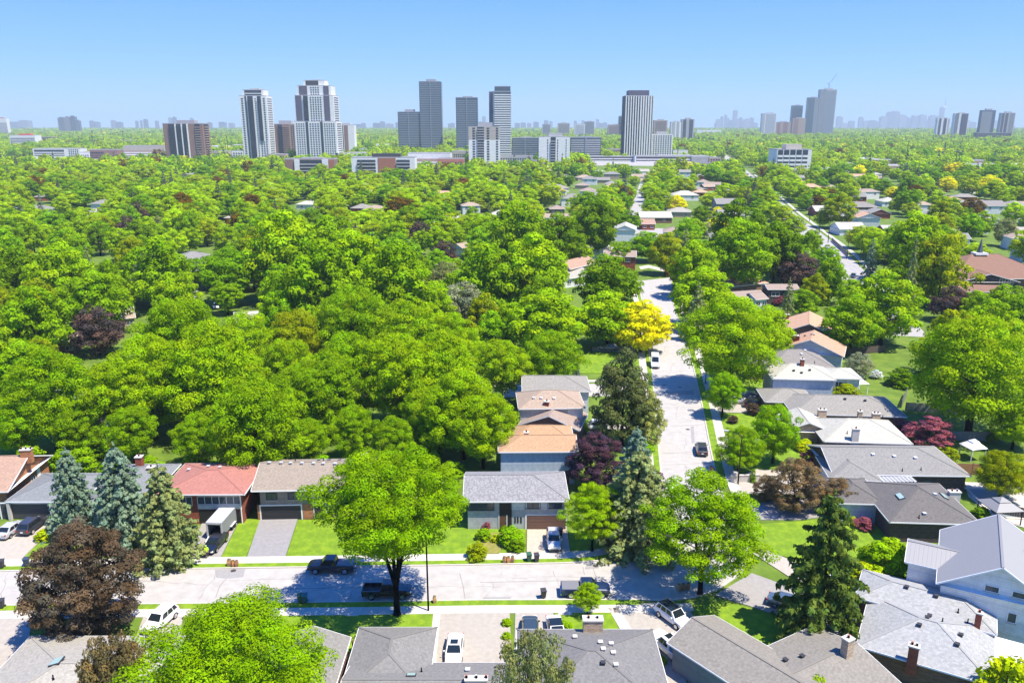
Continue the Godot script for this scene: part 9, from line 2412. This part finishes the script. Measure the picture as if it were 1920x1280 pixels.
	block("plaza_building", "cream low block right of the banded office", Vector3(349.06, 0, -929.61), 0, 23.93, 26, 5.89, {"wall": M.tower_beige, "strips": [], "plant": 0, "top": M.tower_white})
	block("plaza_building", "white shed roof right of the brown slab", Vector3(-606.35, 0, -1696.58), 0, 38.29, 26, 10.66, {"wall": M.tower_white, "strips": [], "plant": 0, "top": M.tower_white})
	block("plaza_building", "beige low block beside the slim tower", Vector3(-556.41, 0, -1696.58), 0, 37.19, 26, 12.79, {"wall": M.tower_beige, "strips": [], "plant": 0, "top": M.tower_white})
	block("plaza_building", "white low building behind the right of the stepped tower", Vector3(-279.85, 0, -1802.72), 0, 34.88, 26, 11.32, {"wall": M.tower_white, "strips": [], "plant": 0, "top": M.tower_white})
	ground_sheet("parking_lot", pl([111.94, -1222.61, 303.5, -1205.19, 272.77, -1081.65, 101.76, -1110.13]), 0, 0.06, M.asphalt_light)
	ground_sheet("parking_lot", pl([-830.38, -1405.17, -568.32, -1317.79, -520.29, -1205.19, -771.71, -1297.6]), 0, 0.06, M.asphalt_light)
	ground_sheet("parking_lot", pl([-147.29, -1124.93, -57.41, -1095.71, -52.68, -1004.26, -133.26, -1016.39]), 0, 0.06, M.asphalt_light)
	block("office_block", "beige low block right of the brown slab's foot", Vector3(-471.01, 0, -1326.79), 0, 25.73, 18, 11.73, {"wall": M.tower_beige, "strips": [["f", 0.06, 0.94, "win", "tower_glass"]], "plant": 1.5})
	block("office_block", "white low block at the slim tower's foot", Vector3(-416.53, 0, -1249.54), 0, 16.96, 18, 15, {"wall": M.tower_white, "strips": [["f", 0.06, 0.94, "win", "tower_glass"]], "plant": 1.5})
	block("office_block", "white shop building right of the stepped tower", Vector3(-271.02, 0, -1513.81), 0, 31.31, 18, 10.5, {"wall": M.tower_white, "strips": [["f", 0.06, 0.94, "win", "tower_glass"]], "plant": 1.5})
	block("office_block", "beige block left of the beige-topped tower", Vector3(-81.87, 0, -1287.02), 0, 23.29, 18, 13.01, {"wall": M.tower_beige, "strips": [["f", 0.06, 0.94, "win", "tower_glass"]], "plant": 1.5})
	block("office_block", "grey terrace at the curved tower's foot", Vector3(0, 0, -1369.09), 0, 44.24, 18, 10.38, {"wall": M.tower_grey, "strips": [["f", 0.06, 0.94, "win", "tower_glass"]], "plant": 1.5})
	block("office_block", "small white block right of the long white office", Vector3(-700.51, 0, -1347.61), 0, 15.68, 18, 9.37, {"wall": M.tower_white, "strips": [["f", 0.06, 0.94, "win", "tower_glass"]], "plant": 1.5})
	block("office_block", "beige building left of the pinstriped tower", Vector3(178.35, 0, -1462.3), 0, 34.02, 18, 11.07, {"wall": M.tower_beige, "strips": [["f", 0.06, 0.94, "win", "tower_glass"]], "plant": 1.5})
	block("office_block", "white low building right of the crane tower", Vector3(991.48, 0, -2468.95), 0, 63.83, 18, 12.4, {"wall": M.tower_white, "strips": [["f", 0.06, 0.94, "win", "tower_glass"]], "plant": 1.5})
	block("office_block", "tan building beside the arterial road's far end", Vector3(292.12, 0, -1180.76), 0, 16.79, 18, 7.48, {"wall": M.tower_tan, "strips": [["f", 0.06, 0.94, "win", "tower_glass"]], "plant": 1.5})
	block("office_block", "tan podium between the slim and stepped towers", Vector3(-348.44, 0, -1214.19), 0, 28.25, 18, 10.75, {"wall": M.tower_tan, "strips": [["f", 0.06, 0.94, "win", "tower_glass"]], "plant": 1.5})
	var where := ["in the hazy cluster of blocks at far left", "among the pale horizon towers at left", "among the pale horizon towers behind the stepped tower", "among the pale horizon towers in the middle", "in the hazy midtown cluster", "in the hazy downtown skyline", "among the hazy towers around the needle and right slabs"]
	for a in [[0, 0, -2288, -4200, 33, 85, 0], [0, 1, -2258, -4200, 27, 88, 0], [0, 2, -2231, -4200, 27, 91, 0], [0, 3, -2209, -4200, 22, 72, 0], [1, 0, -5131, -8500, 137, 75, 0], [1, 1, -5013, -8500, 99, 91, 0], [1, 2, -4325, -8500, 44, 86, 0], [1, 3, -4270, -8500, 44, 75, 0], [1, 4, -4105, -8500, 44, 91, 0], [1, 5, -4044, -8500, 55, 75, 0], [1, 6, -3865, -8500, 27, 86, 0], [1, 7, -3819, -8500, 22, 91, 0], [1, 8, -3772, -8500, 38, 102, 0], [1, 9, -3659, -8500, 33, 86, 0], [1, 10, -3513, -8500, 38, 117, 0], [1, 11, -3472, -8500, 33, 123, 0], [1, 12, -3420, -8500, 38, 91, 0], [1, 13, -3296, -8500, 33, 112, 0], [1, 14, -3114, -8500, 44, 70, 0], [1, 15, -2982, -8500, 66, 75, 0], [1, 16, -2889, -8500, 55, 65, 0], [2, 0, -1582, -8500, 82, 54, 0], [2, 1, -1530, -8500, 44, 65, 0], [2, 2, -1398, -8500, 66, 65, 0], [2, 3, -1334, -8500, 49, 80, 0], [2, 4, -1260, -8500, 77, 59, 0], [2, 5, -1183, -8500, 33, 70, 0], [2, 6, -633, -8500, 55, 59, 0], [2, 7, -611, -8500, 44, 65, 0], [3, 0, -363, -9500, 49, 84, 0], [3, 1, -323, -9500, 43, 137, 0], [3, 2, 61, -9500, 61, 66, 0], [3, 3, 129, -9500, 61, 72, 0], [3, 4, 197, -9500, 49, 66, 0], [3, 5, 277, -9500, 61, 78, 0], [3, 6, 394, -9500, 49, 95, 0], [3, 7, 449, -9500, 37, 84, 0], [3, 8, 729, -9500, 31, 90, 0], [3, 9, 815, -9500, 31, 95, 0], [3, 10, 984, -9500, 37, 107, 0], [3, 11, 1021, -9500, 49, 66, 0], [3, 12, 1070, -9500, 49, 72, 0], [4, 0, 2850, -11500, 45, 68, 0], [4, 1, 2880, -11500, 74, 118, 0], [4, 2, 2921, -11500, 37, 154, 0], [4, 3, 2973, -11500, 37, 176, 0], [4, 4, 3014, -11500, 30, 133, 0], [4, 5, 3051, -11500, 59, 104, 0], [4, 6, 3103, -11500, 59, 240, 2], [4, 7, 3148, -11500, 45, 118, 0], [4, 8, 3185, -11500, 45, 140, 0], [4, 9, 3222, -11500, 59, 111, 0], [4, 10, 3278, -11500, 67, 126, 0], [4, 11, 3337, -11500, 52, 140, 0], [4, 12, 3393, -11500, 59, 75, 0], [5, 0, 4759, -12000, 78, 158, 0], [5, 1, 4837, -12000, 78, 69, 0], [5, 2, 4938, -12000, 78, 99, 0], [5, 3, 5070, -12000, 62, 151, 0], [5, 4, 5148, -12000, 62, 99, 0], [5, 5, 5241, -12000, 109, 106, 0], [5, 6, 5330, -12000, 54, 84, 0], [5, 7, 5400, -12000, 101, 158, 0], [5, 8, 5493, -12000, 101, 218, 0], [5, 9, 5571, -12000, 85, 233, 1], [5, 10, 5664, -12000, 101, 181, 0], [5, 11, 5745, -12000, 93, 144, 0], [5, 12, 5846, -12000, 78, 173, 1], [5, 13, 5963, -12000, 93, 181, 0], [5, 14, 6056, -12000, 78, 114, 0], [5, 15, 6118, -12000, 109, 173, 0], [6, 0, 6386, -12300, 56, 290, 1], [6, 1, 6630, -12000, 47, 114, 0], [6, 2, 6700, -12000, 78, 84, 0], [6, 3, 7011, -12000, 78, 106, 0], [6, 4, 7287, -12000, 54, 39, 0]]:
		skyline("%s tower from the left %s" % [nth(a[1]), where[a[0]]], Vector3(a[2], 0, a[3]), a[4], a[4] * 0.8, a[5], M[["far_tower", "far_tower2", "far_tower3"][a[1] % 3]], a[6])
	needle_tower(Vector3(6474.19, 0, -12400), 475.26, "slender communications tower with a round pod on the horizon")
	steeple(Vector3(161.33, 11.04, -272.74), 5.5, "slender dark steeple on the church roof")
